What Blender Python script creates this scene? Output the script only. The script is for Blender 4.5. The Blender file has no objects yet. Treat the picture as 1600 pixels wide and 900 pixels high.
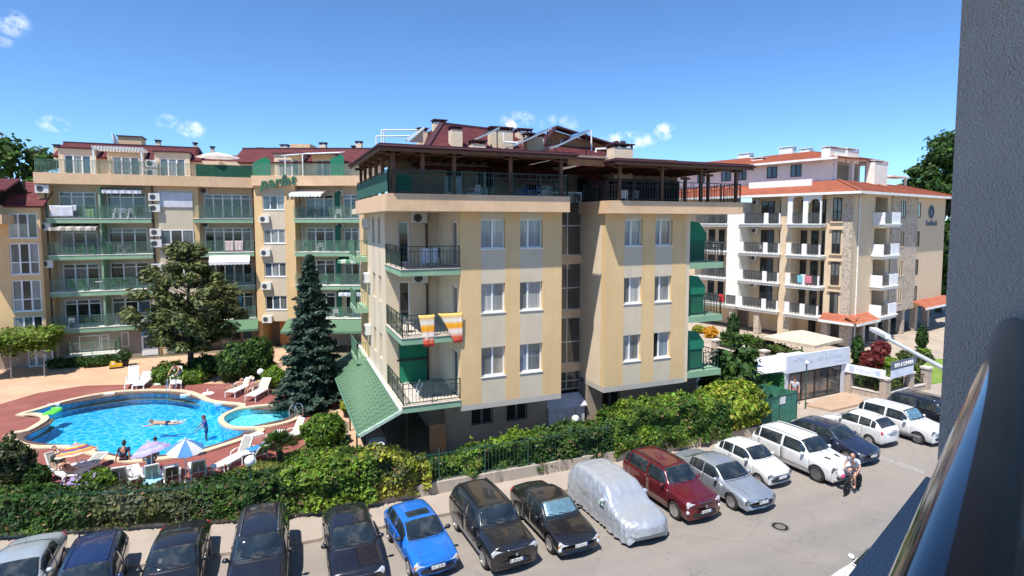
import bpy, bmesh, math, random
import numpy as np
from mathutils import Vector, Matrix
random.seed(7); RNG = np.random.default_rng(7)
SC = bpy.context.scene
COL = SC.collection
R = math.radians

# ---------------------------------------------------------------- camera
CAM_H = 11.4; FPX = 900.0; YAW = R(22.3); PITCH = R(4.0); YPP = 347 + FPX * math.tan(PITCH)
cd = bpy.data.cameras.new('camera'); cam = bpy.data.objects.new('camera', cd); COL.objects.link(cam)
cam.location = (0, 0, CAM_H); cam.rotation_euler = (R(90) - PITCH, 0, -YAW)
cd.sensor_fit = 'HORIZONTAL'; cd.sensor_width = 36; cd.lens = 36 * FPX / 1600
cd.shift_y = -(450 - YPP) / 1600; cd.clip_start = 0.05; cd.clip_end = 3000
SC.camera = cam
# ---------------------------------------------------------------- light
SUN_DIR = Vector((0.40, 0.30, -1.0)).normalized()
SUN_EL = math.asin(-SUN_DIR.z)
sd = bpy.data.lights.new('sun', 'SUN'); sun = bpy.data.objects.new('sun', sd); COL.objects.link(sun)
sd.energy = 4.6; sd.angle = R(0.53); sd.color = (1.0, 0.95, 0.87)
sun.rotation_euler = SUN_DIR.to_track_quat('-Z', 'Y').to_euler(); sun.location = (-20, -15, 60)
W = bpy.data.worlds.new('World'); SC.world = W; W.use_nodes = True
SC.view_settings.view_transform = 'Standard'; SC.view_settings.look = 'None'
SC.view_settings.exposure = 0.64; SC.view_settings.gamma = 1

def nd(nt, t, **kw):
    n = nt.nodes.new(t)
    for k, v in kw.items(): setattr(n, k, v)
    return n
def build_world():
    nt = W.node_tree; nt.nodes.clear()
    out = nd(nt, 'ShaderNodeOutputWorld'); bg = nd(nt, 'ShaderNodeBackground')
    sky = nd(nt, 'ShaderNodeTexSky', sky_type='NISHITA', sun_disc=False)
    sky.sun_elevation = SUN_EL
    sky.sun_rotation = math.atan2(-SUN_DIR.x, -SUN_DIR.y)
    sky.altitude = 0; sky.air_density = 0.7; sky.dust_density = 0.0; sky.ozone_density = 6.0
    tint = nd(nt, 'ShaderNodeMix', data_type='RGBA', blend_type='MULTIPLY'); tint.inputs['Factor'].default_value = 1; tint.inputs['B'].default_value = (.74, .93, 1.03, 1)
    nt.links.new(sky.outputs[0], tint.inputs['A'])
    # a few small fair weather clouds: soft lobes around set directions, broken up by noise
    geo = nd(nt, 'ShaderNodeTexCoord')
    noi = nd(nt, 'ShaderNodeTexNoise'); noi.inputs['Scale'].default_value = 42; noi.inputs['Detail'].default_value = 7
    noi.inputs['Roughness'].default_value = 0.68
    nt.links.new(geo.outputs['Generated'], noi.inputs['Vector'])
    acc = None
    # azimuth (from +Y towards +X, degrees), elevation, half width, half height, density
    for az, el, w, h, d in ((-17.9, 14.4, 1.0, .9, .8), (-18.6, 13.0, .7, .4, .4), (-15.8, 7.5, 1.0, .6, .95), (-8.3, 8.4, .9, .6, .75), (-6.5, 7.9, 1.1, .7, 1.0),
                            (22.8, 9.9, 1.7, .8, .8), (27.0, 9.5, 2.0, .9, .5), (33.6, 7.8, 2.6, .8, 1.25), (37.0, 8.5, 1.1, .8, 1.0), (31.5, 7.4, 1.2, .5, .7), (-40, 14, 3, 1.2, .9), (75, 13, 4, 1.5, .9), (120, 12, 5, 2, .9), (-110, 13, 5, 2, .9), (170, 15, 6, 2.2, .9)):
        a, e = R(az), R(el)
        c = Vector((math.sin(a) * math.cos(e), math.cos(a) * math.cos(e), math.sin(e)))
        rt = Vector((math.cos(a), -math.sin(a), 0)); up = rt.cross(c); up = up if up.z > 0 else -up
        t1 = nd(nt, 'ShaderNodeVectorMath', operation='DOT_PRODUCT'); t1.inputs[1].default_value = rt / R(w)
        t2 = nd(nt, 'ShaderNodeVectorMath', operation='DOT_PRODUCT'); t2.inputs[1].default_value = up / R(h)
        t3 = nd(nt, 'ShaderNodeVectorMath', operation='DOT_PRODUCT'); t3.inputs[1].default_value = c
        for t in (t1, t2, t3): nt.links.new(geo.outputs['Generated'], t.inputs[0])
        s1 = nd(nt, 'ShaderNodeMath', operation='POWER'); s1.inputs[1].default_value = 2
        s2 = nd(nt, 'ShaderNodeMath', operation='POWER'); s2.inputs[1].default_value = 2
        nt.links.new(t1.outputs['Value'], s1.inputs[0]); nt.links.new(t2.outputs['Value'], s2.inputs[0])
        ad = nd(nt, 'ShaderNodeMath', operation='ADD'); nt.links.new(s1.outputs[0], ad.inputs[0]); nt.links.new(s2.outputs[0], ad.inputs[1])
        mr = nd(nt, 'ShaderNodeMapRange', clamp=True, interpolation_type='SMOOTHSTEP'); mr.inputs['From Min'].default_value = 0; mr.inputs['From Max'].default_value = 1.5
        mr.inputs['To Min'].default_value = d; mr.inputs['To Max'].default_value = 0
        nt.links.new(ad.outputs[0], mr.inputs['Value'])
        fr = nd(nt, 'ShaderNodeMath', operation='GREATER_THAN'); fr.inputs[1].default_value = 0
        nt.links.new(t3.outputs['Value'], fr.inputs[0])
        ml = nd(nt, 'ShaderNodeMath', operation='MULTIPLY'); nt.links.new(mr.outputs[0], ml.inputs[0]); nt.links.new(fr.outputs[0], ml.inputs[1])
        if acc is None: acc = ml
        else:
            mx = nd(nt, 'ShaderNodeMath', operation='MAXIMUM'); nt.links.new(acc.outputs[0], mx.inputs[0]); nt.links.new(ml.outputs[0], mx.inputs[1]); acc = mx
    nr = nd(nt, 'ShaderNodeMapRange', clamp=True); nr.inputs['From Min'].default_value = .42; nr.inputs['From Max'].default_value = .70
    nt.links.new(noi.outputs['Fac'], nr.inputs['Value'])
    m2 = nd(nt, 'ShaderNodeMath', operation='MULTIPLY', use_clamp=True); nt.links.new(acc.outputs[0], m2.inputs[0]); nt.links.new(nr.outputs[0], m2.inputs[1])
    mix = nd(nt, 'ShaderNodeMix', data_type='RGBA'); mix.inputs['B'].default_value = (6.2, 6.4, 6.7, 1)
    nt.links.new(m2.outputs[0], mix.inputs['Factor']); nt.links.new(tint.outputs['Result'], mix.inputs['A'])
    nt.links.new(mix.outputs['Result'], bg.inputs['Color']); bg.inputs['Strength'].default_value = 0.135
    nt.links.new(bg.outputs[0], out.inputs[0])
build_world()

# ---------------------------------------------------------------- survey helpers: photograph sight lines cut with real planes
_f = Vector((math.sin(YAW) * math.cos(PITCH), math.cos(YAW) * math.cos(PITCH), -math.sin(PITCH)))
_r = Vector((math.cos(YAW), -math.sin(YAW), 0)); _u = _r.cross(_f); _C = Vector((0, 0, CAM_H))
def sight(x, y): return _f * FPX + _r * (x - 800) + _u * (YPP - y)
def G(x, y, z=0.0):
    d = sight(x, y); return _C + d * ((z - CAM_H) / d.z)
def onY(x, y, Y):
    d = sight(x, y); return _C + d * (Y / d.y)
def onX(x, y, X):
    d = sight(x, y); return _C + d * (X / d.x)
class Frame:
    """local frame of a rotated building: u along its front, v into it"""
    def __init__(s, x, y, rot): s.o = Vector((x, y, 0)); s.rot = rot; s.u = Vector((math.cos(rot), math.sin(rot), 0)); s.v = Vector((-math.sin(rot), math.cos(rot), 0))
    def loc(s, p): q = p - s.o; return Vector((q.dot(s.u), q.dot(s.v), p.z))
    def onv(s, x, y, v=0.0):
        d = sight(x, y); k = (v - s.loc(_C).y) / d.dot(s.v); return s.loc(_C + d * k)
    def onu(s, x, y, u=0.0):
        d = sight(x, y); k = (u - s.loc(_C).x) / d.dot(s.u); return s.loc(_C + d * k)

# ---------------------------------------------------------------- materials
MATS = {}
def mat(name, col, rough=.7, *a, **k):
    if k.pop('streak', 0):
        m = mat(name, col, rough, *a, **k); nt = m.node_tree; b = nt.nodes['Principled BSDF']; old = b.inputs['Base Color'].links[0].from_socket; tc = nd(nt, 'ShaderNodeTexCoord'); mp = nd(nt, 'ShaderNodeMapping'); mp.inputs['Scale'].default_value = (2.6, 2.6, .16); nt.links.new(tc.outputs['Object'], mp.inputs['Vector'])
        n = nd(nt, 'ShaderNodeTexNoise'); n.inputs['Scale'].default_value = 1.7; n.inputs['Detail'].default_value = 7; n.inputs['Roughness'].default_value = .65; nt.links.new(mp.outputs[0], n.inputs['Vector']); r_ = nd(nt, 'ShaderNodeMapRange', clamp=True); r_.inputs['From Min'].default_value = .50; r_.inputs['From Max'].default_value = .74; r_.inputs['To Max'].default_value = .20; nt.links.new(n.outputs['Fac'], r_.inputs['Value'])
        mx = nd(nt, 'ShaderNodeMix', data_type='RGBA'); mx.inputs['B'].default_value = (col[0] * .62, col[1] * .58, col[2] * .55, 1); nt.links.new(r_.outputs[0], mx.inputs['Factor']); nt.links.new(old, mx.inputs['A']); nt.links.new(mx.outputs['Result'], b.inputs['Base Color']); return m
    return mat0(name, col, rough, *a, **k)
def mat0(name, col, rough=.7, metal=0, var=.12, vs=2.0, bump=0, bs=30, spec=.5, coat=0, stretch=None, col2=None, c2s=.6, c2lo=.45, c2hi=.65, trans=0, island=0, alpha=1):
    if name in MATS: return MATS[name]
    m = bpy.data.materials.new(name); m.use_nodes = True; nt = m.node_tree
    b = nt.nodes['Principled BSDF']; tc = nd(nt, 'ShaderNodeTexCoord')
    src = tc.outputs['Object']
    if stretch:
        mp = nd(nt, 'ShaderNodeMapping'); mp.inputs['Scale'].default_value = stretch
        nt.links.new(src, mp.inputs['Vector']); src_v = mp.outputs[0]
    else: src_v = src
    c = (*col, 1)
    n = nd(nt, 'ShaderNodeTexNoise'); n.inputs['Scale'].default_value = vs; n.inputs['Detail'].default_value = 5
    nt.links.new(src_v, n.inputs['Vector'])
    mx = nd(nt, 'ShaderNodeMix', data_type='RGBA')
    mx.inputs['A'].default_value = (*[max(0, x * (1 - var)) for x in col], 1); mx.inputs['B'].default_value = (*[min(1, x * (1 + var)) for x in col], 1)
    mr = nd(nt, 'ShaderNodeMapRange'); mr.inputs['From Min'].default_value = .3; mr.inputs['From Max'].default_value = .7
    nt.links.new(n.outputs['Fac'], mr.inputs['Value']); nt.links.new(mr.outputs[0], mx.inputs['Factor'])
    res = mx.outputs['Result']
    if col2:
        n2 = nd(nt, 'ShaderNodeTexNoise'); n2.inputs['Scale'].default_value = c2s; n2.inputs['Detail'].default_value = 6
        nt.links.new(src_v, n2.inputs['Vector'])
        r2 = nd(nt, 'ShaderNodeMapRange', clamp=True); r2.inputs['From Min'].default_value = c2lo; r2.inputs['From Max'].default_value = c2hi
        nt.links.new(n2.outputs['Fac'], r2.inputs['Value'])
        m2 = nd(nt, 'ShaderNodeMix', data_type='RGBA'); m2.inputs['B'].default_value = (*col2, 1)
        nt.links.new(r2.outputs[0], m2.inputs['Factor']); nt.links.new(res, m2.inputs['A']); res = m2.outputs['Result']
    if island:
        gi = nd(nt, 'ShaderNodeNewGeometry'); hs = nd(nt, 'ShaderNodeHueSaturation')
        r3 = nd(nt, 'ShaderNodeMapRange'); r3.inputs['To Min'].default_value = 1 - island; r3.inputs['To Max'].default_value = 1 + island
        nt.links.new(gi.outputs['Random Per Island'], r3.inputs['Value']); nt.links.new(r3.outputs[0], hs.inputs['Value'])
        r4 = nd(nt, 'ShaderNodeMapRange'); r4.inputs['To Min'].default_value = .5 - island * .06; r4.inputs['To Max'].default_value = .5 + island * .04
        nt.links.new(gi.outputs['Random Per Island'], r4.inputs['Value']); nt.links.new(r4.outputs[0], hs.inputs['Hue'])
        nt.links.new(res, hs.inputs['Color']); res = hs.outputs[0]
    nt.links.new(res, b.inputs['Base Color'])
    b.inputs['Roughness'].default_value = rough; b.inputs['Metallic'].default_value = metal
    b.inputs['Specular IOR Level'].default_value = spec
    if coat: b.inputs['Coat Weight'].default_value = coat; b.inputs['Coat Roughness'].default_value = .04
    if bump:
        nb = nd(nt, 'ShaderNodeTexNoise'); nb.inputs['Scale'].default_value = bs; nb.inputs['Detail'].default_value = 4
        nt.links.new(src, nb.inputs['Vector'])
        bp = nd(nt, 'ShaderNodeBump'); bp.inputs['Strength'].default_value = bump; bp.inputs['Distance'].default_value = .02
        nt.links.new(nb.outputs['Fac'], bp.inputs['Height']); nt.links.new(bp.outputs[0], b.inputs['Normal'])
    if trans:
        tr = nd(nt, 'ShaderNodeBsdfTranslucent'); ms = nd(nt, 'ShaderNodeMixShader'); ms.inputs[0].default_value = trans
        nt.links.new(res, tr.inputs[0]); nt.links.new(b.outputs[0], ms.inputs[1]); nt.links.new(tr.outputs[0], ms.inputs[2])
        nt.links.new(ms.outputs[0], nt.nodes['Material Output'].inputs[0])
    if alpha < 1: b.inputs['Alpha'].default_value = alpha
    MATS[name] = m; return m
def leafmat(name, col, col2, island=.45, trans=.3, c2s=1.2):
    return mat(name, col, rough=.55, var=.25, vs=1.3, col2=col2, c2s=c2s, c2lo=.42, c2hi=.62, island=island, trans=trans, spec=.3)

# ---------------------------------------------------------------- mesh builder
class MB:
    def __init__(s): s.v = []; s.f = []
    def add(s, vs, fs):
        o = len(s.v); s.v += [tuple(v) for v in vs]; s.f += [tuple(i + o for i in f) for f in fs]; return s
    def box(s, x0, x1, y0, y1, z0, z1):
        if x0 > x1: x0, x1 = x1, x0
        if y0 > y1: y0, y1 = y1, y0
        if z0 > z1: z0, z1 = z1, z0
        return s.add([(x0, y0, z0), (x1, y0, z0), (x1, y1, z0), (x0, y1, z0), (x0, y0, z1), (x1, y0, z1), (x1, y1, z1), (x0, y1, z1)],
                     [(0, 3, 2, 1), (4, 5, 6, 7), (0, 1, 5, 4), (1, 2, 6, 5), (2, 3, 7, 6), (3, 0, 4, 7)])
    def obox(s, c, sx, sy, sz, rz=0):
        n = MB(); n.box(-sx / 2, sx / 2, -sy / 2, sy / 2, -sz / 2, sz / 2)
        return s.merge(n, Matrix.Translation(c) @ Matrix.Rotation(rz, 4, 'Z'))
    def merge(s, o, M=None):
        vs = [tuple(M @ Vector(v)) for v in o.v] if M is not None else o.v
        return s.add(vs, o.f)
    def beam(s, p, q, w, h):
        p, q = Vector(p), Vector(q); d = (q - p).normalized()
        up = Vector((0, 0, 1)) if abs(d.z) < .95 else Vector((1, 0, 0))
        a = d.cross(up).normalized() * w / 2; b = a.cross(d).normalized() * h / 2
        vs = [p - a - b, p + a - b, p + a + b, p - a + b, q - a - b, q + a - b, q + a + b, q - a + b]
        return s.add(vs, [(0, 1, 2, 3), (7, 6, 5, 4), (0, 4, 5, 1), (1, 5, 6, 2), (2, 6, 7, 3), (3, 7, 4, 0)])
    def tube(s, pts, r, n=8, cap=True):
        pts = [Vector(p) for p in pts]; rs = r if isinstance(r, (list, tuple)) else [r] * len(pts)
        vs = []; fs = []; pa = None
        for i, p in enumerate(pts):
            d = (pts[min(i + 1, len(pts) - 1)] - pts[max(i - 1, 0)]).normalized()
            if pa is None: pa = d.cross(Vector((0, 0, 1)) if abs(d.z) < .9 else Vector((1, 0, 0))).normalized()
            a = (pa - d * pa.dot(d)).normalized(); pa = a; b = d.cross(a)
            for k in range(n):
                t = 2 * math.pi * k / n; vs.append(p + (a * math.cos(t) + b * math.sin(t)) * rs[i])
        for i in range(len(pts) - 1):
            for k in range(n):
                k2 = (k + 1) % n; fs.append((i * n + k, i * n + k2, (i + 1) * n + k2, (i + 1) * n + k))
        if cap: fs.append(tuple(reversed(range(n)))); fs.append(tuple((len(pts) - 1) * n + k for k in range(n)))
        return s.add(vs, fs)
    def prism(s, poly, z0, z1):
        n = len(poly); zz0 = z0 if isinstance(z0, (list, tuple)) else [z0] * n; zz1 = z1 if isinstance(z1, (list, tuple)) else [z1] * n
        ar = sum(poly[i][0] * poly[(i + 1) % n][1] - poly[(i + 1) % n][0] * poly[i][1] for i in range(n))
        if ar < 0: poly = poly[::-1]; zz0 = zz0[::-1]; zz1 = zz1[::-1]
        vs = [(p[0], p[1], zz0[i]) for i, p in enumerate(poly)] + [(p[0], p[1], zz1[i]) for i, p in enumerate(poly)]
        fs = [tuple(reversed(range(n))), tuple(range(n, 2 * n))] + [(i, (i + 1) % n, n + (i + 1) % n, n + i) for i in range(n)]
        return s.add(vs, fs)
    def extr(s, poly3, d):
        """extrude a planar polygon (3D points) by vector d"""
        n = len(poly3); d = Vector(d); vs = [Vector(p) for p in poly3]; vs += [p + d for p in vs]
        fs = [tuple(range(n)), tuple(reversed(range(n, 2 * n)))] + [(i, n + i, n + (i + 1) % n, (i + 1) % n) for i in range(n)]
        return s.add(vs, fs)
    def lathe(s, prof, n=16, c=(0, 0, 0)):
        vs = []; fs = []; m = len(prof)
        for k in range(n):
            t = 2 * math.pi * k / n
            for (r, z) in prof: vs.append((c[0] + r * math.cos(t), c[1] + r * math.sin(t), c[2] + z))
        for k in range(n):
            k2 = (k + 1) % n
            for i in range(m - 1): fs.append((k * m + i, k2 * m + i, k2 * m + i + 1, k * m + i + 1))
        if prof[0][0] > 1e-4: fs.append(tuple(reversed([k * m for k in range(n)])))
        if prof[-1][0] > 1e-4: fs.append(tuple(k * m + m - 1 for k in range(n)))
        return s.add(vs, fs)
    def ball(s, c, r, n=12, sz=1.0):
        k = n // 2; prof = [(r * math.sin(math.pi * i / k) if 0 < i < k else 1e-5, -r * sz * math.cos(math.pi * i / k)) for i in range(k + 1)]
        return s.lathe(prof, n, c)
    def grid(s, P, closed_u=False):
        """P[i][j] -> points"""
        a, b = len(P), len(P[0]); vs = [p for row in P for p in row]; fs = []
        for i in range(a - 1 + (1 if closed_u else 0)):
            i2 = (i + 1) % a
            for j in range(b - 1): fs.append((i * b + j, i2 * b + j, i2 * b + j + 1, i * b + j + 1))
        return s.add(vs, fs)
    def mesh(s, name, m=None, smooth=False):
        me = bpy.data.meshes.new(name); me.from_pydata(s.v, [], s.f); me.update()
        if m is not None: me.materials.append(m)
        if smooth: me.shade_smooth()
        return me
    def build(s, name, m, parent=None, smooth=False, loc=None, rot=None, recalc=False):
        me = s.mesh(name, m, smooth)
        if recalc:
            bm = bmesh.new(); bm.from_mesh(me); bmesh.ops.recalc_face_normals(bm, faces=bm.faces); bm.to_mesh(me); bm.free()
        return link(name, me, parent, loc, rot)
def link(name, me, parent=None, loc=None, rot=None):
    o = bpy.data.objects.new(name, me); COL.objects.link(o)
    if parent is not None: o.parent = parent
    if loc is not None: o.location = loc
    if rot is not None: o.rotation_euler = rot
    return o
def smooth_angle(o, ang=35):
    me = o.data; me.shade_smooth()
    bm = bmesh.new(); bm.from_mesh(me)
    for e in bm.edges:
        if len(e.link_faces) == 2 and e.calc_face_angle(0) > R(ang): e.smooth = False
    bm.to_mesh(me); bm.free(); return o
def tag(o, label=None, cat=None, group=None, kind=None):
    if label: o['label'] = label
    if cat: o['category'] = cat
    if group: o['group'] = group
    if kind: o['kind'] = kind
    return o
def thing(name, label, cat, loc=(0, 0, 0), rz=0, group=None):
    o = bpy.data.objects.new(name, None); COL.objects.link(o); o.empty_display_size = .2
    o.location = loc; o.rotation_euler = (0, 0, rz)
    return tag(o, label, cat, group)
def copy_tree(o, parent=None):
    c = o.copy(); COL.objects.link(c)
    if parent is not None: c.parent = parent
    for ch in list(o.children): copy_tree(ch, c)
    return c
def place(o, loc, rz=0, label=None, group=None, sc=None):
    o.location = loc; o.rotation_euler = (0, 0, rz)
    if sc: o.scale = (sc, sc, sc) if not isinstance(sc, tuple) else sc
    return tag(o, label, None, group)
def evaluated(o, name=None):
    """bake an object's modifiers into a plain mesh"""
    dg = bpy.context.evaluated_depsgraph_get(); dg.update()
    me = bpy.data.meshes.new_from_object(o.evaluated_get(dg)); old = o.data
    o.modifiers.clear(); o.data = me
    if name: me.name = name
    return o
def text_mesh(s, size, depth=.02, shear=0.0, bold=0.0, align='CENTER', space=1.0):
    cu = bpy.data.curves.new('lettering', 'FONT'); cu.body = s; cu.size = size; cu.extrude = depth / 2; cu.shear = shear; cu.offset = bold
    cu.align_x = align; cu.space_character = space; cu.resolution_u = 3
    o = bpy.data.objects.new('lettering', cu); COL.objects.link(o)
    dg = bpy.context.evaluated_depsgraph_get(); dg.update()
    me = bpy.data.meshes.new_from_object(o.evaluated_get(dg)); bpy.data.objects.remove(o); return me
# ================================================================ ground, road, paving
M_asph = mat('old_asphalt', (.205, .190, .176), rough=.9, var=.10, vs=.8, bump=.25, bs=60, col2=(.170, .160, .150), c2s=.25, c2lo=.42, c2hi=.7)
M_park = mat('dusty_parking', (.33, .285, .242), rough=.92, var=.10, vs=1.2, bump=.2, bs=50, col2=(.28, .248, .215), c2s=.35, c2lo=.42, c2hi=.68)
M_walk = mat('concrete_walk', (.355, .30, .25), rough=.9, var=.08, vs=1.5, bump=.15, bs=40, col2=(.34, .29, .245), c2s=.6)
M_conc = mat('wall_concrete', (.42, .37, .31), rough=.9, var=.15, vs=1.6, bump=.3, bs=25, stretch=(1.5, 1.5, .35), col2=(.17, .15, .125), c2s=1.4, c2lo=.5, c2hi=.72)
M_peach = mat('peach_paving', (.52, .335, .215), rough=.9, var=.10, vs=1.0, bump=.12, bs=30, col2=(.45, .29, .19), c2s=.4)
M_reddeck = mat('red_pool_deck', (.235, .072, .058), rough=.85, var=.13, vs=.9, bump=.1, bs=25, col2=(.29, .12, .10), c2s=.5, c2lo=.5, c2hi=.75)
M_coping = mat('cream_coping', (.62, .47, .33), rough=.7, var=.08, vs=3)
M_soil = mat('site_ground', (.20, .155, .11), rough=1, var=.2, vs=.7, bump=.4, bs=12, col2=(.11, .12, .05), c2s=.4)
M_lawn = mat('lawn_soil', (.10, .14, .03), rough=1, var=.3, vs=5, bump=.6, bs=60, col2=(.22, .20, .06), c2s=.9)
GZ = .30                                                   # courtyard level above the road
def slab(name, poly, z0, z1, m, kind='structure'):
    o = MB().prism([(p[0], p[1]) for p in poly], z0, z1).build(name, m); o['kind'] = kind; return o
def roadmix():
    nt = M_asph.node_tree; b_ = nt.nodes['Principled BSDF']; old = b_.inputs['Base Color'].links[0].from_socket; tc = nd(nt, 'ShaderNodeTexCoord'); sp = nd(nt, 'ShaderNodeSeparateXYZ'); nt.links.new(tc.outputs['Object'], sp.inputs[0])
    n = nd(nt, 'ShaderNodeTexNoise'); n.inputs['Scale'].default_value = .35; n.inputs['Detail'].default_value = 8; n.inputs['Roughness'].default_value = .7; nt.links.new(tc.outputs['Object'], n.inputs['Vector'])
    a = nd(nt, 'ShaderNodeMath', operation='MULTIPLY_ADD'); a.inputs[1].default_value = 9; nt.links.new(n.outputs['Fac'], a.inputs[0]); nt.links.new(sp.outputs['Y'], a.inputs[2])
    r_ = nd(nt, 'ShaderNodeMapRange', clamp=True); r_.inputs['From Min'].default_value = 16; r_.inputs['From Max'].default_value = 22; nt.links.new(a.outputs[0], r_.inputs['Value'])
    n2 = nd(nt, 'ShaderNodeTexNoise'); n2.inputs['Scale'].default_value = 1.1; n2.inputs['Detail'].default_value = 6; nt.links.new(tc.outputs['Object'], n2.inputs['Vector'])
    pk = nd(nt, 'ShaderNodeMix', data_type='RGBA'); pk.inputs['A'].default_value = (.235, .208, .182, 1); pk.inputs['B'].default_value = (.285, .250, .216, 1); nt.links.new(n2.outputs['Fac'], pk.inputs['Factor'])
    mx = nd(nt, 'ShaderNodeMix', data_type='RGBA'); nt.links.new(r_.outputs[0], mx.inputs['Factor']); nt.links.new(old, mx.inputs['A']); nt.links.new(pk.outputs['Result'], mx.inputs['B']); 
    # dark oil drips and tar spots
    v = nd(nt, 'ShaderNodeTexNoise'); v.inputs['Scale'].default_value = 2.6; v.inputs['Detail'].default_value = 2; nt.links.new(tc.outputs['Object'], v.inputs['Vector']); r3 = nd(nt, 'ShaderNodeMapRange', clamp=True); r3.inputs['From Min'].default_value = .64; r3.inputs['From Max'].default_value = .76; r3.inputs['To Max'].default_value = .5; nt.links.new(v.outputs['Fac'], r3.inputs['Value'])
    m3 = nd(nt, 'ShaderNodeMix', data_type='RGBA'); m3.inputs['B'].default_value = (.12, .11, .10, 1); nt.links.new(r3.outputs[0], m3.inputs['Factor']); nt.links.new(mx.outputs['Result'], m3.inputs['A']); 
    vo = nd(nt, 'ShaderNodeTexVoronoi', feature='DISTANCE_TO_EDGE'); vo.inputs['Scale'].default_value = .33; n4 = nd(nt, 'ShaderNodeTexNoise'); n4.inputs['Scale'].default_value = 1.4; n4.inputs['Detail'].default_value = 5; nt.links.new(tc.outputs['Object'], n4.inputs['Vector']); mv = nd(nt, 'ShaderNodeMix', data_type='VECTOR'); mv.inputs['Factor'].default_value = .45; nt.links.new(tc.outputs['Object'], mv.inputs['A']); nt.links.new(n4.outputs['Color'], mv.inputs['B']); nt.links.new(mv.outputs['Result'], vo.inputs['Vector'])
    r5 = nd(nt, 'ShaderNodeMapRange', clamp=True); r5.inputs['From Min'].default_value = .002; r5.inputs['From Max'].default_value = .005; r5.inputs['To Min'].default_value = .20; r5.inputs['To Max'].default_value = 0; nt.links.new(vo.outputs['Distance'], r5.inputs['Value'])
    # old tyre polished lanes run along the street
    wv = nd(nt, 'ShaderNodeTexNoise'); wv.inputs['Scale'].default_value = 1; wv.inputs['Detail'].default_value = 5; mp = nd(nt, 'ShaderNodeMapping'); mp.inputs['Scale'].default_value = (.05, .8, 1); nt.links.new(tc.outputs['Object'], mp.inputs['Vector']); nt.links.new(mp.outputs[0], wv.inputs['Vector']); r6 = nd(nt, 'ShaderNodeMapRange', clamp=True); r6.inputs['From Min'].default_value = .45; r6.inputs['From Max'].default_value = .65; r6.inputs['To Max'].default_value = .30; nt.links.new(wv.outputs['Fac'], r6.inputs['Value'])
    m6 = nd(nt, 'ShaderNodeMix', data_type='RGBA'); m6.inputs['B'].default_value = (.155, .147, .14, 1); nt.links.new(r6.outputs[0], m6.inputs['Factor']); nt.links.new(m3.outputs['Result'], m6.inputs['A'])
    m5 = nd(nt, 'ShaderNodeMix', data_type='RGBA'); m5.inputs['B'].default_value = (.075, .07, .065, 1); nt.links.new(r5.outputs[0], m5.inputs['Factor']); nt.links.new(m6.outputs['Result'], m5.inputs['A']); nt.links.new(m5.outputs['Result'], b_.inputs['Base Color'])
roadmix()
slab('road', [(-60, 5.0), (110, 5.0), (110, 21.05), (0.5, 21.05), (-4.0, 21.6), (-30, 25.0), (-60, 28.5)], -.3, 0.0, M_asph)
slab('pavement', [(-60, -1.2), (110, -1.2), (110, 4.99), (-60, 4.99)], -.3, .12, M_walk)
slab('pavement', [(-60, 28.5), (-30, 25.0), (-4.0, 21.6), (.5, 21.05), (24.2, 21.05), (24.2, 23.0), (2.0, 23.0), (-1.2, 23.6), (-10, 25.9), (-60, 36)], -.3, .11, M_walk)
slab('pavement', [(24.3, 21.05), (110, 21.05), (110, 25.2), (24.3, 25.2)], -.3, .10, M_walk)
# kerb stones between pavement and parking
KB = [(-30, 25.0), (-4.0, 21.6), (.5, 21.05), (24.2, 21.05), (46, 21.05)]
kstone = None; kroot = thing('kerb', 'pale worn concrete kerb between the parked cars and the pavement', 'kerb', (0, 0, 0)); kroot['kind'] = 'structure'; del kroot['category']
M_kerb = mat('kerb_stone', (.36, .31, .26), rough=.9, var=.15, vs=2, bump=.2)
ksm = MB().box(-.485, .485, -.07, .07, -.2, .125).mesh('kerb_stone', M_kerb)
for a, c in zip(KB[:-1], KB[1:]):
    a, c = Vector((*a, 0)), Vector((*c, 0)); n = max(1, round((c - a).length)); d = (c - a) / n
    for k in range(n):
        p = a + d * (k + .5); o = link('kerb_stone', ksm, kroot, (p.x, p.y, random.uniform(-.008, .004)), (0, 0, math.atan2(d.y, d.x))); o.scale = (d.length / 1.0, 1, 1)
# road wear: manhole patch and faded line
b = MB().prism([(g.x, g.y) for g in (G(1072, 688), G(1085, 692))] + [(0, 0)], 0, .001) if False else None
pl = [G(1372, 711), G(1444, 735), G(1444, 741), G(1372, 716)]
slab('road_marking', pl, .0005, .004, mat('worn_paint', (.31, .295, .275), rough=.9, var=.2, vs=8, col2=(.23, .215, .2), c2s=6))
c = G(1219, 823); mh = MB(); mh.lathe([(.27, .002), (.34, .002), (.34, .007), (.27, .007), (.27, .002)], 24, c); mh.lathe([(1e-4, .003), (.20, .003), (.20, .006), (1e-4, .006)], 20, c)
tag(mh.build('manhole_cover', mat('cast_iron', (.14, .13, .12), rough=.8, var=.3, vs=9)), 'round iron manhole cover set in the open grey road', 'manhole cover')
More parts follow.
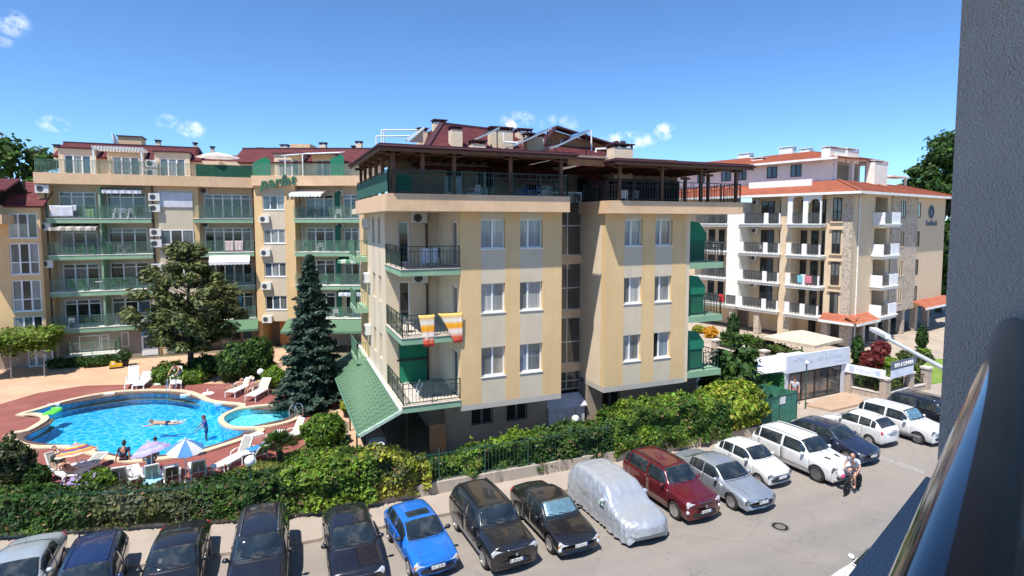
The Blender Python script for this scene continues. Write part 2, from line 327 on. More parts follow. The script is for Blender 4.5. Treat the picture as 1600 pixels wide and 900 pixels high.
# ---- courtyard of the hotel, pool deck and pool
court = slab('courtyard_paving', [(-60, 36.2), (-10, 26.1), (-1.2, 23.75), (2.0, 23.1), (24.2, 23.1), (24.2, 36), (48, 90), (-60, 90)], -.3, GZ, M_soil)
slab('peach_terrace', [(G(-60, 720, GZ).x, G(-60, 720, GZ).y)] + [(p.x, p.y) for p in (G(-30, 668, GZ), G(0, 640, GZ), G(120, 608, GZ), G(260, 602, GZ), G(330, 600, GZ), G(400, 598, GZ), G(470, 580, GZ))] + [(2.3, 54), (-40, 54.6), (-52, 54.6)], GZ - .05, GZ + .004, M_peach)
slab('peach_path', [(p.x, p.y) for p in (G(545, 712, GZ), G(572, 700, GZ))] + [(5.0, 27.2), (5.0, 46), (2.0, 47), (G(470, 600, GZ).x, 44.5), (G(500, 638, GZ).x, G(500, 638, GZ).y), (G(545, 660, GZ).x, G(545, 660, GZ).y)], GZ - .05, GZ + .008, M_peach)
deckpx = [(-40, 668), (0, 632), (60, 614), (130, 603), (200, 601), (250, 604), (285, 598), (330, 600), (400, 600), (440, 616), (480, 632), (505, 640), (520, 662), (490, 690), (456, 706), (400, 722), (350, 738), (300, 752), (250, 760), (150, 758), (80, 760), (40, 752), (-40, 735)]
deckp = [G(x, y, GZ) for x, y in deckpx]
mainpx = [(36, 648), (60, 641), (100, 629), (150, 618), (200, 612), (250, 611), (285, 613), (305, 619), (322, 627), (345, 631), (375, 634), (364, 641), (350, 647), (343, 656), (350, 667), (374, 673), (398, 672), (402, 675), (380, 684), (350, 694), (310, 706), (270, 713), (235, 717), (205, 719), (175, 714), (150, 707), (125, 700), (98, 697), (60, 697), (36, 692), (18, 680), (45, 674), (66, 663), (76, 655), (72, 649), (55, 646)]
kidpx = [(349, 657), (357, 648), (375, 641), (400, 637), (425, 635), (448, 638), (463, 642), (466, 648), (458, 656), (440, 662), (415, 667), (390, 669), (362, 667)]
def smoothloop(pts, k=3):
    P = [Vector((p.x, p.y)) for p in pts]; n = len(P); out = []
    for i in range(n):
        a, b_, c_, d_ = P[i - 1], P[i], P[(i + 1) % n], P[(i + 2) % n]
        for t in [j / k for j in range(k)]:
            out.append(.5 * ((2 * b_) + (c_ - a) * t + (2 * a - 5 * b_ + 4 * c_ - d_) * t * t + (3 * b_ - a - 3 * c_ + d_) * t ** 3))
    return out
def offset(loop, d):
    n = len(loop); out = []
    ar = sum(loop[i].x * loop[(i + 1) % n].y - loop[(i + 1) % n].x * loop[i].y for i in range(n)); sg = 1 if ar > 0 else -1
    for i in range(n):
        t = (loop[(i + 1) % n] - loop[i - 1]).normalized(); nn = Vector((t.y, -t.x)) * sg; out.append(loop[i] + nn * d)
    return out
WZ = GZ + .06
mainl = smoothloop([G(x, y, WZ) for x, y in mainpx]); kidl = smoothloop([G(x, y, WZ) for x, y in kidpx])
def fillring(outer, holes, z):
    """triangulate a polygon with holes on level z"""
    bm = bmesh.new(); edges = []
    for lp in [outer] + holes:
        vs = [bm.verts.new((p.x, p.y, z)) for p in lp]
        for i in range(len(vs)): edges.append(bm.edges.new((vs[i], vs[(i + 1) % len(vs)])))
    bmesh.ops.triangle_fill(bm, use_beauty=True, use_dissolve=False, edges=edges)
    for f in bm.faces:
        if f.normal.z < 0: f.normal_flip()
    return bm
def inside(p, lp):
    c = False; n = len(lp)
    for i in range(n):
        a, b_ = lp[i], lp[(i + 1) % n]
        if (a.y > p.y) != (b_.y > p.y) and p.x < (b_.x - a.x) * (p.y - a.y) / (b_.y - a.y) + a.x: c = not c
    return c
def bm_obj(bm, name, m, kind=None, parent=None):
    me = bpy.data.meshes.new(name); bm.to_mesh(me); bm.free(); me.materials.append(m); o = link(name, me, parent)
    if kind: o['kind'] = kind
    return o
# courtyard surface is cut out under the pool: replace the solid slab top by a basin
bpy.data.objects.remove(court)
mo = offset(mainl, .42); ko = offset(kidl, .42)
hole = smoothloop([G(x, y, GZ) for x, y in [(30, 650), (100, 632), (200, 616), (260, 615), (310, 624), (350, 634), (385, 640), (420, 640), (452, 643), (452, 652), (420, 660), (388, 668), (375, 680), (310, 702), (240, 712), (180, 710), (130, 698), (60, 692), (36, 684), (60, 672), (86, 655)]], 2)
bm_obj(fillring([Vector(p) for p in [(-900, -500), (1500, -500), (1500, 1600), (-900, 1600)]], [hole], -.12), 'ground', M_soil, 'structure')
slab('site_paving', [(24.25, 25.21), (110, 25.21), (150, 60), (110, 120), (49, 92), (24.25, 36.2)], -.3, .06, mat('garden_paving', (.40, .33, .26), rough=.9, var=.12, vs=1.5, col2=(.33, .28, .22), c2s=.5))
outer = [Vector(p) for p in [(-60, 36.2), (-10, 26.1), (-1.2, 23.75), (2.0, 23.1), (24.2, 23.1), (24.2, 36), (48, 90), (-60, 90)]]
bm_obj(fillring(outer, [hole], GZ - .03), 'courtyard_soil', M_soil, 'structure')
b = MB().prism([(24.2, 23.1), (2.0, 23.1), (-1.2, 23.75), (-10, 26.1), (-60, 36.2), (-60, 36.6), (-10, 26.5), (-1.2, 24.1), (2.0, 23.45), (24.2, 23.45)], -.3, GZ - .04); tag(b.build('courtyard_edge', M_soil), kind='structure')
dk = bm_obj(fillring([Vector((p.x, p.y)) for p in deckp], [hole], GZ + .013), 'pool_deck', M_reddeck, 'structure')
M_tile = mat('pool_caustic_tile', (.03, .40, .66), rough=.3, var=.10, vs=3)
def painted_caustics():
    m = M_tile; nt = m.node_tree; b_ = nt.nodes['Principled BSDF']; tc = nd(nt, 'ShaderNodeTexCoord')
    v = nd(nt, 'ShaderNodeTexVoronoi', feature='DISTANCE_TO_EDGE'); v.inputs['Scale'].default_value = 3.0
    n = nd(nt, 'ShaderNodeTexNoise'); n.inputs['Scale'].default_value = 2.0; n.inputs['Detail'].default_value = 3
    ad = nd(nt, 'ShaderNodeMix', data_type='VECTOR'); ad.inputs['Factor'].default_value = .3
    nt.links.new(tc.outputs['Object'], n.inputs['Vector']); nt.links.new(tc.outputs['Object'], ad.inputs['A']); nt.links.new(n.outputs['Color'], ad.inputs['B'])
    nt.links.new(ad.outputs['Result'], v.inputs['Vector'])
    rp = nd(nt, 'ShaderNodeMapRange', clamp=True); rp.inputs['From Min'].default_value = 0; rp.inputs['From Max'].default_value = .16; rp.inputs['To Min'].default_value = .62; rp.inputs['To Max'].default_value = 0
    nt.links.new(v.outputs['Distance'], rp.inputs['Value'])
    mx = nd(nt, 'ShaderNodeMix', data_type='RGBA'); mx.inputs['A'].default_value = (.010, .40, .76, 1); mx.inputs['B'].default_value = (.36, .74, .84, 1)  # pale cell edges paint water caustics into the basin colour
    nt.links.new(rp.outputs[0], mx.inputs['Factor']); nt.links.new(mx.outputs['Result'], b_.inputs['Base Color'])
painted_caustics()
M_ptile = mat('paddling_tile', (.16, .62, .74), rough=.3, var=.18, vs=4, col2=(.45, .80, .84), c2s=5, c2lo=.48, c2hi=.6)  # blue broken up by paler blotches
M_water = bpy.data.materials.new('pool_water'); M_water.use_nodes = True
def water():
    nt = M_water.node_tree; nt.nodes.clear(); out = nd(nt, 'ShaderNodeOutputMaterial'); tr = nd(nt, 'ShaderNodeBsdfTransparent'); gl = nd(nt, 'ShaderNodeBsdfGlossy')
    tr.inputs[0].default_value = (.70, .94, .99, 1); gl.inputs['Roughness'].default_value = .06
    fr = nd(nt, 'ShaderNodeFresnel'); fr.inputs['IOR'].default_value = 1.33
    tc = nd(nt, 'ShaderNodeTexCoord'); n = nd(nt, 'ShaderNodeTexNoise'); n.inputs['Scale'].default_value = 3.2; n.inputs['Detail'].default_value = 3; n.inputs['Distortion'].default_value = .6
    bp = nd(nt, 'ShaderNodeBump'); bp.inputs['Strength'].default_value = .55; bp.inputs['Distance'].default_value = .09
    nt.links.new(tc.outputs['Object'], n.inputs['Vector']); nt.links.new(n.outputs['Fac'], bp.inputs['Height'])
    nt.links.new(bp.outputs[0], gl.inputs['Normal']); nt.links.new(bp.outputs[0], fr.inputs['Normal'])
    ms = nd(nt, 'ShaderNodeMixShader'); nt.links.new(fr.outputs[0], ms.inputs[0]); nt.links.new(tr.outputs[0], ms.inputs[1]); nt.links.new(gl.outputs[0], ms.inputs[2]); nt.links.new(ms.outputs[0], out.inputs[0])
water()
pool = thing('swimming_pool', 'large irregular swimming pool with a cream rim and blue water', 'pool'); pool['kind'] = 'structure'; del pool['category']
def basin(loop, depth, m, name):
    n = len(loop); b_ = MB(); vs = [(p.x, p.y, GZ + .045) for p in loop] + [(p.x, p.y, WZ - depth) for p in loop]
    b_.add(vs, [(i, i + n, (i + 1) % n + n, (i + 1) % n) for i in range(n)]); b_.build(name + '_side', m, pool, recalc=False)
    bm_obj(fillring(loop, [], WZ - depth), name + '_floor', m, None, pool)
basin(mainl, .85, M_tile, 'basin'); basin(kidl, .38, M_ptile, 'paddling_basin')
def ringstones(lin, w, name, zt, step=3):
    lo = offset(lin, w); lin0 = lin; lin = offset(lin, -.015); n = len(lin)
    for i in range(0, n, step):
        idx = [(i + k) % n for k in range(min(step, n - i) + 1)]
        mid = sum((lin[j] for j in idx), Vector((0, 0))) / len(idx)
        a = [lin[j] for j in idx]; o_ = [lo[j] for j in idx]
        if name == 'coping_stone' and any(inside(q, kidl) for q in o_): continue
        poly = [(p.x, p.y) for p in a] + [(p.x, p.y) for p in reversed(o_)]
        MB().prism(poly, GZ + .035, zt + random.uniform(-.003, .003)).build(name, M_coping, pool)
ringstones(mainl, .34, 'coping_stone', GZ + .12); ringstones(kidl, .27, 'paddling_coping_stone', GZ + .15)
inner = [p for p in mainl]
def gap(loop, other): return loop
wm = bm_obj(fillring(mainl, [], WZ), 'pool_water', M_water, 'structure')
wk = bm_obj(fillring(kidl, [], WZ + .05), 'paddling_water', M_water, 'structure')
for px, py in ((171, 617), (290, 619), (344, 632), (84, 634)):
    p = G(px, py, GZ); s_ = MB(); s_.box(-.30, .30, -.11, .11, -.07, .128); tag(s_.build('pool_skimmer', mat('skimmer_plastic', (.75, .70, .62), rough=.5), pool, loc=(p.x, p.y, GZ)))
# front retaining wall of the courtyard, cast in bays
WL = [(-60, 36), (-9.6, 25.4), (-1.2, 23.25), (2.0, 22.7), (24.3, 22.62)]
wroot = thing('retaining_wall', 'low stained concrete retaining wall behind the parked cars', 'wall', (0, 0, 0))
for a, c in zip(WL[:-1], WL[1:]):
    a, c = Vector((*a, 0)), Vector((*c, 0)); n = max(1, round((c - a).length / 3.0)); d = (c - a) / n; ang = math.atan2(d.y, d.x)
    for k in range(n):
        p = a + d * (k + .5); MB().box(-d.length / 2 + .008, d.length / 2 - .008, 0, .22, -.2, .60 + .01 * random.random()).build('wall_bay', M_conc, wroot, loc=(p.x, p.y, 0), rot=(0, 0, ang))
# ================================================================ cars
def pchip(y, n):
    """monotone cubic through rows of y (index abscissa), n samples per step"""
    y = np.asarray(y, float); d = np.diff(y, axis=0); m = np.zeros_like(y)
    a, c = d[:-1], d[1:]; ok = (a * c) > 0
    m[1:-1] = np.where(ok, 2 * a * c / np.where(ok, a + c, 1), 0); m[0] = d[0]; m[-1] = d[-1]
    return lambda t: _ph(y, m, t)
def _ph(y, m, t):
    i = np.clip(np.floor(t).astype(int), 0, len(y) - 2); f = (t - i)[..., None] if y.ndim > 1 else t - i
    h00 = 2 * f ** 3 - 3 * f ** 2 + 1; h10 = f ** 3 - 2 * f ** 2 + f; h01 = -2 * f ** 3 + 3 * f ** 2; h11 = f ** 3 - f ** 2
    return h00 * y[i] + h10 * m[i] + h01 * y[i + 1] + h11 * m[i + 1]
class Shell:
    """car skin: control grid C[station][row] (x,y,z), rows from the sill centre up to the roof centre line"""
    def __init__(s, C):
        C = np.asarray(C, float); s.ns, s.nr = C.shape[:2]
        mir = C[:, :-1][:, ::-1].copy(); mir[..., 1] *= -1
        s.C = np.concatenate([C, mir], 1); s.nv = s.C.shape[1]
        s.fv = [pchip(s.C[i], 0) for i in range(s.ns)]
    def at(s, u, v):
        u = np.atleast_1d(np.asarray(u, float)); v = np.atleast_1d(np.asarray(v, float))
        rows = np.stack([f(v) for f in s.fv])                       # ns,nv,3
        flat = rows.reshape(s.ns, -1); g = pchip(flat, 0)(u)        # nu, nv*3
        return g.reshape(len(u), len(v), 3)
    def full(s, ku=5, kv=4):
        u = np.linspace(0, s.ns - 1, (s.ns - 1) * ku + 1); v = np.linspace(0, s.nv - 1, (s.nv - 1) * kv + 1)
        P = s.at(u, v); b = MB(); nu, nv = P.shape[:2]
        P[:, 0, 1] = 0; P[:, -1] = P[:, 0]
        vs = [tuple(P[i, j]) for i in range(nu) for j in range(nv - 1)]; w = nv - 1; fs = []
        for i in range(nu - 1):
            for j in range(w):
                j2 = (j + 1) % w; fs.append((i * w + j, i * w + j2, (i + 1) * w + j2, (i + 1) * w + j))
        fs.append(tuple(reversed(range(w)))); fs.append(tuple((nu - 1) * w + j for j in range(w)))
        b.add(vs, fs); return b
    def patch(s, u0, u1, v0, v1, off=.006, nu=8, nv=6, v0b=None, v1b=None, thick=.012):
        """panel lying `off` proud of the skin; v range may change from u0 to u1"""
        v0b = v0 if v0b is None else v0b; v1b = v1 if v1b is None else v1b
        P = np.zeros((nu + 1, nv + 1, 3)); N = np.zeros_like(P); e = 1e-3
        for i in range(nu + 1):
            t = i / nu; u = u0 + (u1 - u0) * t; a = v0 + (v0b - v0) * t; c = v1 + (v1b - v1) * t; vv = np.linspace(a, c, nv + 1)
            P[i] = s.at([u], vv)[0]
            du = s.at([min(u + e, s.ns - 1.0001)], vv)[0] - s.at([max(u - e, 0)], vv)[0]
            dv = s.at([u], np.minimum(vv + e, s.nv - 1.001))[0] - s.at([u], np.maximum(vv - e, 0))[0]
            n = np.cross(du, dv); n /= np.maximum(np.linalg.norm(n, axis=1, keepdims=True), 1e-9); N[i] = n
        c = P.mean((0, 1)); ctr = np.array([c[0] * .8, 0, .6])
        if np.sum(N.mean((0, 1)) * (c - ctr)) < 0: N = -N
        A = P + N * off; B = P + N * (off - thick); b = MB()
        vs = [tuple(p) for p in A.reshape(-1, 3)] + [tuple(p) for p in B.reshape(-1, 3)]; w = nv + 1; m = (nu + 1) * w; fs = []
        for i in range(nu):
            for j in range(nv): fs.append((i * w + j, (i + 1) * w + j, (i + 1) * w + j + 1, i * w + j + 1))
        ring = [j for j in range(w)] + [i * w + nv for i in range(1, nu + 1)] + [nu * w + j for j in range(nv - 1, -1, -1)] + [i * w for i in range(nu - 1, 0, -1)]
        for k in range(len(ring)):
            p, q = ring[k], ring[(k + 1) % len(ring)]; fs.append((p, q, q + m, p + m))
        return b.add(vs, fs)
M_glass = mat('car_glass', (.016, .024, .030), rough=.03, var=.5, vs=1.6, spec=.9, col2=(.055, .060, .060), c2s=2.2, c2lo=.50, c2hi=.66)
M_tyre = mat('tyre_rubber', (.018, .018, .018), rough=.85, var=.2); M_rim = mat('alloy_rim', (.55, .55, .56), rough=.3, metal=.85, var=.1)
M_rimd = mat('dark_alloy_rim', (.22, .22, .23), rough=.35, metal=.8, var=.1)
M_trim = mat('black_trim', (.02, .02, .022), rough=.5, var=.2); M_lamp = mat('lamp_glass', (.72, .74, .76), rough=.08, var=.15, vs=9, metal=.35, coat=1)
M_lampd = mat('dark_lamp', (.10, .11, .12), rough=.08, var=.3, vs=12, coat=1)
M_tail = mat('tail_lamp', (.45, .015, .012), rough=.12, coat=1); M_amber = mat('amber_lamp', (.75, .22, .02), rough=.15, coat=1)
M_plate = mat('number_plate', (.72, .72, .70), rough=.4, col2=(.25, .25, .25), c2s=16, c2lo=.5, c2hi=.6, stretch=(1, 1.2, .5)); M_blue = mat('plate_blue', (.02, .06, .35), rough=.4)
M_chrome = mat('chrome', (.7, .7, .72), rough=.15, metal=1, var=.05); M_grey = mat('grey_plastic', (.17, .17, .175), rough=.55)
M_shade = mat('sunshade_foil', (.35, .55, .58), rough=.2, metal=.75, var=.3, vs=5, bump=.6, bs=9)
M_under = mat('car_underside', (.01, .01, .01), rough=.9)
def paint(name, col, metal=.0, rough=.28, dust=.06):
    return mat('paint_' + name, col, rough=rough, metal=metal, var=.05, vs=3, coat=.9, col2=[min(1, c * .8 + dust) for c in col], c2s=1.6, c2lo=.40, c2hi=.85, spec=.5)
WHEELS = {}
def wheel_meshes(r, dark=False, spokes=5):
    k = (round(r, 3), dark, spokes)
    if k in WHEELS: return WHEELS[k]
    t = MB(); w = .105; t.lathe([(r * .66, -w), (r * .90, -w), (r, -w * .6), (r, w * .6), (r * .90, w), (r * .66, w), (r * .66, -w)], 28)
    rb = MB(); rb.lathe([(r * .66, .09), (r * .70, .098), (r * .70, .108), (r * .64, .10), (r * .63, .03)], 28)
    for i in range(spokes):
        a = 2 * math.pi * i / spokes
        n = MB(); n.add([(r * .10, -.045, .075), (r * .66, -.055, .10), (r * .66, .055, .10), (r * .10, .045, .075), (r * .10, -.045, .0), (r * .66, -.055, .0), (r * .66, .055, .0), (r * .10, .045, .0)],
                        [(0, 1, 2, 3), (7, 6, 5, 4), (0, 4, 5, 1), (1, 5, 6, 2), (2, 6, 7, 3), (3, 7, 4, 0)])
        rb.merge(n, Matrix.Rotation(a, 4, 'Z'))
    rb.lathe([(1e-4, .085), (r * .14, .085), (r * .16, .03)], 12)
    bk = MB(); bk.lathe([(1e-4, .005), (r * .64, .005)], 20)
    WHEELS[k] = (t.mesh('tyre', M_tyre, True), rb.mesh('rim', M_rimd if dark else M_rim), bk.mesh('brake_disc', M_under)); return WHEELS[k]
BODY = {
 # fractions of length from the nose for: hood front, hood mid, cowl, roof front, roof mid, roof rear, rear glass base, tail top ; heights: nose, hood front, hood mid, cowl, roof..., deck
 'hatch': dict(x=(.035, .14, .26, .45, .62, .80, .945, .985), z=(.45, .525, .615, .685, .985, 1.0, .97, .70, .60), belt=(.47, .56, .625, .645, .66)),
 'estate': dict(x=(.03, .14, .26, .43, .65, .90, .965, .985), z=(.45, .52, .61, .68, .985, 1.0, .97, .70, .60), belt=(.47, .555, .62, .64, .655)),
 'sedan': dict(x=(.03, .13, .27, .43, .56, .69, .84, .98), z=(.43, .505, .595, .67, .98, 1.0, .965, .74, .70), belt=(.455, .545, .61, .63, .655)),
 'suv': dict(x=(.028, .12, .255, .40, .62, .88, .955, .985), z=(.525, .59, .635, .68, .985, 1.0, .97, .72, .62), belt=(.53, .58, .61, .625, .645)),
}
def make_car(label, kind, L, Wd, H, pm, group='cars parked along the kerb', name='parked_car', wr=.33, wb=None, rails=None, lamps='clear', rimdark=False, spokes=5, plate=True,
             hoodk=1.0, sunroof=False, sunshade=False, bumper=None, cladding=None, amber=False, grille='bars', roofw=.74, rear_plate=True, fog=False, doors=2, twotone=None, scoops=False, zb=.22, mirror=None, kidney=False, spoiler=False, antenna=True, wipers=True):
    P = BODY[kind]; hw = Wd / 2; X = lambda f: L / 2 - f * L
    xs = [0] + list(P['x']); zt = [z * H for z in P['z']]
    for i in (0, 1, 2, 3): zt[i] *= hoodk if i < 3 else (1 + hoodk) / 2
    bl = [b_ * H for b_ in P['belt']]
    belts = [zt[0] * .90, bl[0] * min(1, hoodk), bl[1], bl[2], bl[3], bl[3] + .01, bl[4], min(bl[4], zt[7] - .03), min(bl[4] - .02, zt[8] - .04)]
    st = []
    def station(x, top, belt, kin, yr, wid, bot, edge):
        return [(x, 0, bot), (x, wid * .80, bot), (x, wid * .955, bot + .10), (x, wid, (bot + belt) * .52), (x, wid * .985, belt - .10), (x, wid * kin, belt), (x, yr, edge), (x, yr * .55, top - .012), (x, 0, top)]
    names = ['nose', 'hf', 'hm', 'cowl', 'rf', 'rm', 'rr', 'rg', 'tail']
    widths = [.93, .985, .99, 1, 1, 1, .995, .975, .945]
    for i, nme in enumerate(names):
        x = X(xs[i]) if i else X(.012); wid = hw * widths[i]
        cab = nme in ('rf', 'rm', 'rr')
        if cab: yr = hw * roofw * (1.0 if nme != 'rr' else .96); edge = zt[i] - .075; kin = .955
        elif nme == 'cowl': yr = hw * .83; edge = zt[i] - .02; kin = .93
        elif nme == 'rg': yr = hw * (.80 if kind != 'sedan' else .80); edge = zt[i] - .02; kin = .93
        else: yr = hw * (.62 if i < 3 else .74) * widths[i]; edge = zt[i] - .025; kin = .88 if i < 2 else .91
        b_ = belts[i]
        if not cab: b_ = min(b_, edge - .02)
        st.append(station(x, zt[i], b_, kin, yr, wid, zb + (.06 if i == 0 else 0) + (.10 if i == 8 else 0), edge))
    # rounded nose and tail caps, corners pulled back in plan
    def cap(row, x, k):
        z0, z1 = row[0][2], row[-1][2]; zm = z0 + (z1 - z0) * .45
        return [(x, p[1] * k, zm + (p[2] - zm) * k) for p in row]
    C = [cap(st[0], X(0), .90)] + st + [cap(st[-1], X(1.0), .84)]
    A = np.array(C)
    for i, k in ((0, .20), (1, .15), (2, .05)): A[i, :, 0] -= k * (A[i, :, 1] / hw) ** 2
    for i, k in ((-1, .13), (-2, .11), (-3, .03)): A[i, :, 0] += k * (A[i, :, 1] / hw) ** 2
    for i in (4, 5, 6): A[i, 5:, 0] += {4: -.10, 5: -.06, 6: 0}[i] * (A[i, 5:, 1] / hw) ** 2 * 1.6
    sh = Shell(A)                                               # u: 0 cap,1 nose,2 hf,3 hm,4 cowl,5 rf,6 rm,7 rr,8 rg,9 tail,10 cap ; v: 5 belt,6 roof edge,8 centre
    root = thing(name, label, 'car', group=group)
    body = sh.full(5, 4).build('body', pm, root, recalc=True)
    wb = wb or L * .60; xf = L / 2 - L * .19; xr = xf - wb
    cut = MB()
    for x in (xf, xr):
        for sg in (-1, 1):
            n = MB(); n.lathe([(1e-4, -.5), (wr * 1.17, -.5), (wr * 1.17, .5), (1e-4, .5)], 24)
            cut.merge(n, Matrix.Translation((x, sg * (hw + .5 - .27), wr * 1.02)) @ Matrix.Rotation(R(90), 4, 'X'))
    co = cut.build('cutter', M_under, None, recalc=True)
    md = body.modifiers.new('arches', 'BOOLEAN'); md.operation = 'DIFFERENCE'; md.object = co; md.solver = 'EXACT'
    evaluated(body, 'body'); bpy.data.objects.remove(co)
    if len(body.data.materials) > 1:
        while len(body.data.materials) > 2: body.data.materials.pop()
    smooth_angle(body, 40)
    def part(nm, b_, m, par=root, sm=True):
        o = b_.build(nm, m, par, smooth=sm); return o
    # glass
    part('windshield', sh.patch(4.10, 4.95, 6.12, 9.88, nu=8, nv=14, v0b=6.10, v1b=9.90), M_glass)
    if sunshade: part('sunshade', sh.patch(4.22, 4.86, 6.28, 9.72, off=.009, nu=8, nv=14), M_shade)
    if kind == 'sedan': part('rear_window', sh.patch(7.08, 7.90, 6.15, 9.85, nu=8, nv=12), M_glass)
    else: part('rear_window', sh.patch(7.15, 7.88, 6.10, 9.90, nu=8, nv=12), M_glass)
    mu = 5.85 if doors == 2 else 6.0
    for sg in (0, 1):
        def V(a, c): return (a, c) if not sg else (16 - c, 16 - a)
        a, c = V(5.10, 5.90)
        wn = [(4.38, mu - .05), (mu + .07, 6.86 if kind in ('suv', 'estate') else 6.92)]
        if kind in ('suv', 'estate'): wn.append((6.95, 7.55))
        elif kind == 'hatch': wn.append((7.0, 7.36))
        elif kind == 'sedan': wn.append((6.96, 7.20))
        for (u0, u1) in wn: part('side_window', sh.patch(u0, u1, a, c, nu=10, nv=5), M_glass)
        # doors: seams and handles
        for u0, u1 in ((4.12, mu), (mu + .02, 6.92)) if doors == 2 else ((4.12, mu + .3),):
            a2, c2 = V(2.35, 4.95); d = part('door', sh.patch(u0 + .015, u1 - .015, a2, c2, off=.006, nu=8, nv=8), pm)
            a3, c3 = V(2.3, 5.0)
            for uu in (u0, u1): part('door_seam', sh.patch(uu - .010, uu + .010, a3, c3, off=.003, nu=1, nv=8), M_trim)
            hp = sh.at([u1 - .16], [4.45 if not sg else 16 - 4.45])[0, 0]
            hb = MB().box(hp[0] - .09, hp[0] + .09, hp[1] - .022, hp[1] + .022, hp[2] - .016, hp[2] + .016); part('handle', hb, pm if twotone is None else M_trim, d, False)
        # lamps
        a4, c4 = V(4.1, 5.9)
        lm = M_lampd if lamps == 'dark' else M_lamp
        part('headlight', sh.patch(.42, 2.15, *V(3.75, 6.05), off=.009, nu=8, nv=8, **({'v0b': V(4.4, 5.2)[0], 'v1b': V(4.4, 5.2)[1]})), lm)
        if amber: part('turn_signal', sh.patch(1.35, 1.95, *V(4.1, 4.85), off=.011, nu=4, nv=4), M_amber)
        if kind == 'sedan': part('tail_light', sh.patch(8.75, 9.6, *V(4.0, 5.6), off=.008, nu=5, nv=5), M_tail)
        else: part('tail_light', sh.patch(8.35, 9.35, *V(3.9, 5.2), off=.008, nu=5, nv=5), M_tail)
        if fog:
            p = sh.at([.55], [2.9 if not sg else 16 - 2.9])[0, 0]; part('fog_light', MB().ball((p[0], p[1], p[2]), .075, 12), M_lamp)
        # mirror
        p = sh.at([4.42], [5.0 if not sg else 11.0])[0, 0]; s_ = 1 if p[1] > 0 else -1; mb = MB()
        mb.ball((0, 0, 0), .5, 12); mo_ = MB(); mo_.merge(mb, Matrix.Translation((p[0] + .02, p[1] + s_ * .12, p[2] + .09)) @ Matrix.Diagonal((.17, .22, .16, 1)))
        m_ = part('mirror', mo_, mirror or pm); part('mirror_stalk', MB().beam((p[0], p[1] - s_ * .03, p[2] + .02), (p[0] + .02, p[1] + s_ * .08, p[2] + .06), .07, .05), M_trim, m_, False)
        if rails:
            pts = [sh.at([u], [6.35 if not sg else 9.65])[0, 0] + np.array([0, 0, .055]) for u in np.linspace(5.1, 6.95, 9)]
            pts = [pts[0] - np.array([-.05, 0, .055])] + pts + [pts[-1] - np.array([.05, 0, .055])]
            part('roof_rail', MB().tube(pts, .021, 6), rails)
        a5, c5 = V(1.6, 2.5)
        if cladding: part('sill_cladding', sh.patch(3.3, 7.6, *V(1.5, 2.55), off=.012, nu=16, nv=4), cladding)
    sm_ = sh.patch(1.95, 3.98, 6.02, 6.06, off=.003, nu=10, nv=1); sm_.merge(sh.patch(1.95, 3.98, 9.94, 9.98, off=.003, nu=10, nv=1)); o_ = part('hood_seam', sm_, M_trim); o_['kind'] = 'stuff'
    part('cowl_panel', sh.patch(4.0, 4.09, 6.2, 9.8, off=.004, nu=2, nv=10), M_trim)
    # front furniture
    z1 = zt[0]; 
    if grille == 'bars':
        g = part('grille', sh.patch(.02, .75, 6.75, 9.25, off=.010, nu=5, nv=10), M_trim)
        for t in (.25, .5): part('grille_bar', sh.patch(t - .045, t + .045, 6.8, 9.2, off=.018, nu=2, nv=10), M_chrome, g)
    elif grille == 'slim':
        part('grille', sh.patch(.35, .75, 7.0, 9.0, off=.010, nu=4, nv=8), M_trim)
    if kidney:
        for v0 in (6.95, 8.12): part('kidney_grille', sh.patch(.30, .95, v0, v0 + .93, off=.014, nu=5, nv=6), M_trim)
    fx = A[0, :, 0].max(); zc = A[0, 0, 2]
    lowz = zb + .16
    ll = MB(); ll.add(*_front_strip(sh, lowz, lowz + .10, .30)); part('lower_intake', ll, M_trim, root, False)
    if bumper: part('bumper', sh.patch(.03, 1.7, .35, 3.4, off=.02, nu=8, nv=8), bumper); part('bumper', sh.patch(.03, 1.7, 12.6, 15.65, off=.02, nu=8, nv=8), bumper)
    bd = thing_disc(fx + .012, (zt[0] + zc) * .58 + .03, .055); part('emblem', bd, M_chrome, root)
    if plate:
        zp = lowz + .17; pb = MB().box(fx + .004, fx + .026, -.26, .26, zp - .056, zp + .056); pl_ = part('number_plate', pb, M_plate, root, False)
        part('plate_strip', MB().box(fx + .005, fx + .028, .215, .262, zp - .057, zp + .057), M_blue, pl_, False)
    if rear_plate:
        rx = A[-1, :, 0].min(); zr = .62 * H if kind != 'sedan' else .50 * H; part('number_plate', MB().box(rx - .022, rx + .004, -.26, .26, zr - .056, zr + .056), M_plate, root, False)
    if wipers:
        for y0 in (-.05, .42):
            p0 = sh.at([4.08], [8 - y0 * 2.2])[0, 0]; p1 = sh.at([4.30], [8 - (y0 - .55) * 2.2])[0, 0]
            part('wiper', MB().beam(p0 + np.array([.01, 0, .02]), p1 + np.array([.01, 0, .022]), .022, .014), M_trim, root, False)
    if sunroof: part('sunroof', sh.patch(5.25, 5.85, 6.75, 9.25, off=.008, nu=6, nv=6), M_glass)
    if antenna:
        p = sh.at([6.8], [8])[0, 0]; part('antenna', MB().beam(p, p + np.array([-.16, 0, .10]), .014, .014), M_trim, root, False)
    if scoops:
        for v0 in (6.75, 8.75): part('hood_vent', sh.patch(3.1, 3.5, v0, v0 + .5, off=.008, nu=3, nv=3), M_trim)
    if spoiler: part('spoiler', sh.patch(6.98, 7.16, 6.2, 9.8, off=.035, nu=3, nv=10, thick=.04), pm)
    part('underbody', MB().box(-L / 2 + .35, L / 2 - .35, -hw * .78, hw * .78, .16, zb + .16), M_under, root, False)
    tm, rm, bk = wheel_meshes(wr, rimdark, spokes)
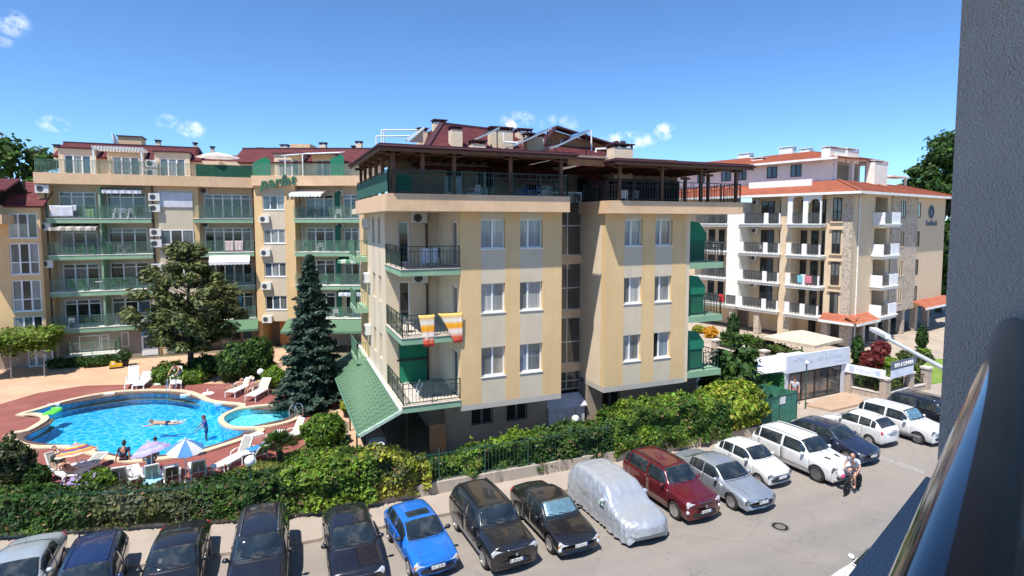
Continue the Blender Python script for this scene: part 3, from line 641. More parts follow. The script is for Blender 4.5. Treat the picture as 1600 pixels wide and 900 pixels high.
    for x in (xf, xr):
        for sg in (-1, 1):
            w = bpy.data.objects.new('wheel', bk); COL.objects.link(w); w.parent = root; w.location = (x, sg * (hw - .115), wr); w.rotation_euler = (R(90) if sg < 0 else R(-90), 0, 0)
            link('tyre', tm, w); rr = link('rim', rm, w); rr.rotation_euler = (0, 0, random.random() * 6)
    return root
def _front_strip(sh, z0, z1, hy):
    """dark intake band wrapped on the front cap"""
    fx = sh.C[0, :, 0].max(); n = 10; vs = []; fs = []
    for i in range(n + 1):
        y = -hy * 2 + 4 * hy * i / n; x = fx + .012 - .20 * (y / .88) ** 2
        for z in (z0, z1):
            vs.append((x, y, z)); vs.append((x - .14, y, z))
    for i in range(n):
        a = i * 4; b_ = a + 4
        fs += [(a, b_, b_ + 2, a + 2), (a + 2, b_ + 2, b_ + 3, a + 3), (a + 1, a + 3, b_ + 3, b_ + 1), (a, a + 1, b_ + 1, b_)]
    fs += [(0, 2, 3, 1), (n * 4, n * 4 + 1, n * 4 + 3, n * 4 + 2)]
    return vs, fs
def thing_disc(x, z, r):
    n = MB(); n.lathe([(r * .72, -.008), (r, -.008), (r, .010), (r * .72, .010), (r * .72, -.008)], 16); n.box(-r * .75, r * .75, -.008, .008, -.006, .008)
    m = MB(); m.merge(n, Matrix.Translation((x, 0, z)) @ Matrix.Rotation(R(90), 4, 'Y')); return m
def park(car, nose, tail, L):
    """put the car on the road with its nose over point `nose`, heading away from `tail`"""
    n, t = Vector((nose[0], nose[1], 0)), Vector((tail[0], tail[1], 0)); d = (n - t).normalized(); c = n - d * L / 2
    car.location = (c.x, c.y, 0); car.rotation_euler = (0, 0, math.atan2(d.y, d.x)); return car
P_black = paint('black', (.010, .010, .012), dust=.012); P_dblue = paint('deep_blue', (.010, .022, .085), dust=.015, metal=.25); P_dgrey = paint('anthracite', (.016, .016, .022), dust=.014, metal=.3)
P_blue = paint('bright_blue', (.012, .14, .52), dust=.02); P_red = paint('wine_red', (.13, .006, .012), dust=.02, metal=.3); P_silver = paint('silver', (.40, .44, .49), metal=.55, rough=.35, dust=.0)
P_silverg = paint('pale_silver', (.48, .53, .55), metal=.45, rough=.35, dust=0.0); P_white = paint('white', (.66, .66, .65), dust=0.0, rough=.35); P_navy = paint('navy', (.022, .030, .065), dust=.015, metal=.3); P_night = paint('night_black', (.012, .012, .02), dust=.014, metal=.2)
def along(x, yn, ang, L): 
    """nose point (x, yn) and heading measured from -Y towards +X in degrees -> nose, tail"""
    d = Vector((math.sin(R(ang)), -math.cos(R(ang)))); n = Vector((x, yn)); return (n, n - d * L)
CARS = [
 # label, kind, L, W, H, paint, nose x, nose y, heading angle, options
 ('silver grey coupe cut by the edge of the picture, beside the navy estate', 'sedan', 4.45, 1.80, 1.36, P_silverg, (38, 850, 0.74, 1.0, 0, 0), 3, dict(doors=1, wr=.31)),
 ('dark navy estate car with roof rails, parked next to the silver coupe', 'estate', 4.55, 1.74, 1.47, P_dblue, (150, 838, 0.9, 1, 0, 0), 4.3, dict(rails=P_dblue)),
 ('black sedan with a dusty roof between the navy estate and the long black van-like car', 'sedan', 4.6, 1.78, 1.47, P_black, (287, 823, 0.95, 0.74, 0, 0), -0.5, {}),
 ('long black high-roofed car with chrome roof rails and dust marks on its roof', 'suv', 4.75, 1.84, 1.78, P_dgrey, (410, 790, 0.9, 1, 0, 0), -2.2, dict(rails=M_chrome, hoodk=.98)),
 ('dark grey hatchback without rails beside the bright blue hatchback', 'hatch', 4.35, 1.79, 1.47, P_night, (543, 793, 0.82, 1, 0, 0), 0, {}),
 ('bright blue hatchback with a sunroof, amber turn signals and a black bumper', 'hatch', 4.05, 1.69, 1.40, P_blue, (638, 781, 0.82, 1, 685, 895), 5.8, dict(sunroof=True, amber=True, bumper=M_trim, wr=.29, grille='slim', mirror=M_trim, zb=.20)),
 ('black off-roader with grey lower cladding and big pale headlights', 'suv', 4.62, 1.85, 1.72, P_black, (748, 751, 0.89, 1, 795, 882), 3.5, dict(cladding=M_grey, rails=M_trim, hoodk=1.04, wr=.36)),
 ('glossy black sedan with a silver sunshade behind its windscreen', 'sedan', 4.54, 1.78, 1.45, P_black, (838, 752, 0.96, 0.74, 893, 863), 2.5, dict(sunshade=True, fog=True, spokes=5, grille='slim', amber=True)),
 ('wine red off-roader with black roof rails beside the covered car', 'suv', 4.60, 1.84, 1.78, P_red, (1013, 699, 0.89, 1, 1093, 805), 2.8, dict(rails=M_trim, wr=.37, fog=True)),
 ('silver grey executive sedan with a twin oval grille', 'sedan', 4.84, 1.85, 1.47, P_silver, (1112, 708, 0.7, 1, 1182, 790), 2.8, dict(kidney=True, grille=None, lamps='dark', wr=.335)),
 ('small white city car parked beside the silver sedan', 'hatch', 3.6, 1.64, 1.49, P_white, (1152, 682, 0.82, 1, 1215, 753), 3.8, dict(doors=1, grille=None, lamps='dark', wr=.29, hoodk=1.06, plate=True)),
 ('big white off-roader with two black hood vents and dark alloy wheels', 'suv', 4.78, 1.91, 1.69, P_white, (1217, 662, 0.89, 1, 1306, 745), 5, dict(rails=P_white, rimdark=True, spokes=10, scoops=True, wr=.38, lamps='dark', fog=False)),
 ('dark slate hatchback parked between the two white cars', 'hatch', 4.42, 1.81, 1.51, P_navy, (1280, 653, 0.82, 1, 1345, 715), 5, dict(lamps='dark', sunshade=False)),
 ('white off-roader with dark lower trim and a foil sunshade, far end of the row', 'suv', 4.45, 1.84, 1.63, P_white, (1383, 626, 0.89, 1, 1447, 683), 6, dict(cladding=M_grey, rimdark=True, lamps='dark', sunshade=True)),
 ('black off-roader with silver roof rails behind the white one, cut by the pillar', 'suv', 4.8, 1.92, 1.80, P_night, (1418, 611, 0.89, 1, 0, 0), 4, dict(rails=M_chrome)),
]
CSC = .94
def spot(rx, ry, fr, zh, nx, ny, an, L):
    """nose and tail from a surveyed roof edge point and, where seen, the foot of the front bumper"""
    d = Vector((math.sin(R(an)), -math.cos(R(an)))); q = G(rx, ry, zh * CSC); T = Vector((q.x, q.y))
    if nx: q = G(nx, ny, .25); M_ = (T + Vector((q.x, q.y))) / 2
    else: M_ = T - d * .38 + d * (fr * L * CSC / 2)
    n = M_ + d * (fr * L * CSC / 2); return n, n - d * L * CSC
for lab, kind, L, Wd, H, pm, (rx, ry, fr, zf, nx, ny), an, op in CARS:
    n_, t_ = spot(rx, ry, fr, H * zf, nx, ny, an, L); c_ = make_car(lab, kind, L, Wd, H, pm, **op); park(c_, n_, t_, L * CSC); c_.scale = (CSC,) * 3
c_ = make_car('white hatchback parked tail first, its rear window and tail lights facing out', 'hatch', 3.82, 1.66, 1.53, P_white, doors=1, wr=.29, hoodk=1.0); 
n_, t_ = along(28.6, 18.85, 4, 3.82); park(c_, t_, n_, 3.82); c_.scale = (CSC,) * 3
c_ = make_car('white car at the near kerb, mostly hidden below the balcony ledge', 'hatch', 4.2, 1.78, 1.48, P_white, group='cars at the near kerb'); q_ = G(1338, 872, 1.35); c_.location = (q_.x + 1.05, q_.y - .45, 0); c_.rotation_euler = (0, 0, R(182))
# the covered car: a cloth over an off-roader
def covered():
    P = BODY['suv']; L, Wd, H = 4.9, 2.0, 1.76; hw = Wd / 2
    xs = [-.012, -.006, .03, .14, .27, .43, .62, .86, .965, 1.0, 1.006]; zt = [.28, .40, .51, .58, .65, .96, 1.0, .97, .80, .55, .35]
    nu, nv = 150, 120; sh_ = []
    for i, f in enumerate(xs):
        x = L / 2 - f * L; t = zt[i] * H; w = hw * (.70, .88, .97, 1, 1, 1, 1, 1, .98, .90, .75)[i]
        wr_ = w * (.62, .62, .66, .70, .76, .68, .67, .66, .68, .62, .6)[i]
        sh_.append([(x, w * 1.02, .13 + .12 * (i in (0, 10))), (x, w * 1.03, .5), (x, w, min(.92, t * .8)), (x, wr_ + (w - wr_) * .35, t * .93 if t > 1.3 else t - .05), (x, wr_ * .8, t - .02), (x, 0, t)])
    A = np.array(sh_); mir = A[:, :-1][:, ::-1].copy(); mir[..., 1] *= -1; A = np.concatenate([A, mir], 1)
    for i, k in ((0, .30), (1, .32), (2, .2), (-1, .25), (-2, .2), (-3, .1)): A[i, :, 0] -= (1 if i >= 0 else -1) * k * (A[i, :, 1] / hw) ** 2
    fv = [pchip(A[i], 0) for i in range(len(A))]; v = np.linspace(0, A.shape[1] - 1, nv); u = np.linspace(0, len(A) - 1, nu)
    g = pchip(np.stack([f(v) for f in fv]).reshape(len(A), -1), 0)(u).reshape(nu, nv, 3)
    # cloth folds: gathered ridges that fan down the sides, and a loose hem
    from mathutils import noise
    n = np.zeros((nu, nv, 3)); du = np.gradient(g, axis=0); dv = np.gradient(g, axis=1); n = np.cross(du, dv); n /= np.maximum(np.linalg.norm(n, axis=2, keepdims=True), 1e-9)
    c = np.array([0, 0, .5]); flip = np.sign(np.sum(n * (g - c), axis=2, keepdims=True)); n *= flip
    for i in range(nu):
        for j in range(nv):
            p = g[i, j]; k = abs(j / (nv - 1) - .5) * 2
            f = noise.noise((p[0] * 5.5 + p[2] * 1.2, p[1] * 1.1, p[2] * .7)) * .085 * (k ** 1.3) + noise.noise((p[0] * 13 - p[2] * 2.5, p[1] * 2 + 9, p[2] * 1.2)) * .036 * k + noise.noise((p[0] * 2.2, p[1] * 4.2 + 4, p[2] * 2.2)) * .018
            f += abs(noise.noise((p[0] * 3 + p[2] * 4, 3.3, p[2] * 2 - p[0] * 2))) * -.045
            g[i, j] += n[i, j] * f
            if k > .93: g[i, j, 2] = max(.02, g[i, j, 2] + noise.noise((p[0] * 4, p[1], 0)) * .06)
    m = MB(); m.grid([[tuple(g[i, j]) for j in range(nv)] for i in range(nu)])
    m.add([tuple(g[0, j]) for j in range(nv)], [tuple(range(nv))]); m.add([tuple(g[-1, j]) for j in range(nv)], [tuple(reversed(range(nv)))])
    root = thing('covered_car', 'car wrapped in a silver grey dust cover between the black sedan and the red off-roader', 'covered car')
    M_cov = mat('silver_cover', (.43, .46, .50), rough=.36, metal=.4, var=.05, vs=6, bump=.3, bs=14, coat=.15)
    cl = m.build('dust_cover', M_cov, root, smooth=True, recalc=True)
    for sg in (-1, 1): # pockets sewn over the mirrors
        k = MB(); k.ball((0, 0, 0), .5, 12); q = MB(); q.merge(k, Matrix.Translation((.62, sg * 1.0, 1.16)) @ Matrix.Diagonal((.22, .30, .20, 1))); q.build('mirror_pocket', M_cov, root, smooth=True)
    p = MB(); p.box(.42, .75, -1.075, -1.06, .98, 1.08); p.build('strap_patch', mat('pale_green_patch', (.48, .68, .50), rough=.6), root)
    tm, rm, bk = wheel_meshes(.35)
    for x in (1.5, -1.45):
        for sg in (-1, 1):
            w = bpy.data.objects.new('wheel', bk); COL.objects.link(w); w.parent = root; w.location = (x, sg * .80, .35); w.rotation_euler = (R(90) if sg < 0 else R(-90), 0, 0); link('tyre', tm, w); link('rim', rm, w)
    return root
n_, t_ = spot(940, 716, .88, 1.8, 1000, 840, 1.5, 4.9); c_ = covered(); park(c_, n_, t_, 4.9 * CSC); c_.scale = (CSC,) * 3
# ================================================================ building kit
M_yel = mat('ochre_render', (.70, .49, .255), rough=.9, var=.05, vs=1.2, bump=.12, bs=45, col2=(.66, .45, .225), c2s=.5, c2lo=.45, c2hi=.75, streak=1)
M_bei = mat('grey_beige_render', (.60, .51, .385), rough=.9, var=.045, vs=1.5, bump=.12, bs=45, streak=1)
M_crm = mat('cream_render', (.70, .575, .415), rough=.9, var=.05, vs=1.2, bump=.1, bs=40, col2=(.62, .50, .35), c2s=.7, c2lo=.5, c2hi=.8)
M_pch = mat('peach_render', (.70, .475, .295), rough=.9, var=.06, vs=1.5, bump=.12, bs=40, col2=(.56, .36, .22), c2s=.8, c2lo=.52, c2hi=.8, streak=1)
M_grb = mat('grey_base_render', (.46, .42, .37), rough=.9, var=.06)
M_slabg = mat('green_slab', (.26, .415, .27), rough=.8, var=.07, vs=2, col2=(.21, .35, .235), c2s=1)
M_white = mat('white_frame', (.80, .80, .79), rough=.4, var=.04)
M_whiter = mat('white_render', (.80, .77, .70), rough=.85, var=.05, bump=.08)
M_rail = mat('dark_green_iron', (.012, .045, .034), rough=.45, var=.2)
M_raill = mat('green_iron', (.10, .22, .15), rough=.5, var=.15)
M_railb = mat('black_iron', (.02, .02, .022), rough=.5, var=.2)
M_maroon = mat('maroon_shingle', (.115, .022, .026), rough=.85, var=.25, vs=6, bump=.4, bs=22, col2=(.16, .04, .04), c2s=2)
M_ridge = mat('dark_ridge', (.05, .012, .018), rough=.7)
M_wood = mat('brown_timber', (.14, .062, .032), rough=.6, var=.25, vs=3, stretch=(1, 1, 1))
M_woodl = mat('orange_timber', (.33, .15, .06), rough=.6, var=.2, vs=4)
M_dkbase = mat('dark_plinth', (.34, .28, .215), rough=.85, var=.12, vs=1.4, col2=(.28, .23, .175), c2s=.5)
M_shade_g = mat('green_awning_cloth', (.015, .24, .13), rough=.75, var=.08, vs=3, trans=.25)
M_acw = mat('air_con_white', (.70, .69, .66), rough=.5, var=.05); M_acg = mat('air_con_grille', (.06, .065, .07), rough=.5)
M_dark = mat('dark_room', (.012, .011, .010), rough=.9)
M_pipe = mat('brown_pipe', (.06, .025, .02), rough=.5); M_pipeg = mat('grey_pipe', (.25, .25, .25), rough=.5)
M_alu = mat('aluminium', (.50, .51, .52), rough=.35, metal=.5)
def panemat(name, col, fold=0.0, rough=.06):
    m = mat(name, col, rough=rough, var=.35 if fold else .25, vs=1.0 if not fold else 5, stretch=(1, 1, .06) if fold else None, spec=.6, coat=.6); return m
M_pc = panemat('curtained_pane', (.25, .27, .27), 1); M_pc2 = panemat('pale_curtain_pane', (.36, .375, .37), 1); M_pc3 = panemat('beige_curtain_pane', (.26, .24, .20), 1); M_pcb = panemat('bluish_curtain_pane', (.19, .235, .28), 1); M_pd = panemat('dark_pane', (.022, .026, .028)); M_pb = panemat('blue_pane', (.07, .10, .13), 1); M_pg = panemat('grey_pane', (.13, .145, .145), 1)
def fbox(parent, name, m, *a):
    return MB().box(*a).build(name, m, parent)
def rect_frame(b, x0, x1, z0, z1, y, w=.06, d=.06):
    """picture-frame of four bars in the xz plane, front face at y"""
    b.box(x0, x1, y, y + d, z0, z0 + w); b.box(x0, x1, y, y + d, z1 - w, z1); b.box(x0, x0 + w, y, y + d, z0 + w, z1 - w); b.box(x1 - w, x1, y, y + d, z0 + w, z1 - w); return b
def window(par, x0, x1, z0, z1, y, cols=2, trans=0, panes=(None,), rec=.10, sill=True, fw=.055, bars=False, name='window', fm=None, split=None):
    """casement: frame > panes, sill ; front wall face at y (local, facing -y)"""
    fm = fm or M_white; yy = y + rec; b = MB(); rect_frame(b, x0, x1, z0, z1, yy, fw, .07)
    xs = [x0] + (split if split else [x0 + (x1 - x0) * i / cols for i in range(1, cols)]) + [x1]
    for xm in xs[1:-1]: b.box(xm - fw * .8, xm + fw * .8, yy - .004, yy + .068, z0 + fw, z1 - fw)
    zs = [z0, z1]
    if trans: zt = z1 - trans if trans > 0 else z0 - trans; b.box(x0 + fw, x1 - fw, yy + .002, yy + .064, zt - fw * .5, zt + fw * .5); zs = [z0, zt, z1]
    f = b.build(name, fm, par)
    k = 0
    for i in range(len(xs) - 1):
        for j in range(len(zs) - 1):
            p = MB().add([(xs[i] + fw * .6, yy + .035, zs[j] + fw * .4), (xs[i + 1] - fw * .6, yy + .035, zs[j] + fw * .4), (xs[i + 1] - fw * .6, yy + .035, zs[j + 1] - fw * .4), (xs[i] + fw * .6, yy + .035, zs[j + 1] - fw * .4)], [(0, 1, 2, 3)])
            p.build('pane', panes[k % len(panes)] or M_pc, f); k += 1
    if sill: MB().box(x0 - .03, x1 + .03, y - .035, yy + .02, z0 - .05, z0 - .004).build('sill', fm, f)
    if bars:
        g = MB(); n = max(3, round((x1 - x0) / .12))
        for i in range(n + 1): xx = x0 + (x1 - x0) * i / n; g.box(xx - .008, xx + .008, y - .03, y - .012, z0, z1)
        for zz in (z0 + .1, z1 - .1): g.box(x0, x1, y - .034, y - .008, zz - .01, zz + .01)
        g.build('window_grate', M_railb, f)
    return f
def wall_with_openings(par, name, m, x0, x1, z0, z1, y0, y1, holes):
    """wall slab in the xz plane with rectangular openings (x0,x1,z0,z1); one mesh"""
    xs = sorted({x0, x1} | {h[0] for h in holes} | {h[1] for h in holes}); zs = sorted({z0, z1} | {h[2] for h in holes} | {h[3] for h in holes})
    xs = [x for x in xs if x0 <= x <= x1]; zs = [z for z in zs if z0 <= z <= z1]; ni, nj = len(xs) - 1, len(zs) - 1
    solid = [[not any(h[0] <= (xs[i] + xs[i + 1]) / 2 <= h[1] and h[2] <= (zs[j] + zs[j + 1]) / 2 <= h[3] for h in holes) for j in range(nj)] for i in range(ni)]
    idx = {}; vs = []; fs = []
    def V(i, j, k):
        if (i, j, k) not in idx: idx[(i, j, k)] = len(vs); vs.append((xs[i], (y0, y1)[k], zs[j]))
        return idx[(i, j, k)]
    for i in range(ni):
        for j in range(nj):
            if not solid[i][j]: continue
            fs.append((V(i, j, 0), V(i + 1, j, 0), V(i + 1, j + 1, 0), V(i, j + 1, 0))); fs.append((V(i, j + 1, 1), V(i + 1, j + 1, 1), V(i + 1, j, 1), V(i, j, 1)))
            if i == 0 or not solid[i - 1][j]: fs.append((V(i, j, 0), V(i, j + 1, 0), V(i, j + 1, 1), V(i, j, 1)))
            if i == ni - 1 or not solid[i + 1][j]: fs.append((V(i + 1, j, 0), V(i + 1, j, 1), V(i + 1, j + 1, 1), V(i + 1, j + 1, 0)))
            if j == 0 or not solid[i][j - 1]: fs.append((V(i, j, 0), V(i, j, 1), V(i + 1, j, 1), V(i + 1, j, 0)))
            if j == nj - 1 or not solid[i][j + 1]: fs.append((V(i, j + 1, 0), V(i + 1, j + 1, 0), V(i + 1, j + 1, 1), V(i, j + 1, 1)))
    return MB().add(vs, fs).build(name, m, par)
def railing(par, pts, z, h, m, gap=.13, post=1.3, r=.010, name='railing', motif=False, mesh=None):
    """iron railing along a polyline of (x,y): posts, two rails, balusters in one part"""
    b = MB()
    for a, c in zip(pts[:-1], pts[1:]):
        a, c = Vector((a[0], a[1], z)), Vector((c[0], c[1], z)); L = (c - a).length; d = (c - a) / L
        up = Vector((0, 0, 1))
        b.beam(a + up * h, c + up * h, .045, .035); b.beam(a + up * .10, c + up * .10, .03, .025)
        if motif: b.beam(a + up * (h - .22), c + up * (h - .22), .022, .02)
        n = max(1, round(L / post))
        for i in range(n + 1): p = a + d * (L * i / n); b.box(p.x - .02, p.x + .02, p.y - .02, p.y + .02, z, z + h + .02)
        n = max(1, round(L / gap))
        for i in range(n):
            p = a + d * (L * (i + .5) / n)
            b.box(p.x - r, p.x + r, p.y - r, p.y + r, z + .1, z + (h if not motif or i % 3 else h - .22))
    o = b.build(name, m, par)
    if mesh:
        g = MB()
        for a, c in zip(pts[:-1], pts[1:]):
            d = Vector((c[0] - a[0], c[1] - a[1])).normalized(); nx, ny = -d.y * .012, d.x * .012
            g.prism([(a[0] + nx, a[1] + ny), (c[0] + nx, c[1] + ny), (c[0] - nx, c[1] - ny), (a[0] - nx, a[1] - ny)], z + .12, z + h - .03)
        g.build('railing_infill', mesh, o)
    return o
def ac_unit(par, x, y, z, ry=0, pipe=0, w=.78, h=.55, rz=0):
    """outdoor air conditioning unit hung on a wall face at y, facing -y"""
    root = MB().box(-w / 2, w / 2, -.30, -.02, 0, h).build('air_conditioner', M_acw, par, loc=(x, y, z), rot=(0, 0, rz))
    g = MB(); g.lathe([(.02, 0), (.21, 0), (.21, .012), (.02, .012), (.02, 0)], 16); q = MB(); q.merge(g, Matrix.Translation((-w * .12, -.302, h * .5)) @ Matrix.Rotation(R(90), 4, 'X')); q.build('fan_grille', M_acg, root)
    MB().box(-w * .35, -w * .30, -.30, 0, -.05, -.002).build('bracket', M_pipeg, root); MB().box(w * .30, w * .35, -.30, 0, -.05, -.002).build('bracket', M_pipeg, root)
    return root
def chimney(par, x, y, z0, z1, w=.7, d=.6, m=None, capm=None):
    c = MB().box(x - w / 2, x + w / 2, y - d / 2, y + d / 2, z0, z1).build('chimney', m or M_crm, par)
    k = MB()
    for sx in (-1, 1):
        for sy in (-1, 1): k.box(x + sx * (w / 2 - .06) - .05, x + sx * (w / 2 - .06) + .05, y + sy * (d / 2 - .06) - .05, y + sy * (d / 2 - .06) + .05, z1, z1 + .16)
    k.box(x - w / 2 - .08, x + w / 2 + .08, y - d / 2 - .08, y + d / 2 + .08, z1 + .16, z1 + .23); k.build('chimney_cap', capm or M_ridge, c)
    return c
def shingle_roof(par, quad, m, name='roof', thick=.12, row=.34, lap=.03, ridge=True):
    """pitched plane given by 4 corners (eave a, eave b, ridge b, ridge a): slab with stepped courses in one part"""
    a, b_, c, d = [Vector(p) for p in quad]; n = (b_ - a).cross(d - a).normalized()
    if n.z < 0: n = -n
    m_ = MB(); rows = max(2, round(((d - a).length + (c - b_).length) / 2 / row))
    for i in range(rows):
        t0, t1 = i / rows, (i + 1) / rows
        p0, p1, p2, p3 = a.lerp(d, t0), b_.lerp(c, t0), b_.lerp(c, t1), a.lerp(d, t1)
        u0, u1, u2, u3 = p0 + n * lap, p1 + n * lap, p2 + n * .004, p3 + n * .004
        m_.add([p0 - n * thick, p1 - n * thick, p2 - n * thick, p3 - n * thick, u0, u1, u2, u3], [(3, 2, 1, 0), (4, 5, 6, 7), (0, 1, 5, 4), (1, 2, 6, 5), (2, 3, 7, 6), (3, 0, 4, 7)])
    return m_.build(name, m, par, recalc=True)
# ---------- loose furniture on balconies: things of their own
CH = {}
def chair_proto(key, m):
    if key in CH: return None
    root = thing('plastic_chair', 'x', 'chair')
    b = MB(); b.box(-.22, .22, -.22, .20, .40, .44); b.build('seat', m, root)
    b = MB(); b.extr([(-.22, .19, .44), (.22, .19, .44), (.20, .27, .82), (-.20, .27, .82)], (0, .025, 0)); b.build('backrest', m, root)
    for sx in (-1, 1):
        for y0, y1 in ((-.20, -.24), (.18, .26)):
            MB().beam((sx * .20, y0, .40), (sx * .25, y1, 0), .04, .04).build('leg', m, root)
        MB().beam((sx * .24, -.22, .62), (sx * .24, .22, .64), .05, .03).build('armrest', m, root)
    CH[key] = root; return root
M_pch_w = mat('white_plastic', (.75, .75, .73), rough=.4, var=.05); M_pch_g = mat('green_plastic', (.03, .16, .07), rough=.45); M_pch_b = mat('blue_plastic', (.02, .10, .40), rough=.45); M_pch_gr = mat('grey_plastic_chair', (.20, .21, .20), rough=.5)
CHM = dict(white=M_pch_w, green=M_pch_g, blue=M_pch_b, grey=M_pch_gr)
def chair(key, loc, rz, label, group='chairs on the balconies'):
    p = chair_proto(key, CHM[key]); o = p if p else copy_tree(CH[key]); return place(o, loc, rz, label, group)
TB = {}
def table(key, loc, label, r=.40, h=.70, group='tables on the balconies'):
    if key not in TB:
        root = thing('round_table', 'x', 'table'); m = CHM[key]
        b = MB(); b.lathe([(1e-4, h - .03), (r, h - .03), (r, h), (1e-4, h)], 20); b.build('tabletop', m, root)
        b = MB(); b.lathe([(.04, .03), (.03, h - .03)], 10); b.build('column', m, root)
        b = MB(); b.lathe([(1e-4, 0), (.24, 0), (.20, .03), (.04, .06), (1e-4, .06)], 16); b.build('foot', m, root); TB[key] = root; o = root
    else: o = copy_tree(TB[key])
    return place(o, loc, 0, label, group)
def cloth(name, label, cat, p0, p1, drop, m, sag=.05, amp=.03, parent=None, n=14, k=10, off=(0, -.03, 0), group=None, taper=0, skl=0):
    """cloth hung over a rail between p0 and p1, folds in depth"""
    from mathutils import noise
    p0, p1 = Vector(p0), Vector(p1); d = (p1 - p0); nrm = Vector((d.y, -d.x, 0)).normalized(); P = []
    sd_ = hash(label) % 97 if False else len(label) * 1.7
    for i in range(n + 1):
        t = i / n; row = []
        for j in range(k + 1):
            s = j / k; q = p0 + d * (t + taper * s * (.5 - t) + (1 - t) * skl * s ** .8) - Vector((0, 0, drop * s * (1 + .03 * noise.noise((t * 3, sd_, 0))))) + Vector(off)
            q += nrm * (amp * s ** .5 * noise.noise((t * 5 + sd_, s * .8, 1.3)) * 1.6 + .02); q.z -= sag * 4 * t * (1 - t) * (1 - s) * .3
            row.append(q)
        P.append(row)
    b = MB(); b.grid(P); o = b.build(name, m, parent, smooth=True)
    sm = o.modifiers.new('s', 'SOLIDIFY'); sm.thickness = .012; evaluated(o)
    return tag(o, label, cat, group)
# ================================================================ the ochre apartment block in front (two wings and a stair bay)
nb = thing('apartment_block', 'ochre apartment block with green balconies and a brown timber roof terrace beside the pool', 'building')
FY = 25.0; F1, F2, F3, TZ = 3.22, 6.28, 9.32, 11.87        # storey levels and terrace soffit
def facade(x0, x1, cols, z0=2.95, z1=TZ, wins=None):
    """yellow strips and grey beige window columns; cols = [(xa,xb),..]"""
    xs = [x0]
    for a, c in cols: xs += [a, c]
    xs.append(x1)
    for i in range(0, len(xs), 2): fbox(nb, 'wall_strip', M_yel, xs[i], xs[i + 1], FY, FY + .3, z0, z1)
    for a, c in cols:
        zz = [z0] + [q for k in range(3) for q in wins[k]] + [z1]
        for i in range(0, len(zz), 2): fbox(nb, 'wall_panel', M_bei, a, c, FY + .004, FY + .3, zz[i], zz[i + 1])
WN = [(4.18, 5.56), (7.20, 8.56), (10.18, 11.54)]
facade(7.72, 12.88, [(8.71, 9.91), (10.66, 11.85)], wins=WN)
facade(15.30, 20.36, [(16.46, 17.54), (18.35, 19.43)], wins=WN)
for k, (a, c) in enumerate(WN):
    for (xa, xb, sp, pn) in ((8.71, 9.91, 9.31, (M_pc, M_pc)), (10.66, 11.85, 11.12, (M_pg, M_pc)), (16.46, 17.54, 16.92, (M_pg, M_pc)), (18.35, 19.43, 18.76, (M_pg, M_pc))):
        pn = {(8.71, 0): (M_pg, M_pc3), (8.71, 1): (M_pc2, M_pc), (8.71, 2): (M_pcb, M_pc2), (10.66, 0): (M_pcb, M_pg), (10.66, 1): (M_pg, M_pc2), (10.66, 2): (M_pc, M_pcb), (16.46, 0): (M_pc, M_pg), (16.46, 1): (M_pg, M_pc2), (16.46, 2): (M_pcb, M_pc), (18.35, 0): (M_dark, M_pcb), (18.35, 1): (M_pg, M_pc), (18.35, 2): (M_pcb, M_pc3)}[(xa, k)]
        window(nb, xa + .01, xb - .01, a, c, FY, panes=pn, split=[sp], rec=.15)
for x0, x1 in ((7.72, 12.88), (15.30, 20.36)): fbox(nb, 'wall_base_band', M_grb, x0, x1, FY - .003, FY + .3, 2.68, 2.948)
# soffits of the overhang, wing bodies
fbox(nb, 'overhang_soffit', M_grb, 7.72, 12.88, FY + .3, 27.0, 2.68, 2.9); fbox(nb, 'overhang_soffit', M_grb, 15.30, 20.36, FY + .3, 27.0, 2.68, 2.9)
# wing A left wall (faces the pool): strips, narrow windows
LX = 5.02; NB_Y = 28.9
def side_wall(x, ya, yb, z0, z1, name, m, t=.3): fbox(nb, name, m, x, x + t, ya, yb, z0, z1)
sw = [(28.9, 30.2, M_crm), (30.2, 31.0, M_bei), (31.0, 32.1, M_crm), (32.1, 33.0, M_bei), (33.0, 34.6, M_crm), (34.6, 38.2, M_yel)]
for ya, yb, m in sw:
    if m is M_bei:
        zz = [F1] + [q for f in (F1, F2, F3) for q in (f + .95, f + 2.3)] + [TZ]
        for i in range(0, 8, 2): fbox(nb, 'wall_panel', m, LX + .004, LX + .3, ya, yb, zz[i], zz[i + 1])
        for f in (F1, F2, F3):
            fbox(nb, 'window_reveal', M_pg, LX + .16, LX + .2, ya, yb, f + .95, f + 2.3); fbox(nb, 'window_rail', M_white, LX + .12, LX + .16, (ya + yb) / 2 - .04, (ya + yb) / 2 + .04, f + .95, f + 2.3)
    else: fbox(nb, 'wall_strip', m, LX, LX + .3, ya, yb, .3 if ya > 33 else F1 - .2, TZ)
# balcony notch: back wall with doors, right wall with side door
wall_with_openings(nb, 'wall', M_crm, LX + .3, 7.72, F1, TZ, NB_Y, NB_Y + .25, [(5.68, 6.26, f + .02, f + 2.12) for f in (F1, F2, F3)])
for f in (F1, F2, F3): window(nb, 5.69, 6.25, f + .02, f + 2.11, NB_Y, cols=1, panes=(M_pd,), sill=False, name='balcony_door', fw=.07)
wl = MB()
for za, zb_ in ((F1, TZ),):
    wl.box(7.72, 7.98, 25.3, 25.55, za, zb_); wl.box(7.72, 7.98, 26.35, NB_Y, za, zb_)
for f in (F1, F2, F3): wl.box(7.72, 7.98, 25.55, 26.35, f + 2.15, f + 3.0 if f < F3 else TZ)
wl.build('wall', M_crm, nb)
for f in (F1, F2, F3):
    d = fbox(nb, 'balcony_door', M_white, 7.80, 7.86, 25.56, 26.34, f + .02, f + 2.14); fbox(d, 'pane', M_pg, 7.785, 7.80, 25.65, 26.25, f + .12, f + 2.04)
    ac_unit(nb, 6.72, NB_Y, f + 2.02 if f > F1 else f + 2.06)
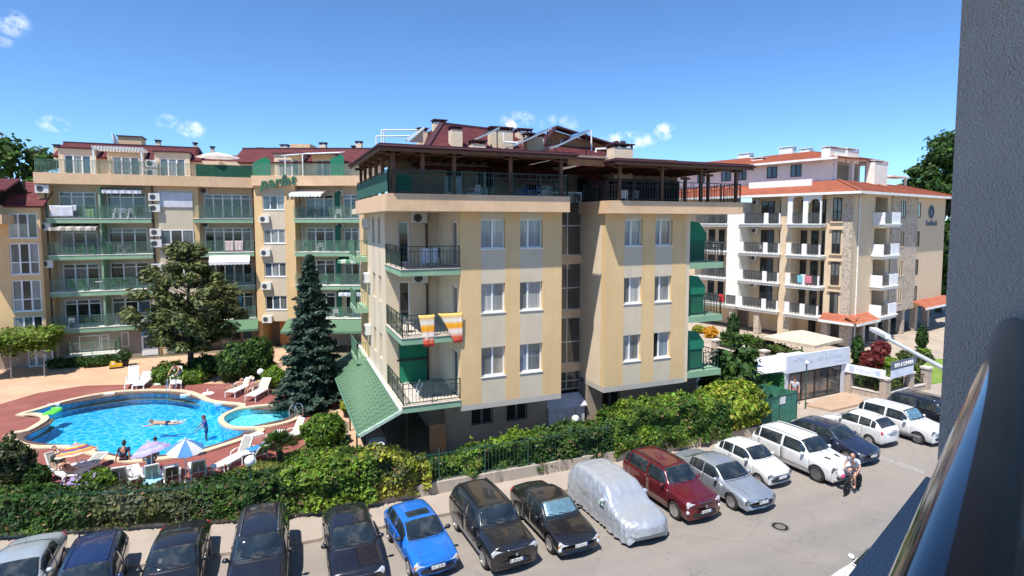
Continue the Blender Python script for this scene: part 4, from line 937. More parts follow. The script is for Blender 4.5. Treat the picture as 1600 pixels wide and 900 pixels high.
MB().tube([(7.12, NB_Y - .07, F1), (7.12, NB_Y - .07, TZ)], .055, 8).build('downpipe', M_pipe, nb)
for f, nm in ((F1, 'a'), (F2, 'b'), (F3, 'c')):
    bal = MB().box(LX - .02, 7.72, FY - .02, NB_Y, f - .30, f - .015).build('balcony', M_slabg, nb)
    MB().box(LX - .05, 7.70, FY - .05, NB_Y, f - .015, f + .02).build('balcony_floor', mat('balcony_tiles', (.55, .47, .40), rough=.7, var=.1, vs=4), bal)
    railing(bal, [(LX + .04, NB_Y - .02), (LX + .04, FY + .06), (7.68, FY + .06)], f + .02, .98, M_rail, motif=True, gap=.16)
# small balcony seen edge-on on the pool side of the left wall
for f in (F1, F2, F3):
    bal = MB().box(LX - .75, LX, 34.8, 37.6, f - .28, f).build('balcony', M_slabg, nb); railing(bal, [(LX, 34.84), (LX - .7, 34.84), (LX - .7, 37.56)], f, .98, M_raill, gap=.14)
    ac_unit(nb, LX, 34.3, f + 1.6 if f != F3 else f + 1.75, rz=R(-90))
# core of wing A / B so that no light leaks
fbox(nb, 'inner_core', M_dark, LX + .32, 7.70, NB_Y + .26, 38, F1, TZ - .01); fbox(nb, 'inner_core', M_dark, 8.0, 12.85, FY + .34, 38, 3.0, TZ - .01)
# stair bay between the wings
SBY = 27.35
fbox(nb, 'stair_wall', M_bei, 12.6, 12.88, 25.3, SBY, 2.69, TZ); fbox(nb, 'plinth_wall', M_dkbase, 12.6, 12.88, 26.86, SBY, .25, 2.68)
for z in (3.32, 6.26, 9.2): fbox(nb, 'stair_spandrel', M_pch, 12.88, 15.28, SBY - .02, SBY + .2, z, z + .42)
gz = [(.3 + 2.0, 3.32), (3.74, 6.26), (6.68, 9.2), (9.62, 13.0)]
for a, c in gz:
    f = MB(); rect_frame(f, 12.9, 15.27, a, c, SBY + .03, .05, .06); f.box(14.40, 14.46, SBY + .026, SBY + .085, a + .05, c - .05); zm = a + (c - a) * .47; f.box(12.95, 14.40, SBY + .032, SBY + .08, zm - .03, zm + .03); f.box(14.46, 15.22, SBY + .032, SBY + .08, zm - .03, zm + .03)
    w = f.build('stair_window', M_alu, nb)
    for xa, xb in ((12.95, 14.40), (14.46, 15.22)):
        for za, zb_ in ((a + .05, zm - .03), (zm + .03, c - .05)): MB().add([(xa, SBY + .06, za), (xb, SBY + .06, za), (xb, SBY + .06, zb_), (xa, SBY + .06, zb_)], [(0, 1, 2, 3)]).build('pane', panemat('stair_pane', (.075, .07, .06)), w)
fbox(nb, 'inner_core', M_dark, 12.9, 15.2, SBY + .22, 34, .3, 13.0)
# white entrance porch under the stair bay
pr = fbox(nb, 'porch', mat('porch_panel', (.52, .52, .56), rough=.6), 12.95, 15.1, 26.55, SBY, .3, 1.55)
MB().extr([(12.9, 26.42, 1.60), (15.2, 26.42, 1.60), (15.2, SBY, 2.05), (12.9, SBY, 2.05)], (0, 0, .06)).build('porch_roof', mat('porch_roof', (.50, .53, .60), rough=.4), pr)
for i in range(3): fbox(pr, 'porch_seam', M_pipeg, 13.45 + i * .55, 13.47 + i * .55, 26.535, 26.55, .35, 1.5)
# wing B side wall (faces the pool side), with grey base
fbox(nb, 'wall', M_crm, 15.30, 15.6, FY + .301, 30, 2.95, TZ); fbox(nb, 'wall_base_band', M_grb, 15.297, 15.6, FY + .301, 27, 2.68, 2.947)
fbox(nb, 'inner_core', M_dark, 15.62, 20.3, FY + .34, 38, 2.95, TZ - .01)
fbox(nb, 'wall', M_crm, 20.36, 20.6, FY + .02, 38, 2.7, TZ)
# plinth storey set back under the overhang
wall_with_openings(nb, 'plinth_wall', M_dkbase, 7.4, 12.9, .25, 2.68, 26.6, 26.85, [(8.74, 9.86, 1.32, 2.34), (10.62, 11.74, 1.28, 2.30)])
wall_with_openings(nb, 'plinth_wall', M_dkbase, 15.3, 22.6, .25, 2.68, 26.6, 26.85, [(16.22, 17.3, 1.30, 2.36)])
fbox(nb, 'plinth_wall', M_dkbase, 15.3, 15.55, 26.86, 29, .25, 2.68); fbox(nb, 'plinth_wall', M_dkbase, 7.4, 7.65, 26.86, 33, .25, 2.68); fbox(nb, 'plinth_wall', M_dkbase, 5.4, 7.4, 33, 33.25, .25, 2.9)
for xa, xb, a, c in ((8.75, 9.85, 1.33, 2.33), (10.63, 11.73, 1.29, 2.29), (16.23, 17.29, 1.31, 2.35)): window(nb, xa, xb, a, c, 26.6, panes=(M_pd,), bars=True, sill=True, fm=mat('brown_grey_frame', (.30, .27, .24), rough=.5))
# terrace parapets: left wing and right wing
def parapet(pts, z0, z1, t=.18):
    for a, c in zip(pts[:-1], pts[1:]):
        d = Vector((c[0] - a[0], c[1] - a[1])).normalized(); nx, ny = d.y * -t, d.x * t
        MB().prism([a, c, (c[0] + nx, c[1] + ny), (a[0] + nx, a[1] + ny)], z0, z1).build('terrace_parapet', M_pch, nb)
TL = 4.30; TF = 24.2
parapet([(TL, 34.2), (TL, TF + .003)], TZ, 12.60); parapet([(TL + .003, TF), (12.88, TF)], TZ, 12.60); parapet([(12.883, TF + .19), (12.883, SBY)], TZ, 12.60)
fbox(nb, 'terrace_slab', M_crm, TL + .002, 12.86, TF + .002, 36, TZ - .004, TZ + .30)
parapet([(15.06, TF), (23.42, TF)], TZ - .04, 12.45); parapet([(15.063, 27.3), (15.063, TF + .19)], TZ - .04, 12.45)
fbox(nb, 'terrace_slab', M_crm, 15.08, 23.38, TF + .182, 33, TZ - .044, TZ + .26); fbox(nb, 'terrace_parapet', M_pch, 23.2, 23.42, TF + .181, 30.5, TZ - .04, 12.45)
tr = railing(nb, [(TL + .09, 34.0), (TL + .09, TF + .09), (12.8, TF + .09), (12.8, 27.2)], 12.6, .98, M_rail, gap=.13, name='terrace_railing', motif=True)
MB().box(TL + .07, TL + .08, 24.35, 33.9, 12.7, 13.5).build('railing_infill', mat('green_mesh_infill', (.03, .13, .09), rough=.7, alpha=.85), tr)
railing(nb, [(15.15, 27.0), (15.15, TF + .09), (23.3, TF + .09), (23.3, 30.4)], 12.45, .98, M_railb, gap=.17, name='terrace_railing', motif=True)
# timber roof over the left terrace: battens, rafters, posts
def canopy(x0, x1, yf, yb, zf, zb, posts, sideposts, ext='canopy_roof', pb=12.6):
    c = MB().extr([(x0, yf, zf + .24), (x1, yf, zf + .24), (x1, yb, zb + .24), (x0, yb, zb + .24)], (0, 0, .05)).build(ext, M_ridge, nb)
    MB().box(x0, x1, yf, yf + .07, zf - .02, zf + .235).build('fascia_board', M_wood, c)
    s = MB(); s.extr([(x0, yf + .075, zf), (x0 + .06, yf + .075, zf), (x0 + .06, yb, zb), (x0, yb, zb)], (0, 0, .22)); s.build('fascia_board', M_wood, c)
    MB().tube([(x0 - .05, yf - .06, zf + .17), (x1 + .05, yf - .06, zf + .17)], .06, 8).build('gutter', M_ridge, c)
    MB().tube([(x0 - .06, yf - .06, zf + .17), (x0 - .06, yb, zb + .17)], .06, 8).build('gutter', M_ridge, c)
    n = round((x1 - x0) / .62)
    for i in range(1, n):
        x = x0 + (x1 - x0) * i / n; t = MB(); t.extr([(x - .04, yf + .08, zf + .08), (x + .04, yf + .08, zf + .08), (x + .04, yb - .05, zb + .08), (x - .04, yb - .05, zb + .08)], (0, 0, .13)); t.build('rafter', M_wood, c)
    bd = MB(); bd.extr([(x0 + .07, yf + .08, zf + .215), (x1 - .02, yf + .08, zf + .215), (x1 - .02, yb, zb + .215), (x0 + .07, yb, zb + .215)], (0, 0, .02)); bd.build('roof_boarding', M_wood, c)
    for x, y in posts + sideposts:
        k = (y - yf) / (yb - yf); zt = zf + (zb - zf) * k + .07
        p = MB().box(x - .075, x + .075, y - .075, y + .075, pb, zt).build('post', M_wood, nb); MB().box(x - .32, x + .32, y - .06, y + .06, zt - .16, zt - .03).build('post_head', M_wood, p)
    b = MB(); yy = posts[0][1]; k = (yy - yf) / (yb - yf); zt = zf + (zb - zf) * k; b.box(x0 + .1, x1 - .1, yy - .06, yy + .06, zt - .03, zt + .12); b.build('beam', M_wood, c)
    return c
canopy(3.95, 12.95, 23.68, 33.6, 14.30, 14.36, [(x, 24.42) for x in (4.62, 5.88, 7.28, 9.93, 12.5)], [(4.5, y) for y in (26.2, 28.0, 29.8, 31.6, 33.2)])
canopy(15.05, 23.6, 23.68, 30.6, 14.16, 14.02, [(x, 24.42) for x in (15.73, 18.25, 20.73, 23.1)], [(23.1, 26.6), (23.1, 28.6), (23.1, 30.3)], pb=12.45)
lk = MB().box(12.96, 15.01, 24.6, 24.72, 14.12, 14.42).build('link_beam', M_woodl, nb); MB().extr([(12.96, 24.5, 14.44), (15.0, 24.5, 14.44), (15.0, 31, 14.46), (12.96, 31, 14.46)], (0, 0, .06)).build('link_roof', M_ridge, lk)
# attic storey behind the terraces and its maroon roof
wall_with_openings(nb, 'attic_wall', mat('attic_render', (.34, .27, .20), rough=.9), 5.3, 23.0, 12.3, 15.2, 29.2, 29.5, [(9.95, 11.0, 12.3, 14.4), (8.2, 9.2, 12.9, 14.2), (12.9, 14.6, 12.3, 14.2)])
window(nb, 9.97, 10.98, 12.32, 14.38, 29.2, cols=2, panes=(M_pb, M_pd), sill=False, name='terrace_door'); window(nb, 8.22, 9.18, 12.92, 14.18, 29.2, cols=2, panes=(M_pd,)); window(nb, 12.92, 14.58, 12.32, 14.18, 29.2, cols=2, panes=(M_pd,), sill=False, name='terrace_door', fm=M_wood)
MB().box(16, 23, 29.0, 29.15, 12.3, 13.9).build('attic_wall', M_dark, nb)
rx0, rx1 = 7.0, 24.5
A1, A2 = onY(640, 226, 30), onY(985, 240, 30)
roofz = 14.2; ry0, ry1 = 29.0, 38.5
rl, rr_ = onY(690, 194, ry1), onY(962, 226, ry1)
shingle_roof(nb, [(6.6, ry0, roofz), (16.6, ry0, roofz), (rr_.x, ry1, rr_.z), (rl.x, ry1, rl.z)], M_maroon)
shingle_roof(nb, [(rl.x - .6, 45, roofz + .2), (6.6, ry0 + .01, roofz), (rl.x, ry1, rl.z), (rl.x, 44, rl.z)], M_maroon)
MB().beam((rl.x - .1, ry1, rl.z + .05), (rr_.x + .1, ry1, rr_.z + .05), .3, .14).build('ridge_cap', M_ridge, nb); MB().beam((6.6, ry0, roofz + .06), (rl.x, ry1, rl.z + .06), .3, .12).build('hip_cap', M_ridge, nb)
lower = shingle_roof(nb, [(10.6, 27.2, 13.55), (14.4, 27.2, 13.3), (14.4, 29.3, 14.5), (10.6, 29.3, 14.75)], M_maroon, name='lower_roof'); 
shingle_roof(nb, [(15.9, 27.3, 13.4), (18.0, 27.6, 13.2), (16.6, 29.3, 14.7), (15.9, 29.3, 14.7)], M_maroon, name='lower_roof')
# chimneys, gable, pipes on the roof
for px0, px1, pyt, pyb, yy in ((701, 722, 197, 232, 33.5), (763, 800, 198, 222, 34.0), (675, 697, 187, 210, 40), (733, 758, 219, 232, 30.2), (806, 830, 201, 212, 37), (818, 848, 208, 232, 33), (651, 668, 200, 214, 42)):
    a, c = onY(px0, pyt, yy), onY(px1, pyb, yy); chimney(nb, (a.x + c.x) / 2, yy, min(c.z - .8, 15), a.z - .23, max(.5, c.x - a.x - .16), .7)
a, c = onY(954, 231, 29), onY(983, 242, 29); ch = chimney(nb, (a.x + c.x) / 2, 29, 13.9, a.z, c.x - a.x, .8)
for px in (963, 973): q = onY(px, 226, 29); MB().lathe([(.10, -.25), (.10, .0), (.17, .05), (.17, .18), (1e-4, .24)], 12, q).build('chimney_pot', M_pipe, ch)
g0, g1, g2 = onY(842, 232, 36), onY(862, 203, 36), onY(948, 229, 36)
MB().extr([g0, g2, g1], (0, .25, 0)).build('gable', M_woodl, nb); MB().beam(g0 + Vector((0, -.4, .1)), g1 + Vector((0, -.4, .12)), .9, .12).build('gable_verge', M_ridge, nb); MB().beam(g1 + Vector((0, -.4, .12)), g2 + Vector((.4, -.4, .0)), .9, .12).build('gable_verge', M_ridge, nb)
wp = MB()
for y_ in (203.5, 213): a, c = onY(596 if y_ < 210 else 588, y_, 34), onY(652 if y_ < 210 else 640, y_ - .5, 34); wp.tube([a, c], .045, 6)
for x_ in (596, 588, 600): a, c = onY(x_, 203 if x_ != 588 else 213, 34), onY(x_, 226, 34); wp.tube([a, c], .045, 6)
wp.build('white_pipe_frame', M_white, nb)
vb = MB(); a, c = onY(640, 221, 35), onY(661, 203, 35); vb.extr([(a.x, 35, a.z), (c.x, 35, a.z), (c.x, 35, c.z)], (0, .3, 0)); vb.build('stair_gable', M_crm, nb); MB().beam(a + Vector((-.2, -.05, .05)), c + Vector((0, -.05, .1)), .5, .12).build('white_verge', M_white, nb)
p1, p2, p3, p4 = onY(787, 207, 32), onY(787, 222, 32), onY(812, 223.5, 32), onY(816, 221, 32); MB().tube([p1, p2, p3], .07, 8).build('white_vent_pipe', M_white, nb)
MB().tube([onY(931, 238, 29.5), onY(931, 233, 29.5), onY(952, 232, 29.5)], .06, 8).build('white_vent_pipe', M_white, nb); MB().tube([onY(924, 236, 31), onY(924, 203, 31)], .05, 8).build('white_mast', M_white, nb)
# solar collectors on the roof: things of their own
M_sol = mat('solar_glass', (.03, .035, .05), rough=.12, var=.2, vs=2, spec=.8, coat=1)
def collector(lab, lo, hi, yy, dep=2.2):
    a, c = onY(*lo, yy), onY(*hi, yy); root = thing('solar_collector', lab, 'solar panel', (a.x, yy, a.z - .3), group='solar collectors on the roof')
    d = c - a; k = MB(); k.extr([(0, 0, .3), (0, dep, .3), (d.x, dep, d.z + .3), (d.x, 0, d.z + .3)], (0, 0, .10)); k.build('frame', M_alu, root)
    k = MB(); k.extr([(.05, .06, .41), (.05, dep - .06, .41), (d.x - .05, dep - .06, d.z + .40), (d.x - .05, .06, d.z + .40)], (0, 0, .012)); k.build('glass', M_sol, root)
    k = MB(); k.beam((0, 0, -.4), (0, 0, .3), .05, .05); k.build('leg', M_railb, root); k = MB(); k.beam((d.x * .9, .1, -.5), (d.x * .9, .1, d.z * .9 + .3), .05, .05); k.build('leg', M_railb, root)
collector('solar collector with a thin dark frame between the two beige chimneys', (748, 217), (781, 201), 31.5); collector('tilted solar collector reaching the gable peak', (803, 229), (862, 202), 31.0); collector('tilted solar collector beside the white mast', (868, 231), (923, 205), 30.5)
a = onY(797, 196, 34); dsh = thing('satellite_dish', 'small white satellite dish on the roof beside the chimneys', 'satellite dish', (a.x, 34, a.z - .35)); k = MB(); k.lathe([(1e-4, 0), (.2, .03), (.36, .10), (.36, .12), (.2, .05), (1e-4, .02)], 18); q = MB(); q.merge(k, Matrix.Translation((0, 0, .35)) @ Matrix.Rotation(R(65), 4, 'X')); q.build('dish', M_white, dsh); MB().tube([(0, .05, -.6), (0, .05, .35)], .03, 6).build('pole', M_pipeg, dsh)
# balconies on the far side of wing B, with green awning cloths
for f in (F1, F2, F3 - .1):
    bal = MB().box(20.6, 22.9, FY - .02, 28.2, f - .34, f).build('balcony', M_slabg, nb)
    railing(bal, [(20.62, FY + .05), (22.84, FY + .05), (22.84, 28.1)], f, .98, M_rail, gap=.2, motif=True)
    aw = MB(); aw.extr([(20.63, FY + .30, f + 1.15), (21.95, FY + .30, f + 1.15), (21.95, FY + .30, f + 1.55), (21.45, FY + .30, f + 2.15), (20.63, FY + .30, f + 2.25)], (0, .02, 0)); aw.build('balcony_awning', M_shade_g, nb)
    aw = MB(); aw.box(20.63, 21.9, FY + .35, FY + .37, f + .1, f + 1.15); aw.build('balcony_screen', mat('green_screen', (.012, .13, .075), rough=.8), nb)
fbox(nb, 'end_wall', M_crm, 20.61, 21.0, 28.3, 34, 2.7, TZ)
# ground floor restaurant terrace under the green shingle lean-to
M_gsh = mat('green_shingle', (.092, .175, .10), rough=.85, var=.10, vs=3, bump=.2, bs=25); M_gsh2 = mat('green_shingle_dark', (.062, .125, .072), rough=.85, var=.1, vs=3)
e0, e1, r0, r1 = Vector((3.17, 25.2, 2.12)), Vector((3.12, 38.8, 2.12)), Vector((LX - .02, 25.05, 3.02)), Vector((LX - .02, 38.8, 3.16))
lt = MB().extr([e0, e1, r1, r0], (0, 0, -.07)).build('lean_to_roof', M_gsh, nb, recalc=True)
rows, cols = 13, 46; ta, tb = MB(), MB()
nrm = (e1 - e0).cross(r0 - e0).normalized(); nrm = nrm if nrm.z > 0 else -nrm
for i in range(rows):
    for j in range(cols):
        u0, u1, v0, v1 = (j + .04) / cols, (j + .96) / cols, i / rows, (i + 1.02) / rows
        if (i % 2): u0 += .5 / cols; u1 = min(1, u1 + .5 / cols)
        P = lambda u, v: e0.lerp(e1, u).lerp(r0.lerp(r1, u), min(v, 1))
        h0 = .016 + .004 * random.random(); q = [P(u0, v0) + nrm * h0, P(u1, v0) + nrm * h0, P(u1, v1) + nrm * .004, P(u0, v1) + nrm * .004, P(u0, v0), P(u1, v0)]
        (ta if (i + j) % 2 else tb).add(q, [(0, 1, 2, 3), (4, 5, 1, 0)])
tag(ta.build('shingles', M_gsh, nb), kind='stuff'); tag(tb.build('shingles', M_gsh2, nb), kind='stuff')
MB().beam(e0 + Vector((-.03, -.05, .0)), r0 + Vector((.0, -.05, .02)), .12, .14).build('verge_trim', mat('pale_green_trim', (.42, .55, .45), rough=.6, var=.2, vs=4), nb)
MB().tube([e0 + Vector((-.06, -.1, -.03)), e1 + Vector((-.06, 0, -.03))], .05, 8).build('gutter', M_raill, nb)
MB().beam(r0 + Vector((-.03, 0, .06)), r1 + Vector((-.03, 0, .06)), .16, .10).build('flashing', M_whiter, nb)
for y in (25.5, 28.2, 31, 34, 37): MB().tube([(3.4, y, GZ), (3.4, y, 2.1)], .04, 8).build('terrace_post', M_railb, nb)
MB().tube([(4.4, 25.6, GZ), (4.4, 25.6, 2.5)], .04, 8).build('terrace_post', M_railb, nb); MB().tube([(5.3, 25.5, GZ), (5.3, 25.5, 2.9)], .04, 8).build('terrace_post', M_railb, nb)
fbox(nb, 'cabinet_partition', mat('orange_board', (.36, .19, .09), rough=.7), 6.55, 7.35, 26.3, 26.4, GZ, 1.75)
# things left on the balconies
cloth('towel', 'orange and white striped towel hung narrow on the middle balcony rail', 'towel', (5.75, FY + .02, F2 + 1.0), (6.50, FY + .02, F2 + 1.0), 1.45, mat('towel_a', (.85, .25, .03), rough=.9), taper=.1, skl=.28, group='orange towels on the balcony')
cloth('towel', 'wide orange and white towel draped slanting beside the wall on the middle balcony rail', 'towel', (6.62, FY - .02, F2 + 1.03), (7.78, FY - .06, F2 + 1.03), 1.38, mat('towel_b', (.85, .22, .02), rough=.9), skl=.66, group='orange towels on the balcony')
def towelmat(m, z0, L):
    nt = m.node_tree; b_ = nt.nodes['Principled BSDF']; tc = nd(nt, 'ShaderNodeTexCoord'); sp = nd(nt, 'ShaderNodeSeparateXYZ'); nt.links.new(tc.outputs['Object'], sp.inputs[0])
    mr = nd(nt, 'ShaderNodeMapRange'); mr.inputs['From Min'].default_value = z0; mr.inputs['From Max'].default_value = z0 - L; nt.links.new(sp.outputs['Z'], mr.inputs['Value'])
    cr = nd(nt, 'ShaderNodeValToRGB'); e = cr.color_ramp.elements; e[0].position = 0; e[0].color = (.92, .50, .10, 1); e[1].position = 1; e[1].color = (.75, .07, .05, 1)
    for p, c in ((.12, (.78, .52, .22, 1)), (.26, (.88, .82, .74, 1)), (.38, (.95, .45, .03, 1)), (.50, (.95, .36, .01, 1)), (.62, (.88, .80, .72, 1)), (.72, (.85, .62, .5, 1)), (.84, (.72, .12, .05, 1))):
        k = e.new(p); k.color = c
    nt.links.new(mr.outputs[0], cr.inputs[0]); nt.links.new(cr.outputs[0], b_.inputs['Base Color'])
towelmat(MATS['towel_a'], F2 + 1.0, 1.42); towelmat(MATS['towel_b'], F2 + 1.03, 1.32)
chair('white', (6.55, 26.3, F3 + .02), 2.6, 'white chair on the top balcony beside the door'); chair('grey', (7.0, 26.9, F3 + .02), 3.4, 'dark chair behind the white one on the top balcony')
cloth('towel', 'white cloth over the chair on the top balcony', 'towel', (6.1, 25.9, F3 + .9), (6.9, 25.9, F3 + .9), .7, mat('white_cloth', (.62, .64, .70), rough=.9))
chair('grey', (5.55, 26.3, F2 + .02), 2.0, 'dark chair in the corner of the middle balcony'); 
dr = thing('drying_rack', 'folded white metal drying rack on the lowest balcony', 'drying rack', (5.75, 26.0, F1 + .02)); k = MB()
for s_ in (-1, 1): k.tube([(-.30, s_ * .3, .75), (0, s_ * .3, 0)], .018, 6); k.tube([(.36, s_ * .3, .80), (0, s_ * .3, 0)], .018, 6)
for t in (.3, .45, .6, .75, .9): k.tube([(.36 * t, -.3, .8 * t), (.36 * t, .3, .8 * t)], .012, 5); 
k.build('wire_frame', M_white, dr); table('grey', (6.85, 26.1, F1 + .02), 'small grey blue round table on the lowest balcony')
fbox(nb, 'balcony_screen', M_shade_g, 5.63, 7.05, NB_Y - .14, NB_Y - .12, F1 + .02, F1 + 2.7); MB().beam((5.5, NB_Y - .2, F1 + 1.2), (7.1, NB_Y - .2, F1 + 1.2), .05, .10).build('screen_bar', M_railb, nb)
for (x, k_, lab) in ((8.55, 'white', 'white chair on the roof terrace near the middle post'), (10.95, 'blue', 'blue chair on the roof terrace left of its pair'), (11.55, 'blue', 'blue chair on the roof terrace beside the end post'), (12.1, 'white', 'white chair at the end of the roof terrace')): chair(k_, (x, 25.6, 12.3), 3.0 + x * .1, lab, 'chairs on the roof terraces')
chair('white', (16.5, 25.3, 12.2), 2.8, 'pale chair on the right roof terrace by the corner post', 'chairs on the roof terraces'); chair('grey', (17.1, 25.3, 12.2), 3.3, 'grey chair on the right roof terrace next to a pale one', 'chairs on the roof terraces')
MB().box(4.95, 5.6, 25.35, 25.39, 12.75, 13.5).build('green_windbreak', M_shade_g, nb)
table('white', (4.25, 27.3, GZ), 'white table under the green lean-to roof')
# ================================================================ the hotel round the pool: long front (world aligned) and an angled wing
def adopt(tmp, root):
    M = root.matrix_basis.inverted() @ tmp.matrix_basis
    for ch in list(tmp.children): ml = ch.matrix_basis.copy(); ch.parent = root; ch.matrix_basis = M @ ml
    bpy.data.objects.remove(tmp)
def tmpframe(x, y, rot):
    o = bpy.data.objects.new('frame', None); COL.objects.link(o); o.location = (x, y, 0); o.rotation_euler = (0, 0, rot); return o
HY = 55.0; HF = [3.02, 5.92, 8.80, 11.68]; HT = 14.35
M_glinf = mat('green_glass_infill', (.17, .27, .21), rough=.3, var=.15, alpha=.15)
M_cin = mat('cream_recess', (.60, .50, .37), rough=.9, var=.06)
hot = thing('hotel', 'long cream hotel with green balconies and a maroon roof behind the pool', 'building', (0, 0, 0))
h1 = tmpframe(0, HY, 0); hx = lambda px, d=0, py=347: onY(px, py, HY + d).x
def hotel_balcony(par, x0, x1, f, dep=1.3, front=.35, mots=1.25, solid=None, m=None):
    """slab projecting `front` before the wall plane y=0 and `dep` behind it"""
    b = MB().box(x0, x1, -front, dep, f - .36, f - .012).build('balcony', m or M_slabg, par); MB().box(x0 - .03, x1 + .03, -front - .03, dep, f - .012, f + .03).build('slab_edge', M_whiter, b)
    railing(b, [(x0 + .03, -front + .05), (x1 - .03, -front + .05)], f + .03, .97, M_raill, gap=.22, post=mots, r=.009, mesh=solid or M_glinf)
    return b
def french(par, x0, x1, f, y, panes, cols=3, name='window', h=2.12): return window(par, x0, x1, f + .06, f + h, y, cols=cols, trans=.36, panes=panes, rec=-.09, sill=False, fw=.065, name=name)
PN = [(M_pd, M_pb, M_pd, M_pd, M_pd, M_pb), (M_pb, M_pd, M_pg, M_pd, M_pd, M_pb), (M_pg, M_pd, M_pd, M_pd, M_pb, M_pd), (M_pd, M_pd, M_pg, M_pb, M_pd, M_pd)]
xa, xb, xc, xd, xe = hx(62), hx(76), hx(241), hx(311), hx(396)
rec = 1.3
# S1: cream pier, recessed balcony wall, green divider
fbox(h1, 'wall', M_yel, xa, xb, 0, 8, .3, HT); fbox(h1, 'wall', M_yel, xc, xd, .05, 8, .3, HT)
fbox(h1, 'recess_wall', M_cin, xb, xc, rec, rec + .3, .3, HT); fbox(h1, 'recess_wall', M_cin, xd, xe, rec, rec + .3, .3, HT)
fbox(h1, 'wall', M_yel, xe, xe + .5, 0, 8, .3, HT)
w1a, w1b, w1m, w2a, w2b = hx(95, rec), hx(152, rec), hx(158), hx(170, rec), hx(230, rec)
for k, f in enumerate(HF):
    hotel_balcony(h1, xb - .05, xc - .15, f, rec)
    french(h1, w1a, w1b, f, rec, PN[k]); french(h1, w2a, w2b, f, rec, PN[(k + 2) % 4])
    fbox(h1, 'balcony_divider', M_slabg, w1m - .06, w1m + .06, -.2, rec, f + .03, f + 2.5)
    hotel_balcony(h1, xd - .35, xe, f, rec, front=.25)
    french(h1, hx(320, rec), hx(392, rec), f, rec, PN[(k + 1) % 4], cols=5)
    ac_unit(h1, hx(70), 0, f + 1.95, w=.85, h=.62) if k else None
    for j in (0, 1): ac_unit(h1, hx(243), .05, f + .55 + j * .9, w=.8, h=.62)
    ac_unit(h1, hx(322, rec), rec, f + 2.15, w=.5, h=.5)
fbox(h1, 'recess_soffit', M_cin, xb, xc, 0, rec, HT - .02, HT + .06)
MB().tube([(hx(74), -.08, .4), (hx(74), -.08, HT)], .06, 8).build('downpipe', M_pipe, h1); MB().tube([(hx(240), -.08, .4), (hx(240), -.08, HT)], .06, 8).build('downpipe', M_pipe, h1); MB().tube([(hx(397), -.1, .4), (hx(397), -.1, HT)], .07, 8).build('downpipe', M_pipe, h1)
# S2: wall panel column with windows and a shuttered one
s2a, s2b = hx(248), hx(302)
fbox(h1, 'wall_panel', M_bei, s2a, s2b, .02, .06, .4, HT - .3)
for k, f in enumerate(HF):
    if k == 3:
        fbox(h1, 'roller_shutter', mat('pale_shutter', (.62, .63, .68), rough=.5), s2a, s2b, -.06, .0, f + .95, f + 2.15)
    else: window(h1, s2a, s2b, f + .75, f + 1.95, -.0, cols=3, panes=(M_pb, M_pd, M_pg), rec=-.02, sill=True)
# ground floor
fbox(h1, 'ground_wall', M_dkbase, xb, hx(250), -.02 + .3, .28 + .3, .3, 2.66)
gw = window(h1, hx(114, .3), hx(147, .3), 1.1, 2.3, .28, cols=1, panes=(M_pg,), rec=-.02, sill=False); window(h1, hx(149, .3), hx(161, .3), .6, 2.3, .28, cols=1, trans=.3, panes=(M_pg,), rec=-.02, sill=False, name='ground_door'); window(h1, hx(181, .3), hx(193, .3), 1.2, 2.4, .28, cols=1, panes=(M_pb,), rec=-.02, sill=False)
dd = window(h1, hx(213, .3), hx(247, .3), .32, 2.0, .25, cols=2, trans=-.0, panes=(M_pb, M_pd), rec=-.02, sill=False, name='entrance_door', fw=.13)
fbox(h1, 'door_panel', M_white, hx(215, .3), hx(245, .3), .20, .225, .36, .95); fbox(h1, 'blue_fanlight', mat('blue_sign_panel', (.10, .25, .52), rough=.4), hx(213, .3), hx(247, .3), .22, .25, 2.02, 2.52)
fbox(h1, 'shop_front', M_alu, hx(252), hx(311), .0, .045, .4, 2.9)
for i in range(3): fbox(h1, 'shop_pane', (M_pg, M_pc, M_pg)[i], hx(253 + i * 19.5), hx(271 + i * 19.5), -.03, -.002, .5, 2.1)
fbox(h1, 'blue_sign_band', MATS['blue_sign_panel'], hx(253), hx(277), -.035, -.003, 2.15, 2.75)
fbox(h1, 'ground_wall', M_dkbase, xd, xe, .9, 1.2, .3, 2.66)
for i in range(4): fbox(h1, 'ground_pane', (M_pd, M_pg, M_pd, M_pb)[i], hx(322 + i * 17), hx(335 + i * 17), .86, .895, .4, 2.2)
gb = MB().box(hx(94, -1), hx(173, -1), -1.1, .28, .34, .95).build('balcony', M_slabg, h1); fbox(gb, 'slab_edge', M_whiter, hx(94, -1) - .02, hx(173, -1) + .02, -1.13, .28, .95, 1.0); railing(gb, [(hx(94, -1) + .05, .2), (hx(94, -1) + .05, -1.05), (hx(173, -1) - .05, -1.05), (hx(173, -1) - .05, .2)], 1.0, .95, M_raill, gap=.2, mesh=M_glinf)
